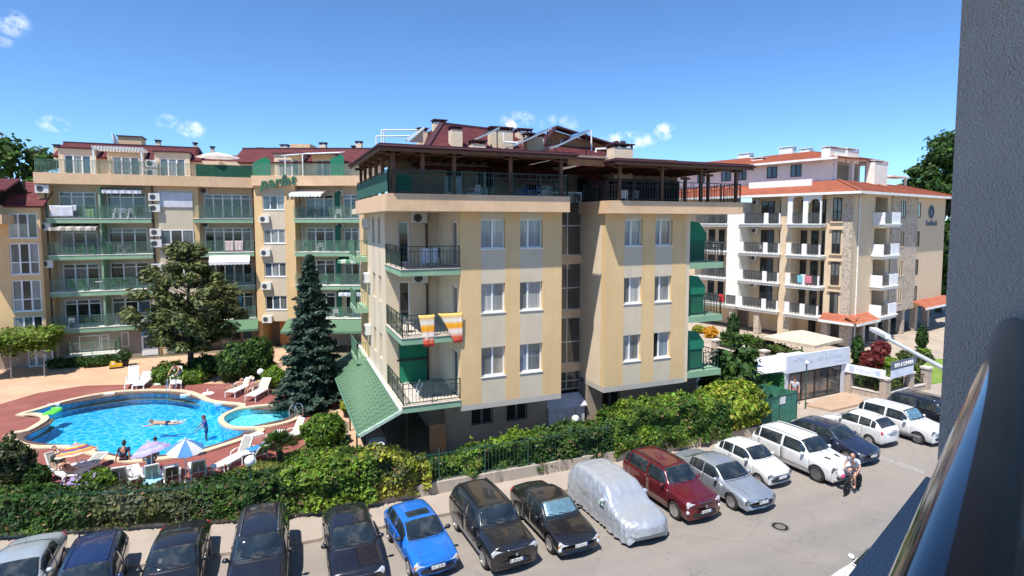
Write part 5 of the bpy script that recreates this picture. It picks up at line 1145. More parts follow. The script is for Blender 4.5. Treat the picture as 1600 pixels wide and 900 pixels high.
# awnings over the ground floor of S3 and two cloth awnings
def lean(par, x0, x1, y0, y1, z0, z1, x0b=None, x1b=None):
    x0b = x0 if x0b is None else x0b; x1b = x1 if x1b is None else x1b
    MB().extr([(x0, y0, z0), (x1, y0, z0), (x1b, y1, z1), (x0b, y1, z1)], (0, 0, .08)).build('green_lean_to', MATS['green_shingle'], par, recalc=True)
    MB().box(x0, x1, y0 - .02, y0, z0 - .08, z0 + .1).build('fascia_board', M_raill, par)
lean(h1, hx(318, -1.6), hx(398, -1.6), -1.9, .25, 2.25, 3.05)
def striped(name, c1, c2, sc):
    m = mat(name, c1, rough=.8); nt = m.node_tree; b_ = nt.nodes['Principled BSDF']; tc = nd(nt, 'ShaderNodeTexCoord'); sp = nd(nt, 'ShaderNodeSeparateXYZ'); nt.links.new(tc.outputs['Object'], sp.inputs[0])
    mu = nd(nt, 'ShaderNodeMath', operation='MULTIPLY'); mu.inputs[1].default_value = sc; nt.links.new(sp.outputs['X'], mu.inputs[0]); fr = nd(nt, 'ShaderNodeMath', operation='FRACT'); nt.links.new(mu.outputs[0], fr.inputs[0])
    gt = nd(nt, 'ShaderNodeMath', operation='GREATER_THAN'); gt.inputs[1].default_value = .5; nt.links.new(fr.outputs[0], gt.inputs[0]); mx = nd(nt, 'ShaderNodeMix', data_type='RGBA'); mx.inputs['A'].default_value = (*c1, 1); mx.inputs['B'].default_value = (*c2, 1)
    nt.links.new(gt.outputs[0], mx.inputs['Factor']); nt.links.new(mx.outputs['Result'], b_.inputs['Base Color']); return m
M_stw = striped('cream_striped_cloth', (.70, .62, .52), (.36, .33, .30), 1.6); M_stw2 = striped('white_striped_cloth', (.74, .76, .80), (.45, .50, .58), 2.2); M_wcl = mat('white_awning_cloth', (.82, .82, .81), rough=.7); M_gcl = striped('green_striped_cloth', (.62, .70, .52), (.10, .30, .18), 1.2)
def awning(par, x0, x1, y0, y1, z0, z1, m, n=9):
    a = MB().extr([(x0, y0, z0), (x1, y0, z0), (x1, y1, z1), (x0, y1, z1)], (0, 0, .03)).build('cloth_awning', m, par, recalc=True)
    v = MB(); w = (x1 - x0) / n
    for i in range(n): xx = x0 + i * w; v.extr([(xx, y0, z0 + .02), (xx + w, y0, z0 + .02), (xx + w, y0, z0 - .16), (xx + w * .5, y0, z0 - .24), (xx, y0, z0 - .16)], (0, .015, 0))
    v.build('valance', m, a); return a
awning(h1, hx(80), hx(153), -.7, rec - .1, HF[2] + 2.15, HF[2] + 2.45, M_stw, 12); awning(h1, hx(163), hx(224), -.4, rec - .1, HF[3] + 2.2, HF[3] + 2.5, M_stw2, 12); awning(h1, hx(324, -1), hx(388, -1), -1.1, .0, HF[1] + 2.1, HF[1] + 2.75, M_wcl, 10)
# terrace band, attic storey with dormers and maroon roof
fbox(h1, 'terrace_band', M_pch, xa - .12, xe + .25, -.42, 4.5, HT, HT + .85)
TFZ = HT + .85
rl_ = railing(h1, [(xa, -.3), (hx(310), -.3)], TFZ, 1.0, M_raill, gap=.25, name='terrace_railing', mesh=M_glinf)
rl2 = railing(h1, [(hx(311), -.34), (xe + .1, -.34)], TFZ - .1, 1.1, M_rail, gap=.25, name='terrace_railing', mesh=mat('dark_green_mesh', (.008, .075, .04), rough=.8))
AW = 2.3; rz = onY(200, 227.5, HY + 7.5).z
def dormer(par, x0, x1, ytop, panes, d=AW, cols=3, wallm=None):
    zt = TFZ + 1.9
    wall_with_openings(par, 'dormer_wall', wallm or M_crm, x0 - .35, x1 + .35, TFZ - .3, zt + .25, d, d + .2, [(x0, x1, TFZ, zt - .25)])
    window(par, x0 + .01, x1 - .01, TFZ + .01, zt - .26, d, cols=cols, panes=panes, rec=.04, sill=False, name='terrace_door', fw=.07)
    MB().box(x0 - .45, x1 + .45, d - .15, d + 4.2, zt + .25, zt + .36).build('dormer_roof', M_ridge, par); fbox(par, 'dormer_wall', wallm or M_crm, x0 - .35, x0 - .33, d + .2, d + 4, TFZ, zt + .25); fbox(par, 'dormer_wall', wallm or M_crm, x1 + .33, x1 + .35, d + .2, d + 4, TFZ, zt + .25)
fbox(h1, 'attic_wall', M_crm, xa + 1.2, xe, AW + .5, AW + .8, TFZ - .3, TFZ + 1.6)
shingle_roof(h1, [(xa + .4, AW + .1, TFZ + 1.55), (hx(318, AW), AW + .1, TFZ + 1.55), (hx(318, 7.5), 7.5, rz), (hx(108, 7.5), 7.5, rz)], M_maroon, row=.4); shingle_roof(h1, [(hx(318, AW) + .02, AW + .5, TFZ + 1.2), (xe + 1.0, AW + .5, TFZ + 1.2), (xe + 1.0, 7.5, rz - .5), (hx(318, 7.5) + .02, 7.5, rz - .5)], M_maroon, row=.4)
shingle_roof(h1, [(xa + .2, 12, TFZ + 1.5), (xa + .4, AW + .1, TFZ + 1.5), (hx(108, 7.5), 7.5, rz), (hx(108, 7.5), 12, rz)], M_maroon, row=.4); MB().beam((hx(106, 7.5), 7.5, rz + .04), (hx(316, 7.5), 7.5, rz + .04), .3, .16).build('ridge_cap', M_ridge, h1); MB().box(hx(310, 5), hx(315, 5), 4.5, 8, TFZ, onY(312, 232, HY + 5).z).build('fire_wall', M_maroon, h1)
dormer(h1, hx(105, AW), hx(147, AW), 0, (M_pd, M_pc, M_pb)); dormer(h1, hx(180, AW), hx(222, AW), 0, (M_pc, M_pc, M_pg)); dormer(h1, hx(253, AW), hx(293, AW), 0, (M_pg, M_pc, M_pg))
for j in (0, 1): ac_unit(h1, hx(240, AW - .3), AW - .1, TFZ + .05 + j * .75, w=.85, h=.65)
pg = MB(); z = onY(190, 234, HY + .3).z
for px in (150, 225): pg.box(hx(px) - .06, hx(px) + .06, .2, .3, TFZ, z)
for yy in (.2, 1.1, 2.0): pg.box(hx(148), hx(228), yy, yy + .08, z, z + .14)
for i in range(17): t = hx(149) + (hx(227) - hx(149)) * i / 16; pg.box(t - .05, t + .05, .1, 2.2, z + .145, z + .22)
pg.build('white_pergola', M_white, h1)
for px, pt, pw in ((89, 226, 13), (247, 219, 11), (305, 223, 9), (332, 229, 9), (105, 227, 6)): a = onY(px, pt, HY + 8); chimney(h1, a.x, 8, rz - 1.5, a.z - .23, onY(px + pw, pt, HY + 8).x - a.x - .2, .6)
a, c = onY(186, 214, HY + 9), onY(223, 227, HY + 9); cb = fbox(h1, 'lift_house', M_pch, a.x, c.x, 8.5, 10.5, rz - 1, a.z); fbox(cb, 'roof_slab', M_ridge, a.x - .1, c.x + .1, 8.4, 10.6, a.z, a.z + .1)
adopt(h1, hot)
a = onY(178, 221, HY + 8); dsh = thing('satellite_dish', 'white satellite dish standing on the hotel ridge beside the lift house', 'satellite dish', (a.x, HY + 7.8, a.z - .3)); k = MB(); k.lathe([(1e-4, 0), (.4, .05), (.65, .18), (.65, .2), (.4, .07), (1e-4, .02)], 18); q = MB(); q.merge(k, Matrix.Translation((0, 0, .35)) @ Matrix.Rotation(R(70), 4, 'Y')); q.build('dish', M_white, dsh); MB().tube([(.05, 0, -.9), (.05, 0, .35)], .04, 6).build('pole', M_pipeg, dsh)
# ---- angled wing (S4, S5)
WO = (hx(398), HY - .35); WR = R(-22); KF = Frame(WO[0], WO[1], WR); h2 = tmpframe(WO[0], WO[1], WR); kx = lambda px, d=0, py=347: KF.onv(px, py, d).x
WF = [3.0, 5.9, 8.8, 11.7]; WT = KF.onv(480, 290, -.3).z
s4a, s4b, s5b = 0.0, kx(461), kx(585)
w0, w1_ = kx(411), kx(445)
wall_with_openings(h2, 'wall', M_yel, s4a, w0, 2.75, WT, 0, .3, []); wall_with_openings(h2, 'wall', M_yel, w1_, s4b, 2.75, WT, 0, .3, []); zz_ = [2.75] + [q for f in WF for q in (f + .75, f + 1.98)] + [WT]
for i in range(0, 10, 2): fbox(h2, 'wall_panel', M_bei, w0, w1_, .003, .3, zz_[i], zz_[i + 1])
for k, f in enumerate(WF):
    window(h2, w0 + .01, w1_ - .01, f + .76, f + 1.97, 0, cols=3, panes=((M_pd, M_pb, M_pg), (M_pb, M_pc, M_pg), (M_pg, M_pc, M_pc), (M_pb, M_pd, M_pc))[k], rec=.08); ac_unit(h2, kx(409) + .3, 0, f - .35, w=.85, h=.6)
fbox(h2, 'wall', M_yel, s4b - .3, s4b, .301, 1.5, 2.75, WT); fbox(h2, 'wall', M_yel, s4a, s4a + .3, .301, 6, .3, WT)
fbox(h2, 'recess_wall', M_cin, s4b, s5b, 1.3, 1.6, .3, WT)
for k, f in enumerate(WF):
    hotel_balcony(h2, s4b, s5b, f, 1.3, front=.3); french(h2, kx(466, 1.3), kx(472, 1.3), f, 1.3, (M_pd,), cols=1); french(h2, kx(479, 1.3), kx(522, 1.3), f, 1.3, PN[k], cols=3); french(h2, kx(538, 1.3), kx(572, 1.3), f, 1.3, PN[3 - k], cols=3)
    ac_unit(h2, kx(533, 1.3), 1.3, f + 2.0, w=.6, h=.5); d = fbox(h2, 'balcony_divider', mat('divider_green', (.01, .14, .075), rough=.7), kx(524, .6), kx(532, .6), .5, .56, f + .05, f + 2.3)
fbox(h2, 'ground_wall', M_dkbase, s4a + .3, s5b, 2.2, 2.5, .3, 2.9); fbox(h2, 'recess_soffit', M_cin, s4a, s5b, .301, 2.2, 2.75, 2.9); fbox(h2, 'orange_wall', mat('orange_render', (.50, .22, .09), rough=.9), kx(424), kx(447), 1.2, 1.4, .3, 2.74)
lean(h2, kx(436, -1.8), kx(600, -1.8), -2.2, .2, 2.15, 2.95, kx(445))
for px in (470, 500, 540): fbox(h2, 'terrace_post', M_railb, kx(px, -2) - .04, kx(px, -2) + .04, -2.1, -2.02, .3, 2.15)
fbox(h2, 'terrace_band', M_pch, s4a - .02, s5b, -.38, 4, WT, WT + .85); WZ_ = WT + .85
railing(h2, [(.1, -.28), (s5b, -.28)], WZ_, 1.0, M_raill, gap=.25, name='terrace_railing', mesh=M_glinf)
wrz = KF.onv(490, 233, 7.0).z
TFZ_keep = TFZ; TFZ = WZ_
fbox(h2, 'attic_wall', M_crm, -2, s5b, 2.9, 3.2, WZ_ - .3, WZ_ + 1.5); dormer(h2, kx(437, 2.5), kx(469, 2.5), 0, (M_pc, M_pc, M_pg), 2.5); dormer(h2, kx(496, 2.5), kx(517, 2.5), 0, (M_pc, M_pg), 2.5, cols=2)
TFZ = TFZ_keep
shingle_roof(h2, [(-3, 2.4, WZ_ + 1.4), (s5b + 2, 2.4, WZ_ + 1.4), (s5b + 2, 7, wrz), (-4, 7, wrz)], M_maroon, row=.4); MB().beam((-4, 7, wrz + .04), (s5b + 2, 7, wrz + .04), .3, .16).build('ridge_cap', M_ridge, h2)
for px, pt, pw in ((408, 231, 12), (445, 226, 14), (505, 223, 13), (561, 221, 12), (553, 228, 9)): a = KF.onv(px, pt, 7.5); chimney(h2, a.x, 7.5, wrz - 1.5, a.z - .23, KF.onv(px + pw, pt, 7.5).x - a.x - .2, .6)
a, c = KF.onv(456, 226, 8.5), KF.onv(487, 236, 8.5); fbox(h2, 'lift_house', M_pch, a.x, c.x, 8, 10, wrz - 1, a.z)
# tent-like green shades and retractable awnings on the terrace
def tent(px0, px1, pytop, pybot, d):
    a, c = KF.onv(px0, pybot, d), KF.onv(px1, pytop, d); z0, z1 = WZ_ + .9, c.z
    MB().extr([(a.x, d, z0 - .9), (c.x, d, z0 - .9), (c.x, d, z1 - .25), ((a.x + c.x) / 2 + .3, d, z1), (a.x, d, z1 - .5)], (0, .03, 0)).build('green_shade', M_shade_g, h2)
tent(396, 422, 245, 270, .6); tent(517, 537, 240, 278, .4)
for x0p, x1p, yy in ((443, 478, 240), (470, 532, 238)):
    a, c = KF.onv(x0p, yy, .9), KF.onv(x1p, yy - 2, .9); MB().extr([(a.x, .3, a.z - .25), (c.x, .3, c.z - .25), (c.x, 2.5, c.z + .1), (a.x, 2.5, a.z + .1)], (0, 0, .04)).build('cloth_awning', M_stw2, h2); MB().box(a.x + .3, a.x + .38, .3, .38, WZ_, a.z - .25).build('awning_post', M_white, h2)
awning(h2, kx(455, -.6), kx(505, -.6), -1.0, 1.2, WF[3] + 2.05, WF[3] + 2.6, M_wcl, 9); awning(h2, kx(526, -.5), kx(566, -.5), -.5, 1.2, WF[1] + 2.15, WF[1] + 2.5, M_gcl, 8); awning(h2, kx(526, -.4), kx(575, -.4), -.4, 1.2, WF[0] + 2.2, WF[0] + 2.5, M_stw2, 10)
# the green script sign, real letters on pins
a, c = KF.onv(413, 296, -.45), KF.onv(455, 281, -.45); tm = text_mesh('parfat', 1.30, .08, shear=.28, bold=.022); tm.materials.append(mat('sign_green', (.035, .13, .075), rough=.5)); sg_ = link('wall_lettering', tm, h2, ((a.x + c.x) / 2, -.47, WT - .08), (R(90), R(-7), 0))
adopt(h2, hot)
# ---- low wing at the far left with tall windows and maroon roof
h3 = tmpframe(0, HY - .8, 0); lx = lambda px, d=0, py=347: onY(px, py, HY - .8 + d).x
l0, l1 = lx(-60), lx(63); zr = onY(30, 321, HY - .8).z
win = [(onY(30, yb, HY - .8).z, onY(30, yt, HY - .8).z) for yt, yb in ((333, 372), (380, 429), (438, 487), (495, 519))]
wa, wb_ = lx(12), lx(62) - .15
wall_with_openings(h3, 'wall', M_yel, l0, l1 - .01, .3, zr, 0, .3, [(wa, wb_, a, c) for a, c in win])
for a, c in win: window(h3, wa + .01, wb_ - .01, a + .01, c - .01, 0, cols=3, trans=-((c - a) * .38) if c - a > 2 else 0, panes=(M_pc, M_pg, M_pd, M_pd, M_pg, M_pc), rec=.05, sill=True, fw=.07)
fbox(h3, 'ground_wall', M_dkbase, l0, l1 - .02, -.02, -.003, .3, onY(20, 545, HY).z); window(h3, lx(31), lx(75) - .1, .32, 2.6, -.06, cols=3, panes=(M_pch and M_pc,), rec=-.02, sill=False, name='ground_door', fw=.12)
zt = onY(45, 284, HY + 3).z
shingle_roof(h3, [(lx(8), -.3, zr - .05), (l1 + .3, -.3, zr - .05), (l1 + .3, 3.6, zt), (lx(30, 3.6), 3.6, zt)], M_maroon, row=.4); a = onY(35, 280, HY + 1.5).z
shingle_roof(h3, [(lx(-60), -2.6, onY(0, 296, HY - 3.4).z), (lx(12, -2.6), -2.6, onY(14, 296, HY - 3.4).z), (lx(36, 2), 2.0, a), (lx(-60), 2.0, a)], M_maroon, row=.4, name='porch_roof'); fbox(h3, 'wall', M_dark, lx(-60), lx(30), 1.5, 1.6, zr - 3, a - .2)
fbox(h3, 'balcony', M_pch, l0, lx(5, -2), -2.2, -.004, onY(0, 350, HY - 3).z, onY(0, 335, HY - 3).z)
adopt(h3, hot)
# ---------------- loose things on the hotel balconies
def wf(x, y, z): p = KF.o + KF.u * x + KF.v * y; return (p.x, p.y, z)
n_ = 0
NTH = ('first', 'second', 'third', 'fourth', 'fifth', 'sixth')
ORD = {0: 'lowest', 1: 'second', 2: 'third', 3: 'top'}
for k, pxs, col in ((3, ((183, 'white'), (193, 'white'), (205, 'white')), None), (2, ((128, 'green'), (146, 'green'), (170, 'green'), (188, 'grey'), (200, 'grey')), None), (1, ((107, 'green'), (125, 'green'), (174, 'green'), (193, 'green')), None), (0, ((105, 'white'), (130, 'green'), (180, 'grey'), (198, 'grey'), (216, 'white')), None)):
    for j, (px, cl) in enumerate(pxs): chair(cl, (hx(px), HY - .05, HF[k] + .03), random.uniform(-.5, .5) + 3.1, '%s chair on the %s balcony of the long hotel front, %s from its corner pier' % (cl, ORD[k], NTH[j]), 'chairs on the long hotel front')
for k, pxs in ((3, ((468, 'grey'), (490, 'grey'), (527, 'white'))), (2, ((476, 'green'), (497, 'white'), (513, 'green'), (529, 'green'), (545, 'green'))), (1, ((505, 'green'), (530, 'green'), (548, 'green'))), (0, ((520, 'white'),))):
    for j, (px, cl) in enumerate(pxs): chair(cl, wf(kx(px), .35, WF[k] + .03), random.uniform(-.5, .5) + 3.1, '%s chair on the %s balcony of the angled hotel wing, %s from the sign column' % (cl, ORD[k], NTH[j]), 'chairs on the angled hotel wing')
table('white', (hx(194), HY + .2, HF[3] + .03), 'white table among white chairs on the top hotel balcony'); table('white', (hx(152), HY + .2, HF[1] + .03), 'white table on the second balcony above the hotel entrance side')
cloth('bed_sheet', 'pale blue and white sheet hung on the top balcony rail of the hotel', 'laundry', (hx(81), HY - .34, HF[3] + 1.0), (hx(118), HY - .34, HF[3] + 1.0), .85, mat('sheet', (.62, .65, .74), rough=.9, col2=(.75, .72, .72), c2s=1.5)); cloth('towel', 'small white towel beside the hung sheet on the hotel balcony', 'laundry', (hx(118.5), HY - .36, HF[3] + 1.05), (hx(123), HY - .36, HF[3] + 1.05), .45, MATS['white_cloth'])
for p0, p1, nm in ((351, 364, 'left'), (366, 379, 'right')): cloth('towel', 'pinkish white towel over the third floor rail, %s' % ('next to the white awning side' if nm == 'left' else 'beside its twin towards the downpipe'), 'laundry', (hx(p0), HY - .24, HF[2] + 1.0), (hx(p1), HY - .24, HF[2] + 1.0), .85, mat('pink_towel', (.62, .50, .46), rough=.9))
cloth('towel', 'bright blue towel hanging from a line on the lowest balcony beside the downpipe', 'laundry', (hx(368), HY + .3, HF[0] + 2.2), (hx(373), HY + .3, HF[0] + 2.2), .85, mat('blue_cloth', (.04, .28, .55), rough=.9))
cloth('tablecloth', 'green striped cloth over a table on the top hotel balcony', 'tablecloth', (hx(136), HY - .2, HF[3] + .75), (hx(150), HY - .2, HF[3] + .75), .65, mat('green_stripe', (.30, .48, .22), rough=.9))
# ================================================================ the beige block with terracotta roofs on the right
RX, RY, RR = 47.1, 35.7, R(13)
res = thing('resort_building', 'beige apartment block with terracotta hipped roofs and white arched balconies behind the kiosk', 'building', (RX, RY, 0), RR)
KR = Frame(RX, RY, RR); KL = Frame(RX, RY, RR - R(90))
M_rbei = mat('sand_render', (.64, .50, .34), rough=.9, var=.05, bump=.1, bs=30); M_rst = mat('stone_cladding', (.50, .42, .33), rough=.9, var=.14, vs=5, bump=.35, bs=12, col2=(.34, .28, .22), c2s=4, c2lo=.5, c2hi=.6)
M_terra = mat('terracotta_shingle', (.40, .125, .065), rough=.85, var=.15, vs=5, bump=.3, bs=20, col2=(.33, .10, .055), c2s=1); M_terrar = mat('terracotta_ridge', (.28, .085, .045), rough=.85)
M_gut = mat('white_gutter', (.78, .77, .74), rough=.5); M_rglass = mat('clear_balustrade', (.10, .11, .115), rough=.1, var=.2, alpha=.45, spec=.6); M_whbal = mat('white_panel', (.82, .82, .83), rough=.5)
M_bfr = mat('brown_frame', (.045, .035, .03), rough=.5)
RF = [2.72, 5.48, 8.34, 11.26]; REV = 14.05
hl = tmpframe(RX, RY, RR - R(90)); hr = tmpframe(RX, RY, RR)
# left face : x runs towards the street corner at x=0
fbox(hl, 'wall', M_rst, -.78, 0, 0, .4, .3, REV); fbox(hl, 'wall', M_rbei, -2.34, -.78, .06, .4, 2.4, REV)
for k, f in enumerate(RF):
    w = window(hl, -1.72, -.98, f + .25 if k else f + .3, f + 2.3, .06, cols=2, trans=-.85 if k else 0, panes=(M_pd, M_pg, M_pd, M_pg), rec=-.07, sill=False, fm=M_bfr); fbox(w, 'lintel_moulding', M_rbei, -1.95, -.75, -.10, .055, f + 2.38, f + 2.52)
    if k: fbox(w, 'sill_moulding', M_rbei, -1.9, -.8, -.08, .055, f + .08, f + .2)
def rbalcony(par, x0, x1, f, front, dep, posts=True, arch=False, lastglass=True, pw=.45, nm='balcony'):
    b = MB().box(x0, x1, -front, dep, f - .34, f - .1).build(nm, M_whiter, par); MB().box(x0 - .10, x1 + .10, -front - .10, dep, f - .095, f).build('slab_edge', M_gut, b)
    zt = f + 1.0
    ps = [x0 + .03, x1 - 1.25 - pw] if posts else []
    for p in ps: MB().box(p, p + pw, -front + .02, -front + .16, f, zt + .04 if not arch else f + 2.6).build('balustrade_pillar', M_whbal, b)
    if posts:
        MB().box(x1 - .14, x1 - .02, -front + .02, -front + .14, f, f + 1.0 if not arch else f + 2.6).build('balustrade_pillar', M_whbal, b)
    g = MB(); xs = [x0 + .05] + ps + [x1 - .05]
    MB().box(x0 + .05, x1 - .05, -front + .07, -front + .09, f + .1, zt - .03).build('glass_balustrade', M_rglass, b)
    r_ = MB(); r_.tube([(x0 + .05, -front + .08, zt), (x1 - .05, -front + .08, zt)], .03, 6); n = max(2, round((x1 - x0) / .35))
    for i in range(n + 1): xx = x0 + .06 + (x1 - x0 - .12) * i / n; r_.box(xx - .012, xx + .012, -front + .06, -front + .10, f, zt)
    r_.build('railing', M_railb, b); return b
fbox(hl, 'recess_wall', M_rbei, -5.33, -2.34, 1.2, 1.5, .3, REV); fbox(hl, 'wall', M_rbei, -6.48, -5.33, -.25, 2, .3, REV)
fbox(hl, 'recess_wall', M_rbei, -10.76, -6.48, 1.6, 1.9, .3, REV); fbox(hl, 'white_column', M_whiter, -12.25, -10.76, -.4, 2, 2.6, REV - .6); fbox(hl, 'recess_wall', M_rbei, -34, -12.25, 1.6, 1.9, .3, REV)
for k, f in enumerate(RF):
    rbalcony(hl, -5.5, -2.3, f, .9, 1.2, arch=(k == 3)); rbalcony(hl, -10.74, -6.4, f, .5, 1.6); rbalcony(hl, -16.2, -12.27, f, .5, 1.6, posts=False)
    for x0, x1, y in ((-5.2, -4.6, 1.2), (-4.2, -3.5, 1.2), (-3.2, -2.6, 1.2), (-9.6, -8.2, 1.6), (-7.6, -6.9, 1.6), (-13.4, -12.6, 1.6), (-14.6, -13.9, 1.6), (-15.9, -15.1, 1.6)): window(hl, x0, x1, f + .05, f + 2.25, y, cols=2 if x1 - x0 > 1 else 1, panes=(M_pd, M_pb), rec=-.06, sill=False, fm=M_bfr, name='balcony_door', fw=.05)
    ac_unit(hl, -10.2, 1.6, f + 1.9, w=.7, h=.55)
    if k == 0: rbalcony(hl, -12.2, -11.0, f, .5, .3, posts=False)
ar = MB()                                                    # arched head over the top bay balcony
def archrow(x0, x1, n, z0, z1, y0, y1):
    w = (x1 - x0) / n
    for i in range(n):
        a, c = x0 + i * w, x0 + (i + 1) * w; r_ = w / 2 - .16; cx = (a + c) / 2; pts = [(a, y0, z1), (a, y0, z0), (cx - r_, y0, z0)] + [(cx - r_ * math.cos(math.pi * t / 8), y0, z0 + r_ * .75 * math.sin(math.pi * t / 8)) for t in range(1, 8)] + [(cx + r_, y0, z0), (c, y0, z0), (c, y0, z1)]
        for j in range(len(pts) - 1):
            p, q = pts[j], pts[j + 1]
            if abs(p[0] - q[0]) < 1e-6: continue
            ar.extr([p, q, (q[0], y0, z1), (p[0], y0, z1)], (0, y1 - y0, 0))
archrow(-5.45, -3.55, 1, RF[3] + 1.95, REV - .1, -.86, -.70); archrow(-3.55, -2.35, 1, RF[3] + 1.95, REV - .1, -.86, -.70); ar.build('arch', M_whiter, hl)
fbox(hl, 'soffit', M_whiter, -34, .3, -.95, 1.9, REV - .12, REV)
# right face
holes = [(9.6, 10.6, f + .6, f + 2.2) for f in RF] + [(13.9, 14.6, f + .6, f + 2.1) for f in RF]
wall_with_openings(hr, 'wall', M_rbei, .05, 7.7, 2.6, REV, 0, .3, [(4.3, 6.9, f + .02, f + 2.45) for f in RF]); wall_with_openings(hr, 'wall', M_rst, 7.7, 13.6, 2.6, REV, -.12, .3, holes[:4]); wall_with_openings(hr, 'wall', M_rbei, 13.6, 21.2, 2.6, REV, .01, .3, holes[4:])
fbox(hr, 'recess_wall', M_rbei, 4.2, 7.0, 1.2, 1.4, 2.6, REV)
fbox(hr, 'recess_wall', M_rbei, 6.95, 7.1, .31, 1.19, 2.6, REV); fbox(hr, 'recess_wall', M_rbei, 4.1, 4.25, .31, 1.19, 2.6, REV)
for k, f in enumerate(RF):
    window(hr, 9.61, 10.59, f + .61, f + 2.19, -.12, cols=2, panes=(M_pg, M_pd), rec=-.03, fm=M_bfr if k == 3 else M_rbei, sill=True); window(hr, 13.91, 14.59, f + .61, f + 2.09, .01, cols=1, panes=(M_pd,), rec=-.03, fm=M_bfr)
    b = MB().box(3.9, 7.3, -1.0, 1.2, f - .34, f - .1).build('balcony', M_whiter, hr); MB().box(3.8, 7.4, -1.1, 1.2, f - .095, f).build('slab_edge', M_gut, b); MB().box(5.6, 7.3, -.98, -.86, f, f + 1.05).build('balustrade_panel', M_whbal, b); MB().box(3.92, 4.04, -.98, 1.1, f, f + 1.02).build('balustrade_panel', M_whbal, b); MB().box(4.05, 5.58, -.94, -.92, f + .05, f + 1.0).build('glass_balustrade', M_rglass, b)
    MB().box(7.18, 7.3, -.85, 0, f, f + 1.05).build('balustrade_panel', M_whbal, b)
    window(hr, 5.9, 6.8, f + .04, f + 2.2, 1.2, cols=1, panes=(M_pd,), rec=-.06, sill=False, fm=M_bfr, name='balcony_door'); ac_unit(hr, 4.7, 1.2, f + 1.8, w=.75, h=.6)
MB().tube([(1.05, -.07, .4), (1.05, -.07, REV)], .06, 8).build('downpipe', M_gut, hr)
fbox(hr, 'soffit', M_whiter, .0, 22.0, -.9, .3, REV - .12, REV)
# ground storey: dark recess with stone columns
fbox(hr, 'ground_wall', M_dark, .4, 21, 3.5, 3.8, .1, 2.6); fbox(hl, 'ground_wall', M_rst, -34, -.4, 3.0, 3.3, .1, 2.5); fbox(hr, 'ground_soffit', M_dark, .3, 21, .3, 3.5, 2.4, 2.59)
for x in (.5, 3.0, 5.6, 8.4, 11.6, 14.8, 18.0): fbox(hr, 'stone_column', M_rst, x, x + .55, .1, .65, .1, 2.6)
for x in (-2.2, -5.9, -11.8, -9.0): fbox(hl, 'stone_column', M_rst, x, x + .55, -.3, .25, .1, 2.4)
for x in (-11.2, -8.0, -4.4): window(hl, x, x + 1.0, .15, 2.2, 3.0, cols=1, panes=(M_pd,), rec=-.06, sill=False, fm=M_bfr, name='ground_door')
def skirt(par, x0, x1, z, out=1.1, rise=.55):
    shingle_roof(par, [(x0, -out, z), (x1, -out, z), (x1, .02, z + rise), (x0, .02, z + rise)], M_terra, name='skirt_roof', row=.28, thick=.06); MB().box(x0 - .03, x1 + .03, -out - .05, -out + .06, z - .22, z).build('gutter', M_gut, par)
skirt(hr, -.8, 3.6, 2.55); skirt(hl, -2.2, .8, 2.55, .9); skirt(hr, 13.5, 22.2, 2.75, 1.3)
# main roof: eaves, white attic storey set back, upper hipped roof
E0 = [(-1.0, -1.0), (22.2, -1.0)]
zr1 = 15.35
shingle_roof(hr, [(-1.0, -1.0, REV), (22.3, -1.0, REV), (17.5, 3.4, zr1 + .1), (2.6, 2.6, zr1)], M_terra, row=.3); shingle_roof(hl, [(-34, -1.0, REV), (1.0, -1.0, REV), (-2.6, 2.6, zr1), (-34, 2.6, zr1)], M_terra, row=.3)
shingle_roof(hr, [(22.3, -1.0, REV), (22.3, 14, REV), (17.5, 12, zr1), (17.5, 3.4, zr1 + .1)], M_terra, row=.3)
for a, c in (((-1.0, -1.0, REV + .05), (2.6, 2.6, zr1 + .05)), ((22.3, -1.0, REV + .05), (17.5, 3.4, zr1 + .15)), ((4.2, -1.0, REV + .06), (5.4, 2.8, zr1 + .04)), ((9.0, -1.0, REV + .06), (10.2, 2.9, zr1 + .06))): MB().beam(a, c, .25, .1).build('hip_cap', M_terrar, hr)
MB().box(-1.1, 22.4, -1.12, -.99, REV - .2, REV + .02).build('gutter', M_gut, hr); MB().box(-34, 1.12, -1.12, -.99, REV - .2, REV + .02).build('gutter', M_gut, hl)
fbox(hl, 'attic_wall', M_whiter, -34, -3.2, 2.62, 2.9, zr1 - 1.2, 17.5)
for px0, px1 in ((1198, 1214), (1235, 1252), (1127, 1142), (1154, 1166), (1090, 1101)):
    a, c = KL.onv(px0, 283, 2.6), KL.onv(px1, 270, 2.6); window(hl, a.x, c.x, 15.9, 17.1, 2.62, cols=2, panes=(M_pb, M_pd), rec=-.07, sill=False, fm=M_bfr)
b_ = KL.onv(1170, 295, 1.2), KL.onv(1268, 280, 1.2); MB().box(b_[0].x, b_[1].x, 1.2, 1.4, 14.6, 15.5).build('terrace_parapet', M_whiter, hl)
fbox(hr, 'attic_wall', M_whiter, 3.2, 13.5, 5.5, 5.8, zr1 - 1, 17.6); fbox(hr, 'attic_recess', M_grb, 3.5, 13, 5.45, 5.49, zr1, 17.3); fbox(hr, 'attic_slab', M_whiter, 2.7, 14.0, 2.9, 6, 17.5, 17.72)
for x in (2.8, 6.2, 9.6, 13.0): fbox(hr, 'attic_pillar', M_whiter, x, x + .35, 3.0, 3.35, zr1, 17.5)
a, c = KL.onv(1165, 234, 9), KL.onv(1262, 236, 9)
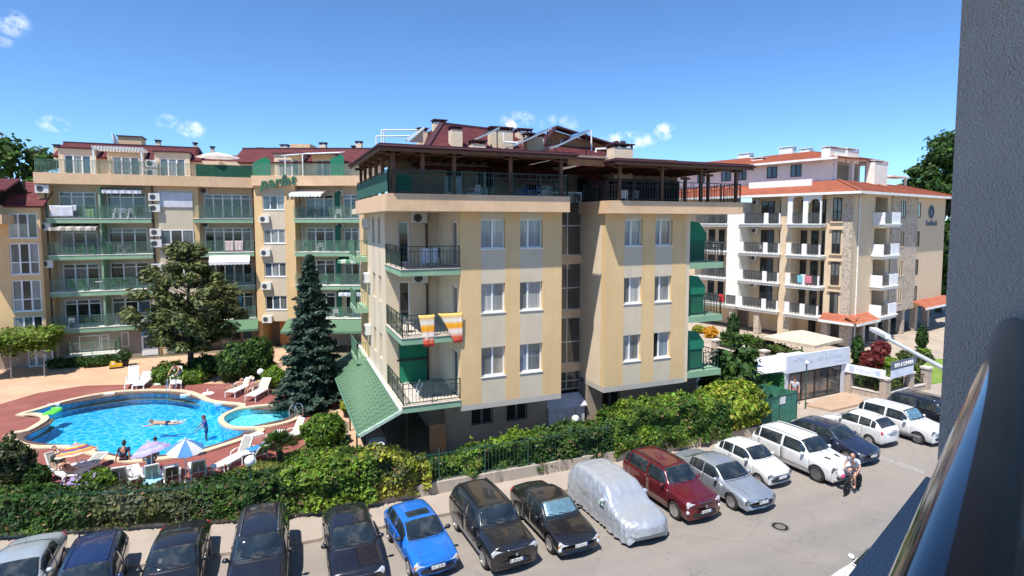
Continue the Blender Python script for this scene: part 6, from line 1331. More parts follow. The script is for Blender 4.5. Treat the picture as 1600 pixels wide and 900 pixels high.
shingle_roof(hl, [(-34, 1.7, 17.45), (-2.4, 1.7, 17.45), (-6.5, 5.4, 18.6), (-32, 5.4, 18.6)], M_terra, row=.3, name='upper_roof'); shingle_roof(hr, [(1.7, 2.4, 17.45), (12, 2.6, 17.74), (8.5, 6.5, 18.6), (5.4, 6.5, 18.6)], M_terra, row=.3, name='upper_roof'); MB().box(-34, -2.3, 1.6, 1.72, 17.25, 17.46).build('gutter', M_gut, hl)
for px0, px1, pt, dz, fr, dd in ((1297, 1322, 228, 0, hr, 3.1), (1324, 1343, 231, 0, hr, 3.2), (1367, 1388, 250, 0, hr, 2.2), (1217, 1239, 231, 2, hl, 7), (1152, 1172, 241, 2, hl, 6), (1173, 1192, 247, 2.4, hl, 3.4), (1248, 1266, 233, 2, hl, 9)):
    K = KR if fr is hr else KL; a, c = K.onv(px0, pt, dd), K.onv(px1, pt, dd); chimney(fr, (a.x + c.x) / 2, dd + .4, a.z - dz if dz else (17.2 if dd > 3 else 14.8), a.z - .2, c.x - a.x - .1, .8, M_whiter, M_gut)
pv = KR.onv(1390, 276, 4.5), KR.onv(1417, 273, 4.5); pb = MB(); pb.box(pv[0].x, pv[1].x, 4.2, 5.8, pv[0].z, pv[0].z + .18); pb.box(pv[1].x - .4, pv[1].x - .2, 4.4, 4.6, 15, pv[0].z); pb.build('white_pergola', M_whiter, hr)
# emblem and lettering on the gable end
e = KR.onv(1455, 331, 0); em = MB(); em.lathe([(.62, 0), (.72, 0), (.72, .05), (.62, .05), (.62, 0)], 24); em.add([(-.3, -.28, .04), (.3, -.28, .04), (.22, .1, .04), (0, .34, .04), (-.22, .1, .04)], [(0, 1, 2, 3, 4)])
q = MB(); q.merge(em, Matrix.Translation((e.x, -.0, e.z)) @ Matrix.Rotation(R(90), 4, 'X')); M_sgn = mat('slate_blue_letters', (.10, .13, .19), rough=.5); q.build('wall_emblem', M_sgn, hr)
tm = text_mesh('EastRock', .80, .05, bold=.012); tm.materials.append(M_sgn); link('wall_lettering', tm, hr, (e.x + .2, -.03, e.z - 1.45), (R(90), 0, 0))
adopt(hl, res); adopt(hr, res)
def wr(K, x, y, z): p = K.o + K.u * x + K.v * y; return (p.x, p.y, z)
cloth('towel', 'red towel on the low balcony rail beside the white column', 'laundry', wr(KL, -13.0, -.5, RF[1] - 1.75), wr(KL, -12.4, -.5, RF[1] - 1.75), .8, mat('red_cloth', (.50, .02, .03), rough=.9)); cloth('towel', 'light blue towel on the bay balcony with the pink one', 'laundry', wr(KL, -4.3, -.95, RF[1] + .98), wr(KL, -3.8, -.95, RF[1] + .98), .75, mat('teal_cloth', (.15, .42, .48), rough=.9)); cloth('towel', 'pink towel on the bay balcony with the light blue one', 'laundry', wr(KL, -3.6, -.95, RF[1] + .98), wr(KL, -2.95, -.95, RF[1] + .98), .72, mat('pink_cloth', (.55, .17, .22), rough=.9))
for k, x, lab in ((3, -8.3, 'top'), (2, -8.6, 'third'), (1, -8.0, 'second'), (2, -14.0, 'far third')): chair('grey' if k != 2 else 'white', wr(KL, x, .2, RF[k]), RR, 'chair on the %s balcony next to the white column' % lab, 'chairs on the beige block')
# ================================================================ the balcony the picture is taken from
M_stucco = mat('grey_stucco', (.52, .50, .48), rough=.95, var=.06, vs=6, bump=.7, bs=150, col2=(.47, .45, .43), c2s=1.2)
M_blk = mat('dark_rail_paint', (.014, .014, .018), rough=.16, var=.3, vs=4, coat=.6); M_railedge = mat('worn_rail_edge', (.40, .30, .21), rough=.6, metal=.0, var=.2, vs=6)
own = thing('camera_side_building', 'grey rendered building with a balcony corner, seen close at the right edge', 'building', (0, 0, 0))
def hv(depth, lat): h = Vector((math.sin(YAW), math.cos(YAW), 0)); return h * depth + _r * lat
pe = hv(1.92, 1.92 * 683 / 900)                                   # outer corner of the pier
bd = Vector((math.sin(R(69)), math.cos(R(69)), 0)); bn = Vector((-bd.y, bd.x, 0))   # balcony front direction and outward normal
def bbox(s0, s1, n0, n1, z0, z1, name, m, o=pe):
    P = [o + bd * s + bn * n for s, n in ((s0, n0), (s1, n0), (s1, n1), (s0, n1))]; return MB().prism([(p.x, p.y) for p in P], z0, z1).build(name, m, own)
bbox(0, 1.6, -3.2, 0, 0, 16.5, 'pier', M_stucco)
le = hv(1.383, .784)
bbox(-7, 0, -.28, 0.0, 9.75, 10.52, 'parapet', M_stucco, pe + bn * .03)
bbox(-8, 3, -3.4, .1, 9.55, 9.748, 'balcony_or_added_slab', M_stucco); bbox(-8, 3, -3.4, .1, 13.2, 13.4, 'balcony_or_added_slab', M_stucco); bbox(-8, 6, -3.7, -3.41, 0, 16.5, 'facade_wall', M_stucco)  # upper slab is added out of view to keep sun off the pier
bbox(-8, 3, -3.3, .05, 6.6, 6.8, 'balcony_or_added_slab', M_stucco)
# handrail: broad rounded black board on the parapet line, running past the camera
zr_ = 11.1; p2 = hv(.3 * 900 / 553, .3 * 900 / 553 * 596 / 900); p1 = hv(.3 * 900 / 213, .3 * 900 / 213 * 738 / 900); rd = (p1 - p2).normalized(); rn = Vector((-rd.y, rd.x, 0))
sec = [(0, -.012), (-.003, -.002), (-.016, .0), (-.060, .001), (-.072, -.006), (-.078, -.024), (-.06, -.03), (-.008, -.03)]
def rail(secp, m, name):
    b = MB(); A = [p2 - rd * 1.2 + rn * a + Vector((0, 0, zr_ + c)) for a, c in secp]; b.extr(A, rd * 3.6); return b.build(name, m, own, smooth=False, recalc=True)
M_blk2 = mat('dark_metal_rail', (.10, .10, .115), rough=.10, metal=.85, var=.2, vs=3)
sec = [(-.046 + .046 * math.cos(t), -.040 + .040 * math.sin(t)) for t in [2 * math.pi * k / 28 for k in range(28)]]
rl__ = rail(sec, M_blk2, 'handrail'); (lambda *a: None)([(.003, -.014), (.0, .001), (-.006, .0035), (-.017, .0032), (-.019, .0012), (-.010, -.012)], M_railedge, 'handrail_edge')
smooth_angle(rl__, 50)
rail([(-.040, -.05), (-.088, -.05), (-.090, -.46), (-.040, -.46)], mat('rail_panel', (.026, .021, .020), rough=.55, var=.3, vs=3), 'rail_panel')
# ================================================================ vegetation
def leafmesh(name, P, N, size, m, aspect=1.6, spread=.6, parent=None, fold=.25, along=None):
    """one two-faced folded blade per point, facing roughly N"""
    n = len(P); P = np.asarray(P, float); N = np.asarray(N, float) + RNG.normal(0, spread, (n, 3)); N /= np.linalg.norm(N, axis=1, keepdims=True) + 1e-9
    r = RNG.normal(0, 1, (n, 3)) if along is None else np.asarray(along) + RNG.normal(0, .25, (n, 3)); T = r - N * np.sum(r * N, 1, keepdims=True); T /= np.linalg.norm(T, axis=1, keepdims=True) + 1e-9; B = np.cross(N, T)
    s = size * np.clip(RNG.lognormal(-.05, .34, (n, 1)), .45, 2.0); L = T * s * aspect * .5; Wd = B * s * .5; dn = N * s * fold
    V = np.stack([P - L, P + Wd - dn * .3, P + L, P - Wd - dn * .3, P + dn * .25], 1).reshape(-1, 3)
    i = np.arange(n)[:, None] * 5; F = np.concatenate([i + [0, 1, 2], i + [0, 2, 3]], 1).reshape(-1, 3)
    V = V.reshape(n, 5, 3)[:, :4].reshape(-1, 3); i = np.arange(n)[:, None] * 4; F = np.concatenate([i + [0, 1, 2], i + [0, 2, 3]], 1).reshape(-1, 3)
    me = bpy.data.meshes.new(name); me.vertices.add(len(V)); me.vertices.foreach_set('co', V.ravel()); me.loops.add(F.size); me.loops.foreach_set('vertex_index', F.ravel().astype(np.int32))
    me.polygons.add(len(F)); me.polygons.foreach_set('loop_start', np.arange(len(F), dtype=np.int32) * 3); me.update(calc_edges=True); me.validate(); me.materials.append(m)
    return link(name, me, parent)
def ell(c, r, n, lo=.72, hi=1.05, zmin=-1, lump=.18, seed=0):
    d = RNG.normal(0, 1, (n * 2, 3)); d /= np.linalg.norm(d, axis=1, keepdims=True); d = d[d[:, 2] > zmin][:n]
    from mathutils import noise
    k = RNG.uniform(lo, hi, (len(d), 1)); l = np.array([noise.noise(Vector(v) * 2.3 + Vector((seed * 3.1, 0, 0))) for v in d])[:, None]
    return np.asarray(c) + d * (k * (1 + lump * 1.6 * l)) * np.asarray(r), d
L_dark = leafmat('leaf_dark', (.028, .070, .018), (.045, .10, .022)); L_mid = leafmat('leaf_mid', (.05, .115, .018), (.085, .16, .025)); L_lime = leafmat('leaf_lime', (.13, .23, .022), (.20, .30, .03)); L_yel = leafmat('leaf_yellow', (.26, .30, .03), (.36, .36, .05)); L_olive = leafmat('leaf_olive', (.055, .085, .022), (.10, .125, .035))
L_spruce = leafmat('needle_blue', (.028, .060, .042), (.055, .095, .068), trans=.1); L_jun = leafmat('needle_juniper', (.075, .098, .030), (.14, .155, .045), trans=.15); L_red = leafmat('leaf_red', (.17, .022, .022), (.22, .05, .04)); L_grey = leafmat('leaf_grey', (.085, .105, .055), (.13, .15, .08)); L_vine = leafmat('leaf_vine', (.10, .17, .02), (.17, .22, .03)); L_orange = leafmat('flower_orange', (.62, .30, .02), (.70, .42, .04)); L_dry = leafmat('leaf_dry', (.20, .13, .06), (.28, .20, .10)); L_lilac = leafmat('flower_lilac', (.40, .30, .55), (.55, .45, .62))
M_bark = mat('bark', (.085, .065, .05), rough=.95, var=.3, vs=4, bump=.6, bs=15); M_twig = mat('twigs', (.030, .035, .018), rough=1, var=.3)
def bush(label, base, rx, ry, h, m, n=1800, size=.11, name='bush', m2=None, zk=.5, loc=None, lump=.2, cat='bush', group=None):
    root = thing(name, label, cat, base, group=group); c = (0, 0, h * zk); P, N = ell(c, (rx, ry, h * (1 - zk) if zk >= .5 else h * (1 - zk)), n, lump=lump, seed=len(label), zmin=-.75)
    leafmesh('foliage', P, N, size, m, parent=root)
    if m2: P, N = ell(c, (rx * 1.02, ry * 1.02, h * (1 - zk) * 1.03), n // 3, lo=.9, lump=lump, seed=len(label)); leafmesh('foliage', P, N, size, m2, parent=root)
    b = MB(); b.ball(c, .74, 10); q = MB(); q.merge(b, Matrix.Translation(c) @ Matrix.Diagonal((rx, ry, h * (1 - zk), 1)) @ Matrix.Translation((0, 0, -c[2]))); q.build('twig_core', M_twig, root)
    t = MB()
    for i in range(4): a = i * 1.6; t.tube([(0, 0, 0), (math.cos(a) * rx * .3, math.sin(a) * ry * .3, h * .5)], [.05, .02], 5)
    t.build('stem', M_bark, root); return root
def hedge(label, line, wid, m, dens=420, size=.10, m2=None, name='hedge', lumpy=.12, side=1):
    """line: list of (x, y, ztop); clipped hedge box following it, foliage as leaves on all faces"""
    root = thing(name, label, 'hedge', (line[0][0], line[0][1], GZ)); line = [tuple(p) for p in line]; d_ = (Vector(line[0][:2]) - Vector(line[1][:2])).normalized() * .22; line[0] = (line[0][0] + d_.x, line[0][1] + d_.y, line[0][2]); d_ = (Vector(line[-1][:2]) - Vector(line[-2][:2])).normalized() * .22; line[-1] = (line[-1][0] + d_.x, line[-1][1] + d_.y, line[-1][2]); o = Vector((line[0][0], line[0][1], GZ)); P = []; N = []
    from mathutils import noise
    core = MB()
    for a, c in zip(line[:-1], line[1:]):
        A, Cc = Vector((a[0], a[1], 0)), Vector((c[0], c[1], 0)); d = Cc - A; L = d.length; d /= L; nr = Vector((d.y, -d.x, 0))
        na = int(dens * L * wid); nf = int(dens * L * ((a[2] + c[2]) / 2 - GZ))
        for k, cnt in ((0, na), (1, nf), (2, nf // 3)):
            for _ in range(cnt):
                t = random.uniform(-.16 / L, 1 + .16 / L); zt = a[2] + (c[2] - a[2]) * t; p = A + d * L * t
                bump = noise.noise((p.x * 1.1, p.y * 1.1, k * 3.0)) * lumpy * 2
                if k == 0: w = random.uniform(-.5, .5); q = p + nr * (w * wid); q.z = zt + bump - random.random() ** 2 * .25 - abs(w) ** 4 * 2.0 * .35; nn = Vector((0, 0, 1)) + nr * w * .8
                else:
                    s = 1 if k == 1 else -1; z = GZ + (zt - GZ) * random.random() ** .8; q = p + nr * s * (wid / 2 + noise.noise((p.x * 1.3, z * 1.5, 7)) * lumpy * 2 - random.random() ** 2 * .2 - max(0, (z - zt + .3)) * .4); q.z = z; nn = nr * s + Vector((0, 0, .45))
                P.append(q - o); N.append(nn)
        i = wid / 2 - .20; core.prism([((A + nr * i - o).x, (A + nr * i - o).y), ((Cc + nr * i - o).x, (Cc + nr * i - o).y), ((Cc - nr * i - o).x, (Cc - nr * i - o).y), ((A - nr * i - o).x, (A - nr * i - o).y)], [0, 0, 0, 0], min(a[2], c[2]) - GZ - .22)
    P = np.array([tuple(p) for p in P]); N = np.array([tuple(p) for p in N])
    if m2 is not None:
        f = np.array([noise.noise((p[0] * .9 + 5, p[1] * .9, p[2] * .9)) for p in P]) + RNG.normal(0, .22, len(P)) > .12
        leafmesh('foliage', P[~f], N[~f], size, m, parent=root); leafmesh('foliage', P[f], N[f], size, m2, parent=root)
    else: leafmesh('foliage', P, N, size, m, parent=root)
    core.build('twig_core', M_twig, root)
    k = RNG.random(len(P)) < .035; leafmesh('dry_leaves', P[k] + N[k] * .03, N[k], size * .9, L_dry, parent=root)
    sp = MB(); ids = np.nonzero((N[:, 2] > .6) & (RNG.random(len(P)) < .02))[0]
    for i in ids: q = Vector(P[i]); e = q + Vector((random.uniform(-.08, .08), random.uniform(-.08, .08), random.uniform(.12, .34))); sp.tube([q, e], [.008, .004], 3, cap=False)
    if len(ids): o_ = sp.build('shoots', M_twig, root); o_['kind'] = 'stuff'; S = np.array([(P[i][0] + RNG.normal(0, .05), P[i][1] + RNG.normal(0, .05), P[i][2] + RNG.uniform(.05, .30)) for i in ids for _ in range(5)]); leafmesh('shoot_leaves', S, np.tile([0, 0, 1.0], (len(S), 1)), size * .8, m2 or m, spread=.9, parent=root)
    return root
def tree(label, base, H, crown, m, trunk_r=.2, n=6000, size=.22, name='tree', clumps=26, limbs=7, m2=None, zlo=.35, kind='round', cat='tree', group=None):
    """trunk > limbs ; crown of leaf clumps scattered through an ellipsoid (rx, ry)"""
    root = thing(name, label, cat, base, group=group); rx, ry = crown; z0 = H * zlo
    MB().tube([(0, 0, -.1), (.05, 0, H * .25), (-.05, .05, H * .55), (.0, 0, H * .9)], [trunk_r, trunk_r * .8, trunk_r * .5, trunk_r * .12], 8).build('trunk', M_bark, root)
    cen = []
    for i in range(clumps):
        while True:
            v = RNG.uniform(-1, 1, 3)
            if np.linalg.norm(v) < 1 and (np.linalg.norm(v) > .45 or i % 4 == 0): break
        zz = z0 + (H - z0) * (.5 + .5 * v[2]); k = 1.0 if kind == 'round' else (1.15 - .75 * (zz - z0) / (H - z0)); cen.append((v[0] * rx * k, v[1] * ry * k, zz))
    lb = MB()
    for c in cen[:limbs * 3]:
        s = max(.15, c[2] * .62); lb.tube([(0, 0, s), (c[0] * .5, c[1] * .5, s + (c[2] - s) * .55), c], [trunk_r * .32, trunk_r * .2, .015], 5)
    lb.build('limb', M_bark, root)
    P = []; N = []
    for j, c in enumerate(cen):
        r = (rx + ry) / 2 * RNG.uniform(.26, .46); p, nn = ell(c, (r, r, r * RNG.uniform(.55, .9)), n // clumps, lo=.35, hi=1.1, lump=.35, seed=j); P.append(p); N.append(nn + np.array([0, 0, .35]))
    P = np.concatenate(P); N = np.concatenate(N); f = RNG.random(len(P)) < (.35 if m2 else 0)
    leafmesh('crown', P[~f], N[~f], size, m, parent=root)
    if m2: leafmesh('crown', P[f], N[f], size, m2, parent=root)
    return root
Gz = lambda x, y: G(x, y, GZ)
# ---- blue spruce with tiers of drooping boughs
def spruce(label, base, H, Rb, m, name='spruce_tree'):
    root = thing(name, label, 'tree', base); MB().tube([(0, 0, 0), (0, 0, H * .97)], [.17, .02], 8).build('trunk', M_bark, root); P = []; N = []; A = []; bb = MB(); k = 0; z = .5
    while z < H - .15:
        t = z / H; r = Rb * (1 - t) ** .85 * RNG.uniform(.8, 1.12) + .10; nb_ = max(5, int(11 * (1 - t) + 5))
        for i in range(nb_):
            a = k * 2.399 + i * 6.283 / nb_ + RNG.normal(0, .15); rr = r * RNG.uniform(.72, 1.12); d = np.array([math.cos(a), math.sin(a), 0]); tip = d * rr + np.array([0, 0, z - rr * .22 + .10]); st_ = np.array([0, 0, z + .12])
            if i % 2 == 0: bb.tube([tuple(st_), tuple(tip)], [.025, .008], 4)
            nl = int(34 + 95 * rr); tt = RNG.random(nl) ** .7; side = RNG.normal(0, 1, nl) * .20 * (1 - tt * .5) * (.5 + rr * .45); perp = np.array([-d[1], d[0], 0])
            p = st_ + (tip - st_) * tt[:, None] + perp * side[:, None] + np.array([0, 0, 1]) * (RNG.normal(0, .05, nl) - np.abs(side) * .25 + .12 * tt ** 2)[:, None]; P.append(p); N.append(np.tile([0, 0, 1.0], (nl, 1)) + d * .3); A.append(np.tile(d, (nl, 1)) + perp * np.sign(side)[:, None] * .8)
        z += .20 + .10 * (1 - t); k += 1
    bb.build('bough', M_bark, root); leafmesh('crown', np.concatenate(P), np.concatenate(N), .105, m, aspect=2.2, spread=.55, along=np.concatenate(A), parent=root); return root
b_ = Gz(489, 632); spruce('dark blue spruce between the pool and the ochre block', b_, Vector((b_.x, b_.y, 0)) and onY(484, 400, b_.y).z - GZ, 2.25, L_spruce)
# ---- juniper tree by the hotel
def juniper():
    b_ = Vector((-6.0, 47.0, GZ)); root = thing('juniper_tree', 'feathery olive green juniper tree with a bare trunk before the hotel', 'tree', b_); top = onY(298, 380, 47).z - GZ
    MB().tube([(0, 0, -.1), (.08, 0, 1.6), (-.05, 0, 3.4), (.1, 0, 6.5), (.15, 0, top * .93)], [.24, .19, .16, .09, .02], 8).build('trunk', M_bark, root); P, N, A = [], [], []; lb = MB()
    prof = [(1.8, 1.2), (2.6, 2.4), (3.6, 3.1), (4.8, 3.4), (5.8, 3.0), (6.8, 2.3), (7.8, 1.5), (8.7, .8), (top - .2, .15)]
    for i in range(165):
        z = 1.9 + (top - 2.2) * RNG.uniform(0, 1) ** 1.15; r = np.interp(z, [p[0] for p in prof], [p[1] for p in prof]); a = i * 2.399 + RNG.normal(0, .3); d = np.array([math.cos(a), math.sin(a), 0]); rr = r * RNG.uniform(.35, 1.1); c = d * rr + np.array([0, 0, z + rr * .12]); s = np.array([0, 0, max(1.5, z - .9)])
        if i % 2: lb.tube([tuple(s), tuple((s + c) / 2 + np.array([0, 0, -.1])), tuple(c)], [.05, .03, .01], 5)
        m_ = 150; q = RNG.normal(0, 1, (m_, 3)); q /= np.linalg.norm(q, axis=1, keepdims=True); k = RNG.random((m_, 1)) ** .5; out = d + np.array([0, 0, .5]); P.append(c + q * k * np.array([.62, .62, .42]) + out * (k * .28)); N.append(q + np.array([0, 0, .5])); A.append(np.tile(out, (m_, 1)) + q * .5)
    lb.build('limb', M_bark, root); leafmesh('crown', np.concatenate(P), np.concatenate(N), .135, L_jun, aspect=2.3, along=np.concatenate(A), spread=.6, parent=root)
juniper()
# ---- bushes round the pool
Z_ = lambda px, py, b: onY(px, py, b.y).z - GZ
def gb_(px, pyb, pyt, wpx, label, m, **k):
    b = Gz(px, pyb); dep = (b - _C).dot(_f); w = wpx / FPX * dep / 2; b2 = Vector((b.x, b.y + w * .5, GZ)); return bush(label, b2, w, w * .9, Z_(px, pyt, b2), m, **k)
gb_(266, 599, 566, 56, 'flat lime green dome bush behind the bending bather', L_lime, n=2600, zk=.35, m2=L_mid); gb_(300, 600, 577, 44, 'low lime green bush at the foot of the dark shrub', L_lime, n=1600, zk=.35, m2=L_mid); gb_(321, 592, 556, 46, 'dark loose shrub left of the big clipped ball', L_dark, n=2400, m2=L_mid); gb_(370, 598, 537, 52, 'big dark clipped bush, lower half of the pair by the loungers', L_dark, n=4200, m2=L_mid, size=.12); gb_(402, 592, 528, 50, 'big dark clipped bush, taller one behind its twin by the loungers', L_dark, n=4200, m2=L_mid, size=.12)
gb_(418, 590, 565, 30, 'small lime ball bush beside the white lamp globe, upper one', L_lime, n=1400); gb_(428, 607, 575, 36, 'small lime ball bush below its twin beside the spruce', L_lime, n=1800); gb_(508, 700, 648, 64, 'round mid green bush with white flowers beside the tiled path', L_mid, n=4200, m2=L_lime); gb_(505, 702, 670, 32, 'pale spiky yellow green shrub before the round bush', L_olive, n=1500, m2=L_lime, size=.14)
gb_(150, 775, 736, 54, 'mid green bush standing at the hedge below the striped parasol', L_mid, n=3600, m2=L_lime, size=.12); gb_(54, 770, 728, 32, 'upright dark green shrub left of the lounger with the lying bather', L_dark, n=2400, m2=L_mid); gb_(8, 775, 690, 62, 'greyish tall bush cut by the picture edge', L_olive, n=5200, m2=L_grey, size=.10, lump=.3)
b_ = gb_(128, 782, 752, 46, 'hibiscus shrub with lilac flowers on top of the hedge', L_olive, n=1400); P, N = ell((0, 0, .45), (.75, .6, .6), 70, lo=.95, zmin=.0); leafmesh('blossom', P, N, .15, L_lilac, aspect=1.0, parent=b_)
P, N = ell((0, 0, .8), (.6, .6, .75), 40, lo=1.0, zmin=.2); 
for q, w in ((Gz(98, 572), 'first'), (Gz(125, 570), 'second'), (Gz(152, 570), 'third'), (Gz(172, 566), 'fourth')): bush('%s low dark plant from the corner pier under the small ground floor balcony' % w, (q.x, q.y - .6, GZ), .9, .5, .75, L_dark, n=600, m2=L_mid, name='shrub', group='plants under the ground floor balcony')
# fan palm
def palm():
    b = Gz(437, 722); root = thing('fan_palm', 'small fan palm with spiky fronds in front of the loungers', 'palm', b); MB().tube([(0, 0, 0), (0, 0, .7)], [.16, .13], 8).build('trunk', M_bark, root); fr = MB()
    for i in range(26):
        a = i * 2.399; el = R(12 + (i / 26) * 75); L = .75; d = Vector((math.cos(a) * math.cos(el), math.sin(a) * math.cos(el), math.sin(el))); s = Vector((0, 0, .65)); c = s + d * L * .6; n_ = MB(); n_.tube([s, c], .012, 4); sd_ = d.cross(Vector((0, 0, 1))).normalized(); up = sd_.cross(d)
        for j in range(9): t = (j - 4) / 4 * 1.1; e = (d * math.cos(t) + sd_ * math.sin(t)) * .52; w_ = up.cross(e).normalized() * .025; n_.add([c - w_, c + w_, c + e * .6 + w_ * .9 - up * .01, c + e - up * .08, c + e * .6 - w_ * .9 - up * .01], [(0, 1, 2, 3, 4)])
        n_.build('frond', L_mid if i % 3 else L_olive, root)
palm()
# ---- hedges above the retaining wall
def wallline(px, off=.80):
    """hedge axis .75 m behind the wall face for a photo column"""
    for (x0, y0), (x1, y1) in zip(WL[:-1], WL[1:]):
        d = sight(px, 700); A = Vector((x0, y0)); D = Vector((x1 - x0, y1 - y0)); n = Vector((-D.y, D.x)).normalized(); A = A + n * off; den = d.x * D.y - d.y * D.x
        t = (d.x * (0 - A.y) - d.y * (0 - A.x)) / den if abs(den) > 1e-9 else -1
        if 0 <= t <= 1: return A + D * t
    return A + D * max(0, min(1, t))
def hline(pts, off=.80):
    out = []
    for px, py in pts:
        p = wallline(px, off); d = sight(px, py); out.append((p.x, p.y, CAM_H + d.z * math.hypot(p.x, p.y) / math.hypot(d.x, d.y)))
    return out
hedge('tall clipped hedge along the wall below the pool, dark and even', [(-24.5, 32.2, 1.6)] + hline([(-60, 772), (0, 768), (60, 770), (125, 770)], .42), 1.3, L_dark, m2=L_mid, dens=430); hedge('olive ivy covered hedge stretch behind the navy car and the black sedan', hline([(125, 771), (190, 770), (255, 764), (312, 756)], .42), 1.3, L_olive, m2=L_grey, dens=430); hedge('bright glossy hedge behind the long black car with the lamp post in it', hline([(312, 752), (360, 746), (415, 742), (450, 732)], .42), 1.3, L_mid, m2=L_dark, dens=430); hedge('tall lime green hedge stretch before the round bush', hline([(450, 726), (480, 714), (530, 707), (560, 706)], .55), 1.6, L_lime, m2=L_mid, dens=430); hedge('yellow green variegated hedge stretch behind the bright blue hatchback', hline([(560, 704), (585, 702), (610, 706), (645, 715)], .5), 1.3, L_yel, m2=L_olive, dens=430, lumpy=.2)
hedge('low dark creeper along the fence behind the black off-roader', hline([(646, 722), (672, 718), (684, 724)]), .7, L_mid, m2=L_dark, dens=380); hedge('loose low hedge under the two barred windows', hline([(692, 716), (735, 700), (770, 690), (800, 682), (828, 676)]), 1.1, L_mid, m2=L_lime, dens=430, lumpy=.22); hedge('clipped dark hedge in front of the porch', hline([(832, 682), (870, 670), (905, 664), (950, 664)]), 1.5, L_dark, m2=L_mid, dens=430); hedge('thick bright topped hedge under the right wing of the ochre block', hline([(950, 650), (975, 636), (1030, 627), (1075, 622), (1108, 624)]), 1.9, L_mid, m2=L_lime, dens=430)
bush('big yellow green bush at the end of the hedge beside the green gate', (wallline(1148).x, wallline(1148).y + .35, GZ), 1.75, 1.5, onY(1150, 602, wallline(1148).y).z - GZ, L_lime, n=7000, m2=L_yel, size=.13); hedge('creeping ground ivy at the wall top behind the covered car', hline([(700, 742), (780, 728), (860, 706), (940, 690), (1000, 672), (1090, 655)]), .55, L_dark, m2=L_olive, dens=300, name='ivy_hedge', lumpy=.16)
tree('dark fig tree in the shade between the ochre block and the kiosk', G(1146, 640, 0.1), 3.5, (1.8, 1.5), L_dark, n=3000, size=.26, m2=L_mid, clumps=22, zlo=.2)
# grass strip by the pool
def grass(name, poly, n, h, m):
    pts = []; xs = [p[0] for p in poly]; ys = [p[1] for p in poly]; lp = [Vector((p[0], p[1])) for p in poly]
    while len(pts) < n:
        q = Vector((random.uniform(min(xs), max(xs)), random.uniform(min(ys), max(ys))))
        if inside(q, lp): pts.append((q.x, q.y, GZ + h * .4))
    P = np.array(pts); o = leafmesh(name, P, np.tile([0, -.8, .6], (n, 1)), h, m, aspect=2.0, spread=.7, along=np.tile([0, 0, 1.0], (n, 1))); o['kind'] = 'stuff'; return o
gp = [Gz(*p) for p in ((250, 768), (300, 757), (350, 742), (400, 727), (460, 708), (490, 695), (480, 720), (540, 730), (430, 750), (330, 765))]; slab('lawn', gp, GZ - .02, GZ + .02, M_lawn); grass('grass', gp, 9000, .10, leafmat('grass_blade', (.15, .19, .035), (.26, .26, .07)))
# vine pergola at the far left
pv = thing('vine_pergola', 'pergola overgrown with bright vine leaves against the low hotel wing', 'pergola', (hx(-10), 50.5, GZ)); fr = MB()
vx0, vx1 = onY(-40, 530, 51).x - hx(-10), onY(76, 530, 51).x - hx(-10); vz = onY(30, 528, 51).z - GZ
for x in (vx0, (vx0 + vx1) / 2, vx1 - .2): fr.tube([(x, 0, 0), (x, 0, vz)], .04, 6); fr.tube([(x, 3, 0), (x, 3, vz)], .04, 6); fr.beam((x, -.1, vz), (x, 3.2, vz), .06, .06)
fr.beam((vx0, 0, vz), (vx1, 0, vz), .06, .06); fr.build('frame', M_pipeg, pv); n = 6500
P = np.stack([RNG.uniform(vx0 - .2, vx1 + .2, n), RNG.uniform(-.4, 3.3, n), vz + RNG.normal(0, .22, n) - RNG.random(n) ** 3 * .9], 1); leafmesh('vine_leaves', P, np.tile([0, -.4, 1.0], (n, 1)), .16, L_vine, spread=.7, parent=pv)
# ---- trees beyond the buildings
b_ = onY(22, 300, 75); tree('leafy tree beyond the low hotel wing at the picture edge', (b_.x, 75, -.1), onY(22, 226, 75).z, (4.6, 4), L_mid, n=6500, size=.42, m2=L_olive, trunk_r=.35); b_ = onY(-40, 300, 80); tree('second tree outside the picture edge beyond the hotel', (b_.x, 80, -.1), 19, (4.6, 4), L_mid, n=2500, size=.45, m2=L_olive, trunk_r=.35)
p = hv(72, 72 * 672 / 900); tree('tall dark tree rising behind the gable end of the beige block', (p.x, p.y, -.1), 23.5, (4.0, 3.8), L_dark, n=19000, size=.38, m2=L_mid, trunk_r=.4, clumps=80, zlo=.02); p = hv(69, 69 * 655 / 900); tree('lower tree with dark leaves at the foot of the gable end', (p.x, p.y, -.1), 18, (2.6, 2.4), L_dark, n=8000, size=.36, m2=L_mid, trunk_r=.3, zlo=.02)
# ================================================================ people
M_skin = mat('skin', (.50, .27, .18), rough=.6, var=.08); M_skint = mat('tanned_skin', (.36, .17, .10), rough=.6, var=.08); M_hairb = mat('black_hair', (.012, .010, .009), rough=.6); M_hairg = mat('grey_hair', (.55, .50, .44), rough=.7); M_hairr = mat('auburn_hair', (.12, .035, .02), rough=.6)
def skinned(name, pts, edges, rad, m, parent, sub=1):
    me = bpy.data.meshes.new(name); me.from_pydata([tuple(p) for p in pts], edges, []); o = link(name, me, parent)
    md = o.modifiers.new('skin', 'SKIN'); md.use_smooth_shade = True
    lay = me.skin_vertices[0].data if len(me.skin_vertices) else None
    if lay:
        for i, r in enumerate(rad): lay[i].radius = (r, r) if not isinstance(r, tuple) else r; lay[i].use_root = (i == 0)
    s = o.modifiers.new('sub', 'SUBSURF'); s.levels = sub; s.render_levels = sub; evaluated(o, name); o.data.materials.clear(); o.data.materials.append(m); o.data.shade_smooth(); return o
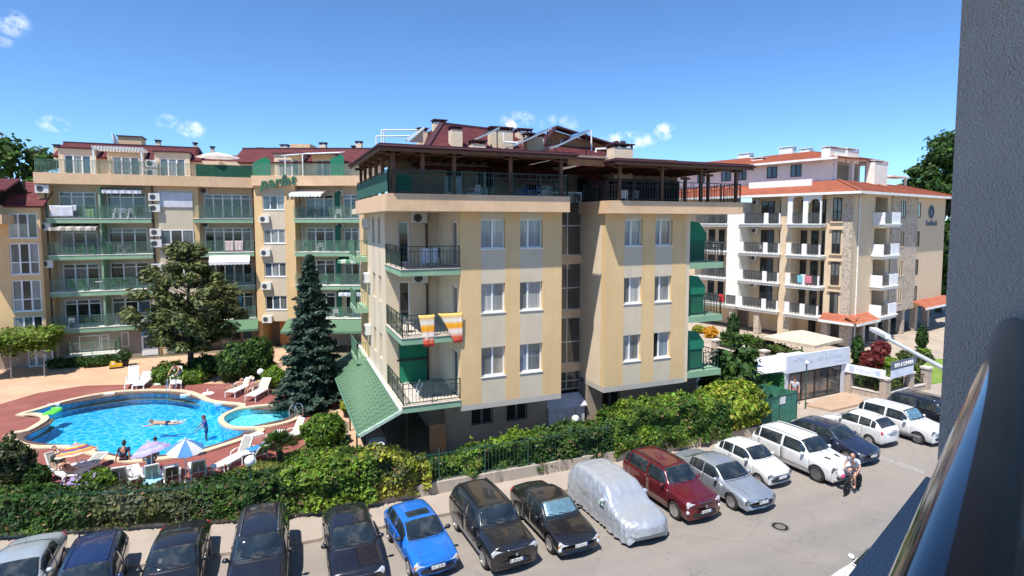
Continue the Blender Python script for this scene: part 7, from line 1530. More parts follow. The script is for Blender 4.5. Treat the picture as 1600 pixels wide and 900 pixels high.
def person(label, J, loc, rz=0, skin=None, hair=None, top=None, bottom=None, hat=None, group=None, scale=1.0, hairlen=0, face=Vector((1, 0, 0)), shoes=None):
    """J: joints (x forward, y left, z up) pelvis chest neck head + L/R shoulder elbow wrist hip knee ankle toe"""
    skin = skin or M_skin; root = thing('person', label, 'person', loc, rz, group); root.scale = (scale,) * 3; V = {k: Vector(v) for k, v in J.items()}
    names = ['pelvis', 'waist', 'chest', 'neck']; V['waist'] = V.get('waist', V['pelvis'].lerp(V['chest'], .45)); pts = [V[n] for n in names]; rad = [(.145, .115), (.125, .10), (.155, .115), .055]; E = [(0, 1), (1, 2), (2, 3)]
    hd = (V['head'] - V['neck']).normalized(); pts.append(V['neck'] + hd * .07); rad.append(.05); E.append((3, 4)); idx = {}
    def add(p, r, par): pts.append(p); rad.append(r); E.append((par, len(pts) - 1)); return len(pts) - 1
    for s in 'LR':
        a = add(V['sh' + s], .062, 2); e = add(V['el' + s], .042, a); w = add(V['wr' + s], .028, e)
        d = (V['wr' + s] - V['el' + s]).normalized(); sd_ = d.cross(Vector((0, 0, 1))); sd_ = sd_.normalized() if sd_.length > .1 else Vector((0, 1, 0)); up = sd_.cross(d)
        pm = add(V['wr' + s] + d * .075, (.034, .018), w)
        for k, (o_, L) in enumerate(((-.028, .065), (-.010, .078), (.010, .074), (.028, .058))): f = add(V['wr' + s] + d * (.085 + L * .5) + sd_ * o_ - up * .008, .0085, pm); add(V['wr' + s] + d * (.08 + L) + sd_ * o_ * 1.1 - up * .03, .007, f)
        t = add(V['wr' + s] + d * .045 + sd_ * (.045 if s == 'L' else -.045) - up * .01, .011, w); add(V['wr' + s] + d * .085 + sd_ * (.062 if s == 'L' else -.062) - up * .02, .009, t)
        h = add(V['hip' + s], .090, 0); k = add(V['kn' + s], .058, h); c = add(V['kn' + s].lerp(V['an' + s], .35), .056, k); an = add(V['an' + s], .036, c); add(V['to' + s], (.038, .022), an)
    skinned('body', pts, E, rad, skin, root)
    hb = MB(); hb.ball((0, 0, 0), 1, 16); q = MB(); X = face.normalized(); Z = hd; Y = Z.cross(X).normalized(); X = Y.cross(Z); B = Matrix((X, Y, Z)).transposed().to_4x4(); M = Matrix.Translation(V['head']) @ B
    q.merge(hb, M @ Matrix.Diagonal((.098, .078, .122, 1))); k = MB(); k.ball((0, 0, 0), 1, 10); q.merge(k, M @ Matrix.Translation((.075, 0, -.055)) @ Matrix.Diagonal((.035, .05, .05, 1))); q.merge(k, M @ Matrix.Translation((.105, 0, -.005)) @ Matrix.Diagonal((.022, .014, .026, 1)))
    for s in (-1, 1): q.merge(k, M @ Matrix.Translation((-.005, s * .08, 0)) @ Matrix.Diagonal((.022, .012, .032, 1)))
    hdo = q.build('head', skin, root, smooth=True)
    f = MB()
    for s in (-1, 1): f.merge(k, M @ Matrix.Translation((.088, s * .032, .018)) @ Matrix.Diagonal((.012, .014, .009, 1)))
    f.build('eye', M_hairb, hdo, smooth=True); f = MB(); f.merge(k, M @ Matrix.Translation((.099, 0, -.052)) @ Matrix.Diagonal((.010, .022, .006, 1))); f.build('mouth', mat('lips', (.40, .13, .11), rough=.5), hdo, smooth=True)
    if hair:
        h = MB(); n = 14; rows = []
        for i in range(8):
            th = (i / 7) * R(105); row = []
            for j in range(n + 1):
                ph = j / n * 2 * math.pi; lim = R(62 + 43 * (1 - math.cos(ph)) / 2 * 1.0 + (30 if hairlen else 0) * (1 - math.cos(ph)) / 2); t = th / R(105) * lim; row.append(M @ Vector((.108 * math.sin(t) * math.cos(ph) - .004, .088 * math.sin(t) * math.sin(ph), .131 * math.cos(t) + .004)))
            rows.append(row)
        h.grid(rows); h.build('hair', hair, root, smooth=True)
        if hairlen == 2: h = MB(); h.merge(k, M @ Matrix.Translation((-.02, 0, .125)) @ Matrix.Diagonal((.045, .045, .04, 1))); h.build('hair_bun', hair, root, smooth=True)
    if hat: h = MB(); h.lathe([(.10, .0), (.20, -.02), (.20, -.005), (.105, .02), (.095, .09), (1e-4, .11)], 16); q = MB(); q.merge(h, M @ Matrix.Translation((-.01, 0, .05))); q.build('hat', hat, root, smooth=True)
    if top: 
        p = [V['pelvis'].lerp(V['waist'], .25), V['waist'], V['chest'], V['chest'].lerp(V['neck'], .72)]; e = [(0, 1), (1, 2), (2, 3)]; r_ = [(.155, .128), (.145, .122), (.172, .132), .075]
        for s in 'LR': p += [V['sh' + s], V['sh' + s].lerp(V['el' + s], .62)]; r_ += [.078, .068]; e += [(2, len(p) - 2), (len(p) - 2, len(p) - 1)]
        skinned('shirt', p, e, r_, top, root)
    if bottom:
        p = [V['pelvis'].lerp(V['waist'], .15), V['pelvis']]; e = [(0, 1)]; r_ = [(.150, .122), (.155, .125)]
        for s in 'LR': p += [V['hip' + s], V['hip' + s].lerp(V['kn' + s], .55)]; r_ += [.105, .090]; e += [(1, len(p) - 2), (len(p) - 2, len(p) - 1)]
        skinned('shorts', p, e, r_, bottom, root)
    return root
def sit(seat=.42, lean=0, arms='lap', legs='down'):
    z = seat + .09; lx = math.sin(lean); cz = math.cos(lean); P = dict(pelvis=(0, 0, z), chest=(lx * .36, 0, z + .36 * cz), neck=(lx * .54, 0, z + .54 * cz), head=(lx * .60 + .02, 0, z + .60 * cz + .10))
    for s, g in (('L', 1), ('R', -1)):
        P['sh' + s] = (lx * .48, g * .185, z + .46 * cz); P['hip' + s] = (.03, g * .09, z - .01)
        if legs == 'down': P['kn' + s] = (.42, g * .12, z + .0); P['an' + s] = (.44, g * .12, z - .42); P['to' + s] = (.58, g * .13, z - .47)
        else: P['kn' + s] = (.40, g * .11, z + .05); P['an' + s] = (.80, g * .12, z - .05); P['to' + s] = (.88, g * .13, z + .06)
        if arms == 'lap': P['el' + s] = (lx * .4 + .04, g * .25, z + .20); P['wr' + s] = (lx * .4 + .27, g * .14, z + .12)
        else: P['el' + s] = (lx * .4 - .06, g * .27, z + .20); P['wr' + s] = (lx * .4 - .10, g * .30, z - .02)
    return P
def lie(z, back=.35):
    P = dict(pelvis=(0, 0, z + .09), chest=(-.34, 0, z + .14 + back * .35), neck=(-.50, 0, z + .2 + back * .52), head=(-.60, 0, z + .25 + back * .66))
    for s, g in (('L', 1), ('R', -1)): P['sh' + s] = (-.42, g * .18, z + .16 + back * .42); P['el' + s] = (-.18, g * .27, z + .12); P['wr' + s] = (.04, g * .22, z + .14); P['hip' + s] = (.03, g * .09, z + .09); P['kn' + s] = (.44, g * .11, z + .14); P['an' + s] = (.84, g * .10, z + .07); P['to' + s] = (.90, g * .11, z + .17)
    return P
def stand(lean=0, armf=.15):
    P = dict(pelvis=(0, 0, .93), chest=(.0 + lean * .32, 0, 1.28 - lean * .1), neck=(lean * .5, 0, 1.46 - lean * .18), head=(lean * .58 + .02, 0, 1.60 - lean * .2))
    for s, g in (('L', 1), ('R', -1)): P['sh' + s] = (lean * .42, g * .19, 1.40 - lean * .15); P['el' + s] = (lean * .45 + armf * .5, g * .27, 1.13 - lean * .1); P['wr' + s] = (lean * .5 + armf * 1.4, g * .25, .93 - lean * .05); P['hip' + s] = (0, g * .09, .90); P['kn' + s] = (.02, g * .10, .48); P['an' + s] = (0, g * .10, .07); P['to' + s] = (.15, g * .11, .03)
    return P
def face_to(px0, py0, px1, py1): a, c = Gz(px0, py0), Gz(px1, py1); return math.atan2(c.y - a.y, c.x - a.x)
M_swd = mat('dark_swim', (.012, .014, .04), rough=.7); M_swb = mat('blue_swim', (.02, .08, .30), rough=.7)
b = Gz(193, 722); sp = sit(.03, .25, 'side'); person('bather in a dark blue swimsuit sitting on the pool edge, back to the street', sp, (b.x, b.y - .1, GZ + .08), R(75), M_skint, M_hairb, mat('dark_swim_top', (.012, .016, .055), rough=.7), M_swd, hairlen=2)
def swimmer(px, py, label, skin, hair, depth, rz, **k):
    b = G(px, py, WZ); return person(label, stand(.15, .28), (b.x, b.y, WZ - depth), rz, skin, hair, **k)
swimmer(243, 697, 'dark haired bather in the water behind the lavender parasol', M_skint, M_hairb, 1.25, R(100)); swimmer(322, 664, 'auburn haired bather standing in the pool near the paddling basin', M_skint, M_hairr, 1.12, R(190), bottom=M_swb, top=M_swb, hairlen=1)
b = G(258, 661, WZ); P = dict(pelvis=(0, 0, -.03), chest=(.36, 0, .0), neck=(.55, 0, .05), head=(.66, 0, .10))
for s, g in (('L', 1), ('R', -1)): P['sh' + s] = (.47, g * .19, .01); P['el' + s] = (.70, g * .36, -.02); P['wr' + s] = (.92, g * .30, -.03); P['hip' + s] = (-.03, g * .09, -.03); P['kn' + s] = (-.45, g * .16, -.06); P['an' + s] = (-.85, g * .14, -.03); P['to' + s] = (-.99, g * .16, -.05)
person('swimmer stretched out on the water in the middle of the pool', P, (b.x, b.y, WZ + .03), R(168), M_skin, M_hairr, bottom=M_swd)
splash = MB()
for i in range(26): a = random.random() * 6.28; r_ = random.uniform(.1, .8); splash.ball((b.x + math.cos(a) * r_ * 1.4, b.y + math.sin(a) * r_ * .5, WZ + random.uniform(0, .03)), random.uniform(.02, .06), 6, .35)
tag(splash.build('water_foam', mat('foam', (.8, .82, .85), rough=.4)), kind='stuff')
# ---------------------------------------------------------------- loungers
M_lo = mat('lounger_plastic', (.78, .77, .74), rough=.35, var=.04); M_sling = mat('grey_sling', (.30, .30, .27), rough=.8, var=.06); M_cream = mat('cream_sling', (.60, .52, .36), rough=.8)
def lounger(back, sling):
    """head end towards -x, back angle in degrees"""
    root = thing('sun_lounger', 'x', 'sun lounger'); a = R(back); 
    for s in (-1, 1):
        b = MB(); b.beam((-.35, s * .29, .33), (1.15, s * .29, .33), .055, .07); b.build('side_rail', M_lo, root)
        for x, lx in ((-.25, -.42), (.95, 1.10)): MB().tube([(x, s * .29, .33), (lx * .98 + x * .02, s * .30, .17), (lx, s * .31, 0)], [.04, .035, .035], 6).build('leg', M_lo, root)
        b = MB(); pts = [(-.30, s * .33, .34), (-.34, s * .34, .52), (-.10, s * .35, .56), (.18, s * .34, .50), (.22, s * .33, .34)]; b.tube(pts, .026, 6); b.build('armrest', M_lo, root)
    st_ = MB(); n = 13
    for i in range(n): x = -.22 + 1.36 * i / n; st_.box(x, x + .085, -.26, .26, .345, .37 + (.01 if i > 9 else 0))
    o = st_.build('seat_slats', M_lo, root); o['kind'] = 'stuff'
    p0 = Vector((-.25, 0, .36)); d = Vector((-math.cos(a), 0, math.sin(a))); u_ = Vector((math.sin(a), 0, math.cos(a)))
    bk = MB(); 
    for s in (-1, 1): bk.beam(p0 + Vector((0, s * .27, 0)), p0 + d * .80 + Vector((0, s * .25, 0)), .06, .05)
    bk.beam(p0 + d * .80 + Vector((0, -.27, 0)), p0 + d * .80 + Vector((0, .27, 0)), .07, .05); bk.beam(p0 + d * .02 + Vector((0, -.27, 0)), p0 + d * .02 + Vector((0, .27, 0)), .05, .04); f = bk.build('backrest', M_lo, root)
    sl = MB(); q = [p0 + d * .03 + Vector((0, -.25, 0)), p0 + d * .03 + Vector((0, .25, 0)), p0 + d * .79 + Vector((0, .235, 0)), p0 + d * .79 + Vector((0, -.235, 0))]; sl.extr([v + u_ * .01 for v in q], -u_ * .022); sl.build('back_panel', sling, f)
    MB().beam(p0 + d * .5 + Vector((0, 0, -.02)), Vector((p0.x - .25, 0, .34)), .03, .03).build('back_stay', M_lo, root); return root
LPROTO = {}
def put_lounger(px, py, hx_, hy_, label, back=55, sling=None):
    """seat centre at the pixel, head end towards pixel (hx_,hy_)"""
    k = (back, sling.name if sling else ''); o = LPROTO.get(k)
    if o is None: o = LPROTO[k] = lounger(back, sling or M_sling)
    else: o = copy_tree(o)
    b = Gz(px, py); rz = face_to(hx_, hy_, px, py); c = Vector((math.cos(rz), math.sin(rz), 0)) * -.35
    return place(o, (b.x + c.x, b.y + c.y, GZ + .013), rz, label, 'sun loungers round the pool', sc=1.08 if py < 640 else .95), b, rz
put_lounger(207, 604, 214, 591, 'white lounger with a high upright back at the far pool edge, no towel', 68, M_lo); l_, b, rz = put_lounger(222, 606, 236, 594, 'white lounger with a bright blue towel at the far pool edge', 25, M_lo)
put_lounger(276, 604, 279, 594, 'white lounger with the bending bather behind it, by the pool ladder', 60, M_lo); put_lounger(372, 616, 392, 606, 'low white lounger left of the seated woman beside the clipped bushes', 20, M_cream); put_lounger(402, 622, 422, 610, 'white lounger with a cream back in front of the lamp and lime bushes', 38, M_cream)
put_lounger(100, 748, 76, 738, 'white lounger with a dark haired bather lying under the striped parasol', 55); put_lounger(128, 745, 140, 738, 'white lounger covered with towels under the striped parasol', 15); put_lounger(193, 752, 186, 768, 'white lounger with a grey back beside the mid green bush, turned to the pool', 58); put_lounger(208, 748, 214, 762, 'flat white lounger tucked against the lavender parasol side', 10)
put_lounger(237, 750, 239, 766, 'white lounger below the lavender parasol with a pale blue ruffled towel', 60); put_lounger(268, 748, 270, 763, 'white lounger with a black back in the parasol shade', 50, M_trim); put_lounger(308, 742, 312, 757, 'white lounger with a grey back and a dark towel beside the blue and white parasol', 56)
put_lounger(366, 726, 384, 716, 'white lounger with a grey back behind the near lamp globe', 58); put_lounger(398, 716, 408, 722, 'white lounger with a blue towel over its back next to the fan palm', 45); put_lounger(447, 692, 464, 686, 'white lounger with a tall pale back right of the fan palm', 62, M_cream); put_lounger(432, 690, 424, 700, 'flat white lounger half hidden behind the fan palm', 8)
for px, py, lab in ((340, 742, 'small white square stool table beside the dark towel lounger'), (384, 722, 'white plastic table between the two loungers by the lamp globe'), (380, 611, 'white side table beside the seated woman')):
    b = Gz(px, py); t = thing('side_table', lab, 'side table', (b.x, b.y, GZ + .013), R(20), 'white side tables'); MB().box(-.24, .24, -.24, .24, .40, .44).build('tabletop', M_lo, t)
    for sx in (-1, 1):
        for sy in (-1, 1): MB().beam((sx * .2, sy * .2, .40), (sx * .23, sy * .23, 0), .045, .045).build('leg', M_lo, t)
def lay(px, py, label, m, w=.5, L=.9, z=.40, rz=0, cat='towel'):
    from mathutils import noise
    b = Gz(px, py); P = [[Vector(((i / 8 - .5) * L, (j / 6 - .5) * w, z + noise.noise((i * .7, j * .9, px)) * .05)) for j in range(7)] for i in range(9)]; g = MB(); g.grid(P); o = g.build('towel', m, None, smooth=True, loc=(b.x, b.y, GZ), rot=(0, 0, rz)); sm = o.modifiers.new('s', 'SOLIDIFY'); sm.thickness = .03; evaluated(o); return tag(o, label, cat)
lay(226, 603, 'bright blue towel on the far lounger', mat('royal_cloth', (.02, .09, .55), rough=.9), rz=rz); lay(120, 741, 'white and grey towel on the lounger under the striped parasol', MATS['white_cloth'], .7, 1.1, rz=.4); lay(240, 762, 'pale blue ruffled towel spilling off the lounger', mat('aqua_cloth', (.28, .60, .68), rough=.9), .6, .8, .34, 1.2); lay(404, 718, 'blue towel on the lounger by the palm', mat('sea_cloth', (.03, .22, .55), rough=.9), .5, .9, .62, .6); lay(316, 737, 'black towel over the lounger back by the blue and white parasol', M_trim, .35, .35, .85, .2)
# ---------------------------------------------------------------- people round the pool
b = Gz(98, 746); person('dark haired bather lying on the lounger under the striped parasol', lie(.40, .8), (b.x, b.y, GZ), face_to(76, 738, 100, 748), M_skin, M_hairb, bottom=M_swd, top=mat('black_top', (.014, .014, .016), rough=.8))
b = Gz(235, 742); person('dark haired bather seated on the lounger under the lavender parasol, back turned', sit(.40, -.05, 'lap', 'out'), (b.x, b.y, GZ), R(92), M_skint, M_hairb, mat('teal_top', (.04, .22, .32), rough=.8), M_swb)
b = Gz(395, 618); person('pale haired elderly woman sitting on a lounger by the clipped bushes', sit(.36, .12), (b.x, b.y, GZ), R(215), M_skin, M_hairg, mat('pink_swim', (.50, .25, .20), rough=.8), mat('pale_swim', (.50, .38, .33), rough=.8), hat=mat('sun_hat', (.62, .52, .42), rough=.9))
b = Gz(368, 613); person('bather lying flat on the low lounger left of the seated woman', lie(.36, .1), (b.x, b.y, GZ), face_to(392, 606, 368, 616), M_skin, M_hairg, bottom=M_swd)
b = Gz(280, 600); person('bather in black trunks bending over a white lounger at the far pool edge', stand(1.0, .25), (b.x, b.y + .3, GZ), R(250), M_skin, M_hairr, bottom=M_swd, top=None)
# ---------------------------------------------------------------- parasols
def parasol(label, px, py, mats, rad=1.15, h=2.0, tilt=0, taz=0, ribs=8, rings=None, base=None):
    b = Gz(px, py) if base is None else base; root = thing('parasol', label, 'parasol', (b.x, b.y, GZ + .013)); ax = Matrix.Rotation(taz, 4, 'Z') @ Matrix.Rotation(tilt, 4, 'Y')
    MB().tube([(0, 0, .05), (0, 0, h * .72), tuple(ax @ Vector((0, 0, h - h * .72)) + Vector((0, 0, h * .72)))], .022, 8).build('pole', M_white, root)
    bs = MB(); bs.lathe([(1e-4, 0), (.30, 0), (.32, .03), (.27, .07), (.06, .10), (.045, .22), (1e-4, .22)], 20); bs.build('base', M_lo, root); T = Matrix.Translation((0, 0, h * .72)) @ ax @ Matrix.Translation((0, 0, h * .28)); n = rings or 1; drop = .42
    for i in range(ribs):
        a0, a1 = 2 * math.pi * i / ribs, 2 * math.pi * (i + 1) / ribs
        for k in range(n):
            g = MB(); P = []
            for t in (k / n, (k + .5) / n, (k + 1) / n):
                row = []
                for s in (0, .25, .5, .75, 1):
                    a = a0 + (a1 - a0) * s; sag = .035 * math.sin(math.pi * s) * t; rr = rad * t * (1 - .045 * math.sin(math.pi * s)); row.append(T @ Vector((rr * math.cos(a), rr * math.sin(a), -drop * t ** 1.35 - sag)))
                P.append(row)
            g.grid(P)
            o = g.build('canopy_panel', mats[i % len(mats)] if n == 1 else mats[k % len(mats)], root, smooth=True)
        MB().beam(T @ Vector((.03, 0, -.02)), T @ Vector((rad * math.cos(a0), rad * math.sin(a0), -drop - .01)), .012, .012).build('rib', M_pipeg, root)
    MB().ball(T @ Vector((0, 0, .03)), .04, 8).build('finial', M_white, root); return root
def cl(n, c): return mat('parasol_' + n, c, rough=.75, var=.04, trans=.3)
W_ = cl('white', (.78, .78, .78))
b = Gz(122, 748); parasol('parasol in rainbow rings of orange, yellow, blue and red', 0, 0, [cl('cream', (.75, .62, .40)), cl('orange', (.72, .22, .06)), cl('sky', (.25, .45, .70)), cl('yellow', (.80, .60, .10)), cl('brick', (.55, .10, .07)), cl('violet', (.12, .10, .35)), cl('gold', (.80, .50, .10)), cl('coral', (.70, .25, .16)), cl('lemon', (.78, .68, .45))], .80, 1.55, R(13), R(120), 8, 9, base=b)
b = Gz(238, 752); parasol('parasol in lavender and pale blue rings, left of the blue and white one', 0, 0, [cl('lav', (.42, .36, .62)), cl('lav2', (.36, .46, .72)), cl('pinkl', (.58, .36, .58)), cl('lav3', (.34, .38, .68)), cl('lav4', (.50, .48, .72)), cl('lav', (.42, .36, .62))], .76, 1.75, R(14), R(150), 8, 6, base=b)
b = Gz(291, 758); parasol('parasol with blue and white wedges on a round white foot', 0, 0, [W_, cl('blue', (.10, .30, .66))], .74, 2.0, R(10), R(-60), 8, 1, base=b)
b = Vector((hx(344, 1), HY + 1.0, 0)); q_ = parasol('white parasol open on the hotel roof terrace behind the green mesh', 0, 0, [W_], 1.75, onY(342, 238, HY + 1).z - TFZ, 0, 0, 8, 1, base=b); q_.location.z = TFZ
for px, py, lab in ((325, 616, 'empty white parasol foot on the red deck beside the far pool edge'), (249, 600, 'empty white parasol foot beside the blue towel lounger'), (401, 682, None)):
    b = Gz(px, py)
    if lab: t = thing('parasol_stand', lab, 'parasol base', (b.x, b.y, GZ + .013)); k = MB(); k.lathe([(1e-4, 0), (.36, 0), (.38, .04), (.30, .09), (1e-4, .10)], 20); k.build('base', M_lo, t); k = MB(); k.lathe([(1e-4, .0), (.045, 0), (.045, .32), (1e-4, .32)], 10); k.build('socket', M_lo, t)
    else: tag(MB().box(-.32, .32, -.2, .2, 0, .12).build('pool_step', M_lo, None, loc=(b.x, b.y, GZ + .013), rot=(0, 0, R(25))), 'white plastic step at the rim by the paddling basin', 'step')
# pool ladder, paddling handrail, air mattress
def ladder(label, px, py, rz):
    b = G(px, py, GZ); t = thing('pool_ladder', label, 'pool ladder', (b.x, b.y, GZ + .12), rz)
    for s in (-1, 1): MB().tube([(-.35, s * .25, 0), (-.35, s * .25, .55), (-.22, s * .25, .72), (.05, s * .25, .72), (.18, s * .25, .5), (.18, s * .25, -.9)], .022, 8).build('handrail', M_chrome, t)
    for z in (-.2, -.5, -.8): MB().box(.14, .22, -.25, .25, z, z + .03).build('rung', M_chrome, t)
ladder('chrome ladder at the far pool edge before the bending bather', 268, 612, R(-90)); ladder('chrome handrail at the near end of the paddling basin', 461, 655, R(140))
b = G(80, 647, WZ); am = thing('air_mattress', 'lime green inflatable mattress floating at the notch of the pool', 'air mattress', (b.x, b.y, WZ + .02), R(75)); am.scale = (.62, .72, .9); M_am = mat('lime_vinyl', (.16, .75, .10), rough=.35)
for i in range(5): MB().tube([(-.62, -.4 + i * .17, .06), (-.58, -.4 + i * .17, .09), (.58, -.4 + i * .17, .09), (.62, -.4 + i * .17, .06)], [.05, .085, .085, .05], 8).build('air_tube', M_am, am, smooth=True)
MB().tube([(.70, -.42, .12), (.72, 0, .15), (.70, .32, .12)], .13, 10).build('air_pillow', M_am, am, smooth=True)
# ---------------------------------------------------------------- cyclist
def cyclist():
    c = G(1332, 769, 0.0); a_, b_ = G(1321, 776), G(1344, 762); rz = math.atan2(a_.y - b_.y, a_.x - b_.x); bk = thing('bicycle', 'black bicycle ridden towards the camera on the road', 'bicycle', (c.x, c.y, 0), rz); M_bk = mat('bicycle_black', (.015, .015, .017), rough=.35)
    for x in (-.53, .53):
        w = MB(); tr = MB(); 
        for k in range(25): pass
        tr.lathe([(.29, -.018), (.325, -.014), (.335, 0), (.325, .014), (.29, .018), (.29, -.018)], 28); q = MB(); q.merge(tr, Matrix.Translation((x, 0, .335)) @ Matrix.Rotation(R(90), 4, 'X')); ww = q.build('wheel', M_tyre, bk); sp_ = MB()
        for k in range(14): t = k * 6.283 / 14; sp_.beam((x, 0, .335), (x + .29 * math.cos(t), 0, .335 + .29 * math.sin(t)), .006, .006)
        sp_.ball((x, 0, .335), .03, 8); sp_.build('spokes', M_chrome, ww)
    f = MB()
    for p, q in (((-.53, 0, .335), (-.05, 0, .30)), ((-.05, 0, .30), (-.20, 0, .80)), ((-.53, 0, .335), (-.17, 0, .70)), ((-.05, 0, .30), (.38, 0, .72)), ((-.17, 0, .62), (.36, 0, .80)), ((.53, 0, .335), (.36, 0, .95))): f.tube([p, q], .018, 6)
    f.build('frame', M_bk, bk); h = MB(); h.tube([(.36, 0, .92), (.34, 0, 1.02)], .016, 6); h.tube([(.16, -.28, 1.03), (.34, -.2, 1.04), (.36, 0, 1.02), (.34, .2, 1.04), (.16, .28, 1.03)], .014, 6); h.build('handlebar', M_chrome, bk)
    MB().extr([(-.34, -.10, .84), (-.34, .10, .84), (-.06, .03, .85), (-.06, -.03, .85)], (0, 0, .05)).build('saddle', M_trim, bk); k = MB(); k.lathe([(.02, -.01), (.09, -.01), (.09, .01), (.02, .01)], 14); q = MB(); q.merge(k, Matrix.Translation((-.05, -.03, .30)) @ Matrix.Rotation(R(90), 4, 'X')); q.build('chainring', M_chrome, bk)
    for s, p in ((1, (.10, .12, .24)), (-1, (-.20, -.12, .38))): MB().obox(p, .10, .09, .025).build('pedal', M_trim, bk)
    P = dict(pelvis=(-.22, 0, .98), waist=(-.17, 0, 1.12), chest=(-.04, 0, 1.33), neck=(.06, 0, 1.49), head=(.12, 0, 1.61))
    for s, g, kx_, kz, ax, az in (('L', 1, .22, .78, .06, .33), ('R', -1, .17, .92, -.22, .48)): P['sh' + s] = (.02, g * .19, 1.43); P['el' + s] = (.10, g * .30, 1.18); P['wr' + s] = (.20, g * .27, 1.06); P['hip' + s] = (-.18, g * .10, .95); P['kn' + s] = (kx_, g * .14, kz); P['an' + s] = (ax, g * .12, az); P['to' + s] = (ax + .14, g * .12, az - .07)
    person('bald man in a pale blue shirt and dark shorts riding the black bicycle', P, (c.x, c.y, 0), rz, M_skin, None, mat('pale_blue_shirt', (.42, .50, .62), rough=.9), mat('dark_shorts', (.03, .03, .05), rough=.9))
    bg = thing('shopping_bag', 'white and pink plastic bag hanging from the bicycle handlebar', 'bag', (c.x, c.y, 0), rz); k = MB(); k.ball((.30, -.36, .74), .15, 10, 1.35); k.build('bag', mat('white_bag', (.75, .72, .74), rough=.5), bg, smooth=True); k = MB(); k.ball((.34, -.27, .70), .10, 10, 1.3); k.build('pink_print', mat('pink_bag', (.65, .10, .20), rough=.5), bg, smooth=True); k = MB(); k.tube([(.24, -.30, .9), (.20, -.28, 1.03), (.30, -.36, .9)], .01, 5); k.build('bag_handle', M_white, bg)
cyclist()
# ================================================================ fence, lamps, kiosk, gate, garden on the right
fen = thing('iron_fence', 'dark green iron fence standing on the low concrete wall', 'fence', (0, 0, 0)); M_fen = mat('fence_green', (.024, .08, .058), rough=.5)
for a, c in zip(WL[:-1], WL[1:]):
    a, c = Vector((*a, 0)), Vector((*c, 0)); d = c - a; L = d.length; d /= L; nrm = Vector((-d.y, d.x, 0)); a = a + nrm * .11; n = max(1, round(L / 2.0)); ang = math.atan2(d.y, d.x)
    for k in range(n + 1):
        p = a + d * (L * k / n); MB().box(-.025, .025, -.025, .025, .58, 2.0 if p.x > 2.0 else 1.72).build('post', M_fen, fen, loc=p, rot=(0, 0, ang))
    for k in range(n):
        p = a + d * (L * k / n); w = L / n; b = MB()
        for i in range(1, 12): x = w * i / 12; b.box(x - .008, x + .008, -.008, .008, .62, (1.88 if p.x > 2.0 else 1.62) + (.06 if i % 2 else 0))
        o = b.build('bars', M_fen, fen, loc=p, rot=(0, 0, ang)); o['kind'] = 'stuff'; r_ = MB(); r_.box(.03, w - .03, -.014, .014, .68, .71); r_.build('rail', M_fen, fen, loc=p, rot=(0, 0, ang)); r_ = MB(); r_.box(.03, w - .03, -.014, .014, *((1.75, 1.78) if p.x > 2.0 else (1.50, 1.53))); r_.build('rail', M_fen, fen, loc=p, rot=(0, 0, ang))
M_globe = mat('opal_globe', (.80, .80, .78), rough=.25, var=.03)
def globe_lamp(label, px, py, p, z0=GZ, r=.19, m=None):
    d = sight(px, py); z = CAM_H + d.z * math.hypot(p.x, p.y) / math.hypot(d.x, d.y); t = thing('globe_lamp', label, 'lamp', (p.x, p.y, z0), group='white globe lamps'); h = z - z0
    MB().tube([(0, 0, 0), (0, 0, h - r * .8)], .035, 8).build('pole', m or M_fen, t); MB().ball((0, 0, h), r, 16).build('globe', M_globe, t, smooth=True); MB().lathe([(.05, h - r * 1.1), (.09, h - r * .85), (.05, h - r * .7)], 10).build('collar', M_trim, t); return t
def wl2(px, off): p = wallline(px); return Vector((p.x, p.y + off))
globe_lamp('white globe lamp before the shaded restaurant corner', 601, 697, wl2(601, .9)); globe_lamp('white globe lamp rising from the clipped hedge near the porch', 910, 655, wl2(910, .7)); globe_lamp('white globe lamp between the bright hedge and the yellow green bush', 1097, 626, wl2(1097, .9), r=.17); globe_lamp('white globe lamp on a tall green pole in the bright glossy hedge', 391, 720, wl2(391, -.55), r=.2); globe_lamp('white globe lamp far off beside the small lime bushes', 407, 581, Gz(408, 606), r=.22)
# green sheeted gate / bin enclosure
M_gs = mat('green_sheet', (.035, .17, .11), rough=.7, var=.25, vs=3, col2=(.06, .22, .15), c2s=2); a, c = G(1188, 678, .1), G(1243, 662, .1); d2 = G(1197, 640, .1)
en = thing('bin_enclosure', 'green sheeted iron enclosure with a small white notice beside the yellow green bush', 'enclosure', (a.x, a.y, .1)); L = c - a; Lx = L.length; en.rotation_euler = (0, 0, math.atan2(L.y, L.x)); zt = onY(1190, 626, a.y).z - .1
dp = 3.2
for x0, x1 in ((0, Lx / 2 - .01), (Lx / 2 + .01, Lx)): MB().box(x0, x1, -.02, 0, .08, zt).build('sheet_panel', M_gs, en)
MB().box(-.02, 0, .03, dp, .08, zt).build('sheet_panel', M_gs, en); MB().box(Lx, Lx + .02, .03, dp, .08, zt).build('sheet_panel', M_gs, en); MB().box(.02, Lx - .02, dp - .02, dp, .08, zt + .25).build('sheet_panel', M_gs, en)
for x in (-.02, Lx / 2, Lx + .02):
    for y in (0, dp): MB().box(x - .035, x + .035, y - .035, y + .035, 0, zt + .1).build('post', M_fen, en)
for y in (-.04, dp - .04): MB().box(0, Lx, y, y + .03, zt - .03, zt + .03).build('rail', M_fen, en)
sp_ = MB()
for i in range(16): x = Lx * i / 15; sp_.tube([(x, dp, zt + .2), (x, dp, zt + .5)], [.02, .004], 5)
o = sp_.build('spikes', M_fen, en); o['kind'] = 'stuff'
nt_ = MB().box(Lx * .50, Lx * .66, -.05, -.03, zt - .46, zt - .08).build('notice', mat('paper_notice', (.74, .70, .70), rough=.8, col2=(.55, .35, .38), c2s=14, c2lo=.58, c2hi=.66), en)
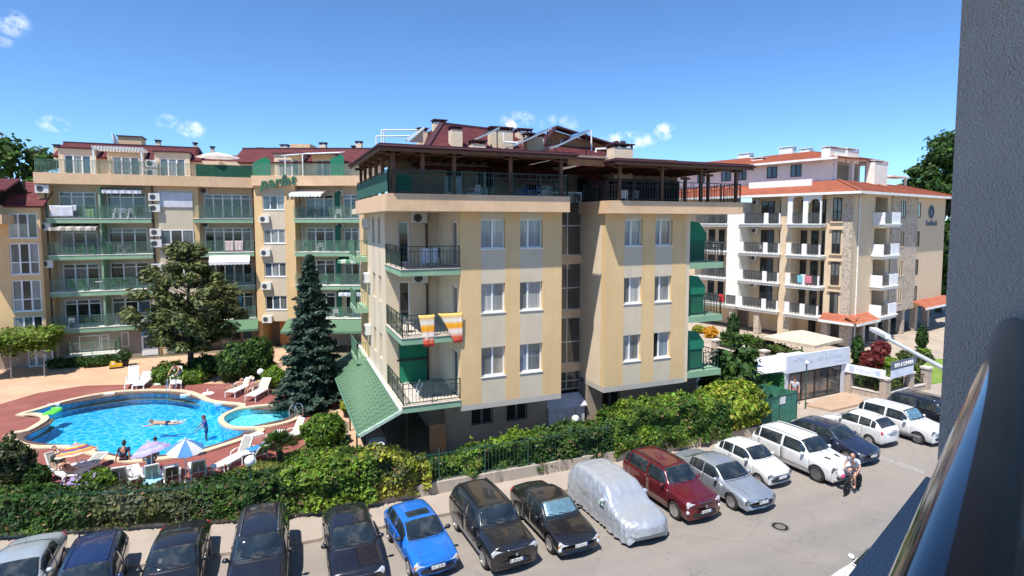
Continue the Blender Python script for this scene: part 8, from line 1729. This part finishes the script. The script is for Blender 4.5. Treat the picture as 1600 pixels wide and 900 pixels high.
# ---------------------------------------------------------------- kiosk
k0, k1 = G(1226, 632, .06), G(1318, 613, .06); kd = (k1 - k0); KW = kd.length; ka = math.atan2(kd.y, kd.x); kz = lambda px, py: None
kio = thing('kiosk', 'glass fronted kiosk with a big pale sign board and a green hedge clad side', 'kiosk', (k0.x, k0.y, .06), ka); KK = Frame(k0.x, k0.y, ka)
zf0, zf1 = KK.onv(1227, 584, -.1).z - .06, KK.onv(1227, 557, -.1).z - .06; M_kw = mat('pale_grey_panel', (.55, .57, .60), rough=.5, var=.05)
fs = MB().box(-.1, KW + .25, -.16, -.04, zf0, zf1).build('sign_board', mat('pale_sign', (.62, .66, .72), rough=.6, var=.05, vs=2), kio)
M_fade = mat('faded_blue_print', (.46, .53, .66), rough=.7, var=.05)
for txt, x, z, s in (('HOTEL', KW * .17, zf1 - .42, .34), ('Beach', KW * .33, zf1 - .62, .36), ('Eat & Drinks', KW * .68, zf1 - .55, .46), ('RESTAURANT', KW * .87, zf0 + .22, .15)):
    tm = text_mesh(txt, s, .008, shear=.15 if s > .4 else 0); tm.materials.append(M_fade); link('sign_lettering', tm, fs, (x, -.166, z), (R(90), 0, 0))
MB().box(0, .25, -.02, .25, 0, zf0).build('corner_post', M_kw, kio); MB().box(KW - .32, KW, -.02, .25, 0, zf0).build('corner_post', M_kw, kio); MB().box(.26, KW - .33, .02, .1, zf0 - .12, zf0).build('lintel', M_trim, kio)
n = 4; M_kgl = mat('kiosk_glass', (.06, .065, .07), rough=.05, var=.6, vs=.9, col2=(.22, .16, .12), c2s=.8, c2lo=.52, c2hi=.62, spec=.7)
for i in range(n):
    x0 = .26 + (KW - .59) * i / n; x1 = .26 + (KW - .59) * (i + 1) / n; f = MB(); rect_frame(f, x0 + .01, x1 - .01, .02, zf0 - .13, .04, .06, .06); g = f.build('glass_door' if i in (1, 2) else 'window', M_trim, kio); MB().box(x0 + .07, x1 - .07, .06, .075, .08, zf0 - .19).build('pane', M_kgl, g)
MB().box(.01, KW - .01, .26, 3.4, zf0 - .05, zf0 + .1).build('roof', M_kw, kio); MB().box(-.03, .0, -.02, 3.4, .0, zf0).build('side_wall', M_kw, kio); MB().box(KW, KW + .03, .1, 3.4, 0, zf0).build('side_wall', M_kw, kio)
P = np.stack([np.full(2600, -.06) + RNG.normal(0, .03, 2600), RNG.uniform(.05, 4.6, 2600), RNG.uniform(.02, zf0 - .1, 2600)], 1); leafmesh('green_wall', P, np.tile([-1, -.4, .3], (2600, 1)), .11, mat('plastic_hedge', (.03, .20, .05), rough=.6, island=.4), parent=kio); MB().box(-.05, -.031, .05, 4.6, 0, zf0 - .08).build('green_wall_board', M_gs, kio); MB().extr([(-1.9, .2, zf0 + .1), (-.04, .0, zf0 + .12), (-.04, 3.5, zf0 + .3), (-1.9, 3.7, zf0 + .26)], (0, 0, .05)).build('side_canopy', M_white, kio)
st_ = [KK.loc(G(x, y, .16)) for x, y in ((1262, 634), (1300, 641), (1356, 629), (1318, 614))]; slab('kiosk_step', [G(x, y, .22) for x, y in ((1258, 632), (1300, 641), (1358, 628), (1322, 612))], .0, .22, mat('step_tile', (.42, .29, .20), rough=.8, var=.1))
b = KK.o + KK.u * .55 + KK.v * -.25; person('person in a pale shirt standing in the kiosk corner by the green wall', stand(), (b.x, b.y, .06), R(220), M_skin, M_hairb, mat('grey_shirt', (.40, .40, .46), rough=.9), M_swd)
globe_lamp('slender green street lamp with a small white head in front of the kiosk', 1262, 567, G(1258, 640, .06), .06, r=.13)
# ---------------------------------------------------------------- garden fence of the beige block with stone pillars
M_pil = mat('pillar_stone', (.42, .335, .27), rough=.9, var=.18, vs=5, bump=.3, bs=14); M_cap = mat('pillar_cap', (.62, .56, .50), rough=.8)
gf = thing('garden_fence', 'garden fence with square stone pillars, pale caps and a low wall', 'fence', (0, 0, 0))
def pillar(px, pyb, pyt, w=.45):
    p = G(px, pyb, .1); z = onY(px, pyt, p.y).z; MB().box(-w / 2, w / 2, -w / 2, w / 2, .0, z - .12).build('pillar', M_pil, gf, loc=(p.x, p.y, 0), rot=(0, 0, ka)); MB().box(-w / 2 - .06, w / 2 + .06, -w / 2 - .06, w / 2 + .06, z - .12, z).build('pillar_cap', M_cap, gf, loc=(p.x, p.y, 0), rot=(0, 0, ka)); return p, z
p1 = pillar(1326, 612, 577); p2_ = pillar(1382, 624, 590); p3 = pillar(1419, 613, 580); p4 = pillar(1446, 608, 573); p5 = pillar(1163, 560, 541, .5); p6 = pillar(1194, 572, 547, .5); p7 = pillar(1222, 582, 553, .5); p8 = pillar(1118, 548, 530, .5)
def bay(a, c, h0=.45):
    (a, za), (c, zc) = a, c; d = (c - a); L = d.length; ang = math.atan2(d.y, d.x); MB().box(.22, L - .22, -.10, .10, 0, h0).build('low_wall', M_pil, gf, loc=(a.x, a.y, 0), rot=(0, 0, ang)); MB().box(.2, L - .2, -.14, .14, h0, h0 + .07).build('wall_cap', M_cap, gf, loc=(a.x, a.y, 0), rot=(0, 0, ang)); b = MB(); n = int(L / .14)
    for i in range(n): x = .25 + (L - .5) * i / n; b.box(x - .009, x + .009, -.009, .009, h0 + .07, za - .35)
    b.box(.22, L - .22, -.015, .015, za - .38, za - .34); b.box(.22, L - .22, -.015, .015, h0 + .14, h0 + .18); o = b.build('bars', M_railb, gf, loc=(a.x, a.y, 0), rot=(0, 0, ang)); o['kind'] = 'stuff'
bay(p1, p2_); bay(p2_, p3); bay(p3, p4); bay(p8, p5); bay(p5, p6); bay(p6, p7)
def hd_(label, A, B, off, h, m, m2=None, w=.9):
    a, c = Vector((A[0].x, A[0].y)), Vector((B[0].x, B[0].y)); d = (c - a).normalized(); n = Vector((-d.y, d.x)) * off; hedge(label, [(a.x + n.x, a.y + n.y, h), (c.x + n.x, c.y + n.y, h)], w, m, m2=m2, dens=260, size=.13, lumpy=.2)
hd_('hedge behind the garden fence between the first two stone pillars', p8, p5, 1.0, 1.7, L_mid, L_dark); hd_('hedge behind the garden fence next to the second stone pillar', p5, p6, 1.0, 1.75, L_mid, L_olive); hd_('hedge behind the garden fence next to the kiosk roof', p6, p7, 1.0, 1.75, L_mid, L_olive); hd_('yellowish hedge behind the fence right of the banner corner', p2_, p3, .9, 1.4, L_lime, L_olive); hd_('yellowish hedge behind the fence cut by the grey pier', p3, p4, .9, 1.5, L_lime, L_olive)
ba = thing('banner_sign', 'white banner with grey print fixed along the fence between two pillars', 'sign', (p1[0].x, p1[0].y, 0)); d = p2_[0] - p1[0]; L = d.length; ba.rotation_euler = (0, 0, math.atan2(d.y, d.x)); zb1 = p2_[1]; bn_ = MB().box(-.3, L + .1, -.32, -.29, zb1 - .05, zb1 + .52).build('banner', mat('banner_white', (.74, .76, .78), rough=.6), ba); tm = text_mesh('VALLEY', .24, .006, space=1.5); tm.materials.append(M_fade); link('sign_lettering', tm, bn_, (L * .5, -.326, zb1 + .16), (R(90), 0, 0))
for x in (L * .12, L * .85): o = MB().box(x - .14, x + .14, -.328, -.322, zb1 + .08, zb1 + .40).build('printed_emblem', M_fade, bn_)
bs_ = thing('restaurant_sign', 'two storey sign reading BAR & DINNER on the fence corner', 'sign', (p2_[0].x, p2_[0].y, 0)); d = p3[0] - p2_[0]; L = d.length; bs_.rotation_euler = (0, 0, math.atan2(d.y, d.x)); lo = MB().box(.05, L - .1, -.30, -.27, zb1 - .05, zb1 + .50).build('lower_board', mat('banner_blue', (.60, .68, .80), rough=.6, col2=(.72, .76, .82), c2s=2), bs_); up_ = MB().box(.05, L + .2, -.31, -.25, zb1 + .53, zb1 + 1.02).build('upper_board', mat('sign_navy', (.10, .13, .18), rough=.5), bs_)
tm = text_mesh('BAR & DINNER', .36, .02, bold=.01); tm.materials.append(mat('sign_white', (.78, .79, .80), rough=.5)); link('sign_lettering', tm, up_, (L * .53, -.33, zb1 + .64), (R(90), 0, 0)); tm.materials[0] = tm.materials[0]
# garden planting and parasol of the restaurant
lw = [G(x, y, .06) for x, y in ((1330, 606), (1384, 618), (1420, 608), (1460, 600), (1520, 590), (1500, 560), (1420, 562), (1380, 575), (1345, 590))]; slab('garden_lawn', lw, .0, .075, mat('garden_lawn', (.14, .24, .03), rough=1, var=.25, vs=3, bump=.5, bs=50, col2=(.19, .27, .05), c2s=.8))
def gshrub(px, pyb, pyt, w, lab, m, **k): b = G(px, pyb, .07); dep = (b - _C).dot(_f); r = w / FPX * dep / 2; return bush(lab, (b.x, b.y, .07), r, r * .9, onY(px, pyt, b.y).z - .07, m, **k)
gshrub(1342, 604, 578, 34, 'glossy shrub behind the banner beside the kiosk', L_mid, n=1500, m2=L_dark, size=.16); gshrub(1362, 580, 548, 30, 'dark red leaved shrub behind the banner', L_red, n=1500, size=.2); gshrub(1376, 556, 534, 26, 'dark red leaved shrub farther back by the columns', L_red, n=1100, size=.22); gshrub(1392, 576, 560, 34, 'low rounded lime shrub behind the restaurant sign', L_lime, n=1200, size=.16); gshrub(1442, 562, 545, 22, 'rounded clipped shrub beside the grey pier', L_lime, n=900, size=.16); gshrub(1110, 527, 511, 22, 'dome of orange yellow flowers by the garden wall', L_orange, n=1200, size=.16); gshrub(1092, 520, 509, 20, 'yellow green dome shrub next to the orange flowers', L_yel, n=900, size=.16)
b = G(1428, 582, .07); t = thing('topiary_tree', 'small topiary tree with a flat rounded crown on the garden lawn', 'tree', (b.x, b.y, .07)); h = onY(1428, 550, b.y).z; MB().tube([(0, 0, 0), (0, 0, h * .7)], .07, 6).build('trunk', M_bark, t); P, N = ell((0, 0, h * .75), (1.1, 1.1, h * .22), 1200); leafmesh('crown', P, N, .16, L_olive, parent=t)
def cypress(px, pyb, pyt, w, lab): b = G(px, pyb, .07); h = onY(px, pyt, b.y).z; t = thing('cypress', lab, 'tree', (b.x, b.y, .07)); MB().tube([(0, 0, 0), (0, 0, h * .9)], .06, 6).build('trunk', M_bark, t); P, N = ell((0, 0, h * .52), (w, w, h * .5), 1300, lo=.6); leafmesh('crown', P, N, .16, L_dark, along=np.tile([0, 0, 1.0], (len(P), 1)), parent=t)
cypress(1339, 572, 528, .42, 'slim cypress in front of the stone columns'); cypress(1440, 545, 514, .45, 'slim cypress beside the grey pier'); cypress(1145, 535, 492, .55, 'slim climbing green column under the beige balconies')
b = G(1252, 572, .06); ps = thing('garden_parasol', 'big square beige parasol over the restaurant tables', 'parasol', (b.x, b.y, .06)); zt = onY(1252, 517, b.y).z; MB().tube([(0, 0, 0), (0, 0, zt)], .05, 8).build('pole', M_wood, ps); M_bg = mat('beige_canvas', (.70, .58, .44), rough=.8, trans=.2); rr = 2.1; Q = Matrix.Rotation(ka + R(8), 4, 'Z')
for i in range(4):
    a0, a1 = i * math.pi / 2 + math.pi / 4, (i + 1) * math.pi / 2 + math.pi / 4; e = [Q @ Vector((rr * 1.41 * math.cos(a), rr * 1.41 * math.sin(a), zt - .62)) for a in (a0, a1)]; g = MB(); g.extr([Q @ Vector((0, 0, zt)), e[0], e[1]], (0, 0, -.02)); g.extr([e[0], e[1], e[1] - Vector((0, 0, .22)), e[0] - Vector((0, 0, .22))], (0, 0.01, 0)); g.build('canopy_panel', M_bg, ps)
for i, (px, py) in enumerate(((1238, 578), (1262, 580), (1275, 576))): q = G(px, py, .06); table('grey', (q.x, q.y, .06), ('dark round table at the near side of the beige parasol', 'dark round table under the middle of the beige parasol', 'dark round table by the right pole of the beige parasol')[i], r=.5, group='restaurant tables')
# street lamp arm reaching over the road, its pole is behind the pier
a, c = hv(11.05 * 1.1, 11.05 * 1.1 * 570 / 900), hv(8.4 * 1.1, 8.4 * 1.1 * 672 / 900); sl = thing('street_lamp', 'slim white street lamp arm crossing in front of the garden', 'street lamp', (0, 0, 0)); z0 = CAM_H - 11.05 * 1.1 * 171 / 900; d = (c - a).normalized(); A = Vector((a.x, a.y, z0)); Cc = Vector((c.x, c.y, z0)); M_lm = mat('lamp_grey', (.62, .64, .66), rough=.4, metal=.2)
MB().tube([A + d * .85, Cc + d * 1.2], .035, 10).build('arm', M_lm, sl); MB().tube([Cc + d * 1.2, Cc + d * 1.2 + Vector((0, 0, -z0))], .06, 10).build('pole', M_lm, sl); hb = MB(); sd_ = Vector((-d.y, d.x, 0)); hb.extr([A - sd_ * .07, A + sd_ * .07, A + d * .9 + sd_ * .05, A + d * .9 - sd_ * .05], (0, 0, .07)); hb.build('lamp_head', mat('lamp_head_white', (.74, .75, .77), rough=.35), sl)
# pots, shop goods and small things on the hotel court
def pot(px, py, lab, m, r=.22, plant=L_mid): b = Gz(px, py); t = thing('potted_plant', lab, 'potted plant', (b.x, b.y, GZ)); k = MB(); k.lathe([(1e-4, 0), (r * .75, 0), (r, r * 1.5), (r * 1.08, r * 1.5), (r * 1.08, r * 1.75), (r * .9, r * 1.75), (1e-4, r * 1.6)], 16); k.build('pot', m, t); P, N = ell((0, 0, r * 3.2), (r * 1.9, r * 1.9, r * 1.8), 260); leafmesh('leaves', P, N, .12, plant, parent=t)
pot(521, 634, 'red clay pot with a shrub at the corner of the lean-to roof', mat('red_pot', (.42, .08, .06), rough=.7), .28); pot(543, 652, 'yellow flowering plant in a dark pot under the lean-to edge', M_trim, .22, L_yel); pot(196, 572, 'dark potted plant beside the white entrance doors', M_trim, .25, L_dark)
b = Gz(183, 574); kt = thing('kiddie_ride', 'small yellow children ride beside the hotel entrance', 'kiddie ride', (b.x, b.y - .3, GZ), R(10)); kt.scale = (.55, .55, .62); M_ky = mat('toy_yellow', (.75, .45, .03), rough=.4)
MB().box(-.75, .75, -.4, .4, .05, .2).build('base', M_trim, kt); k = MB(); k.extr([(-.7, -.35, .2), (.7, -.35, .2), (.75, -.35, .5), (.2, -.35, .55), (-.1, -.35, .85), (-.6, -.35, .85), (-.75, -.35, .5)], (0, .7, 0)); k.build('body', M_ky, kt, recalc=True); MB().box(-.5, -.12, -.36, .36, .56, .78).build('window', M_white, kt)
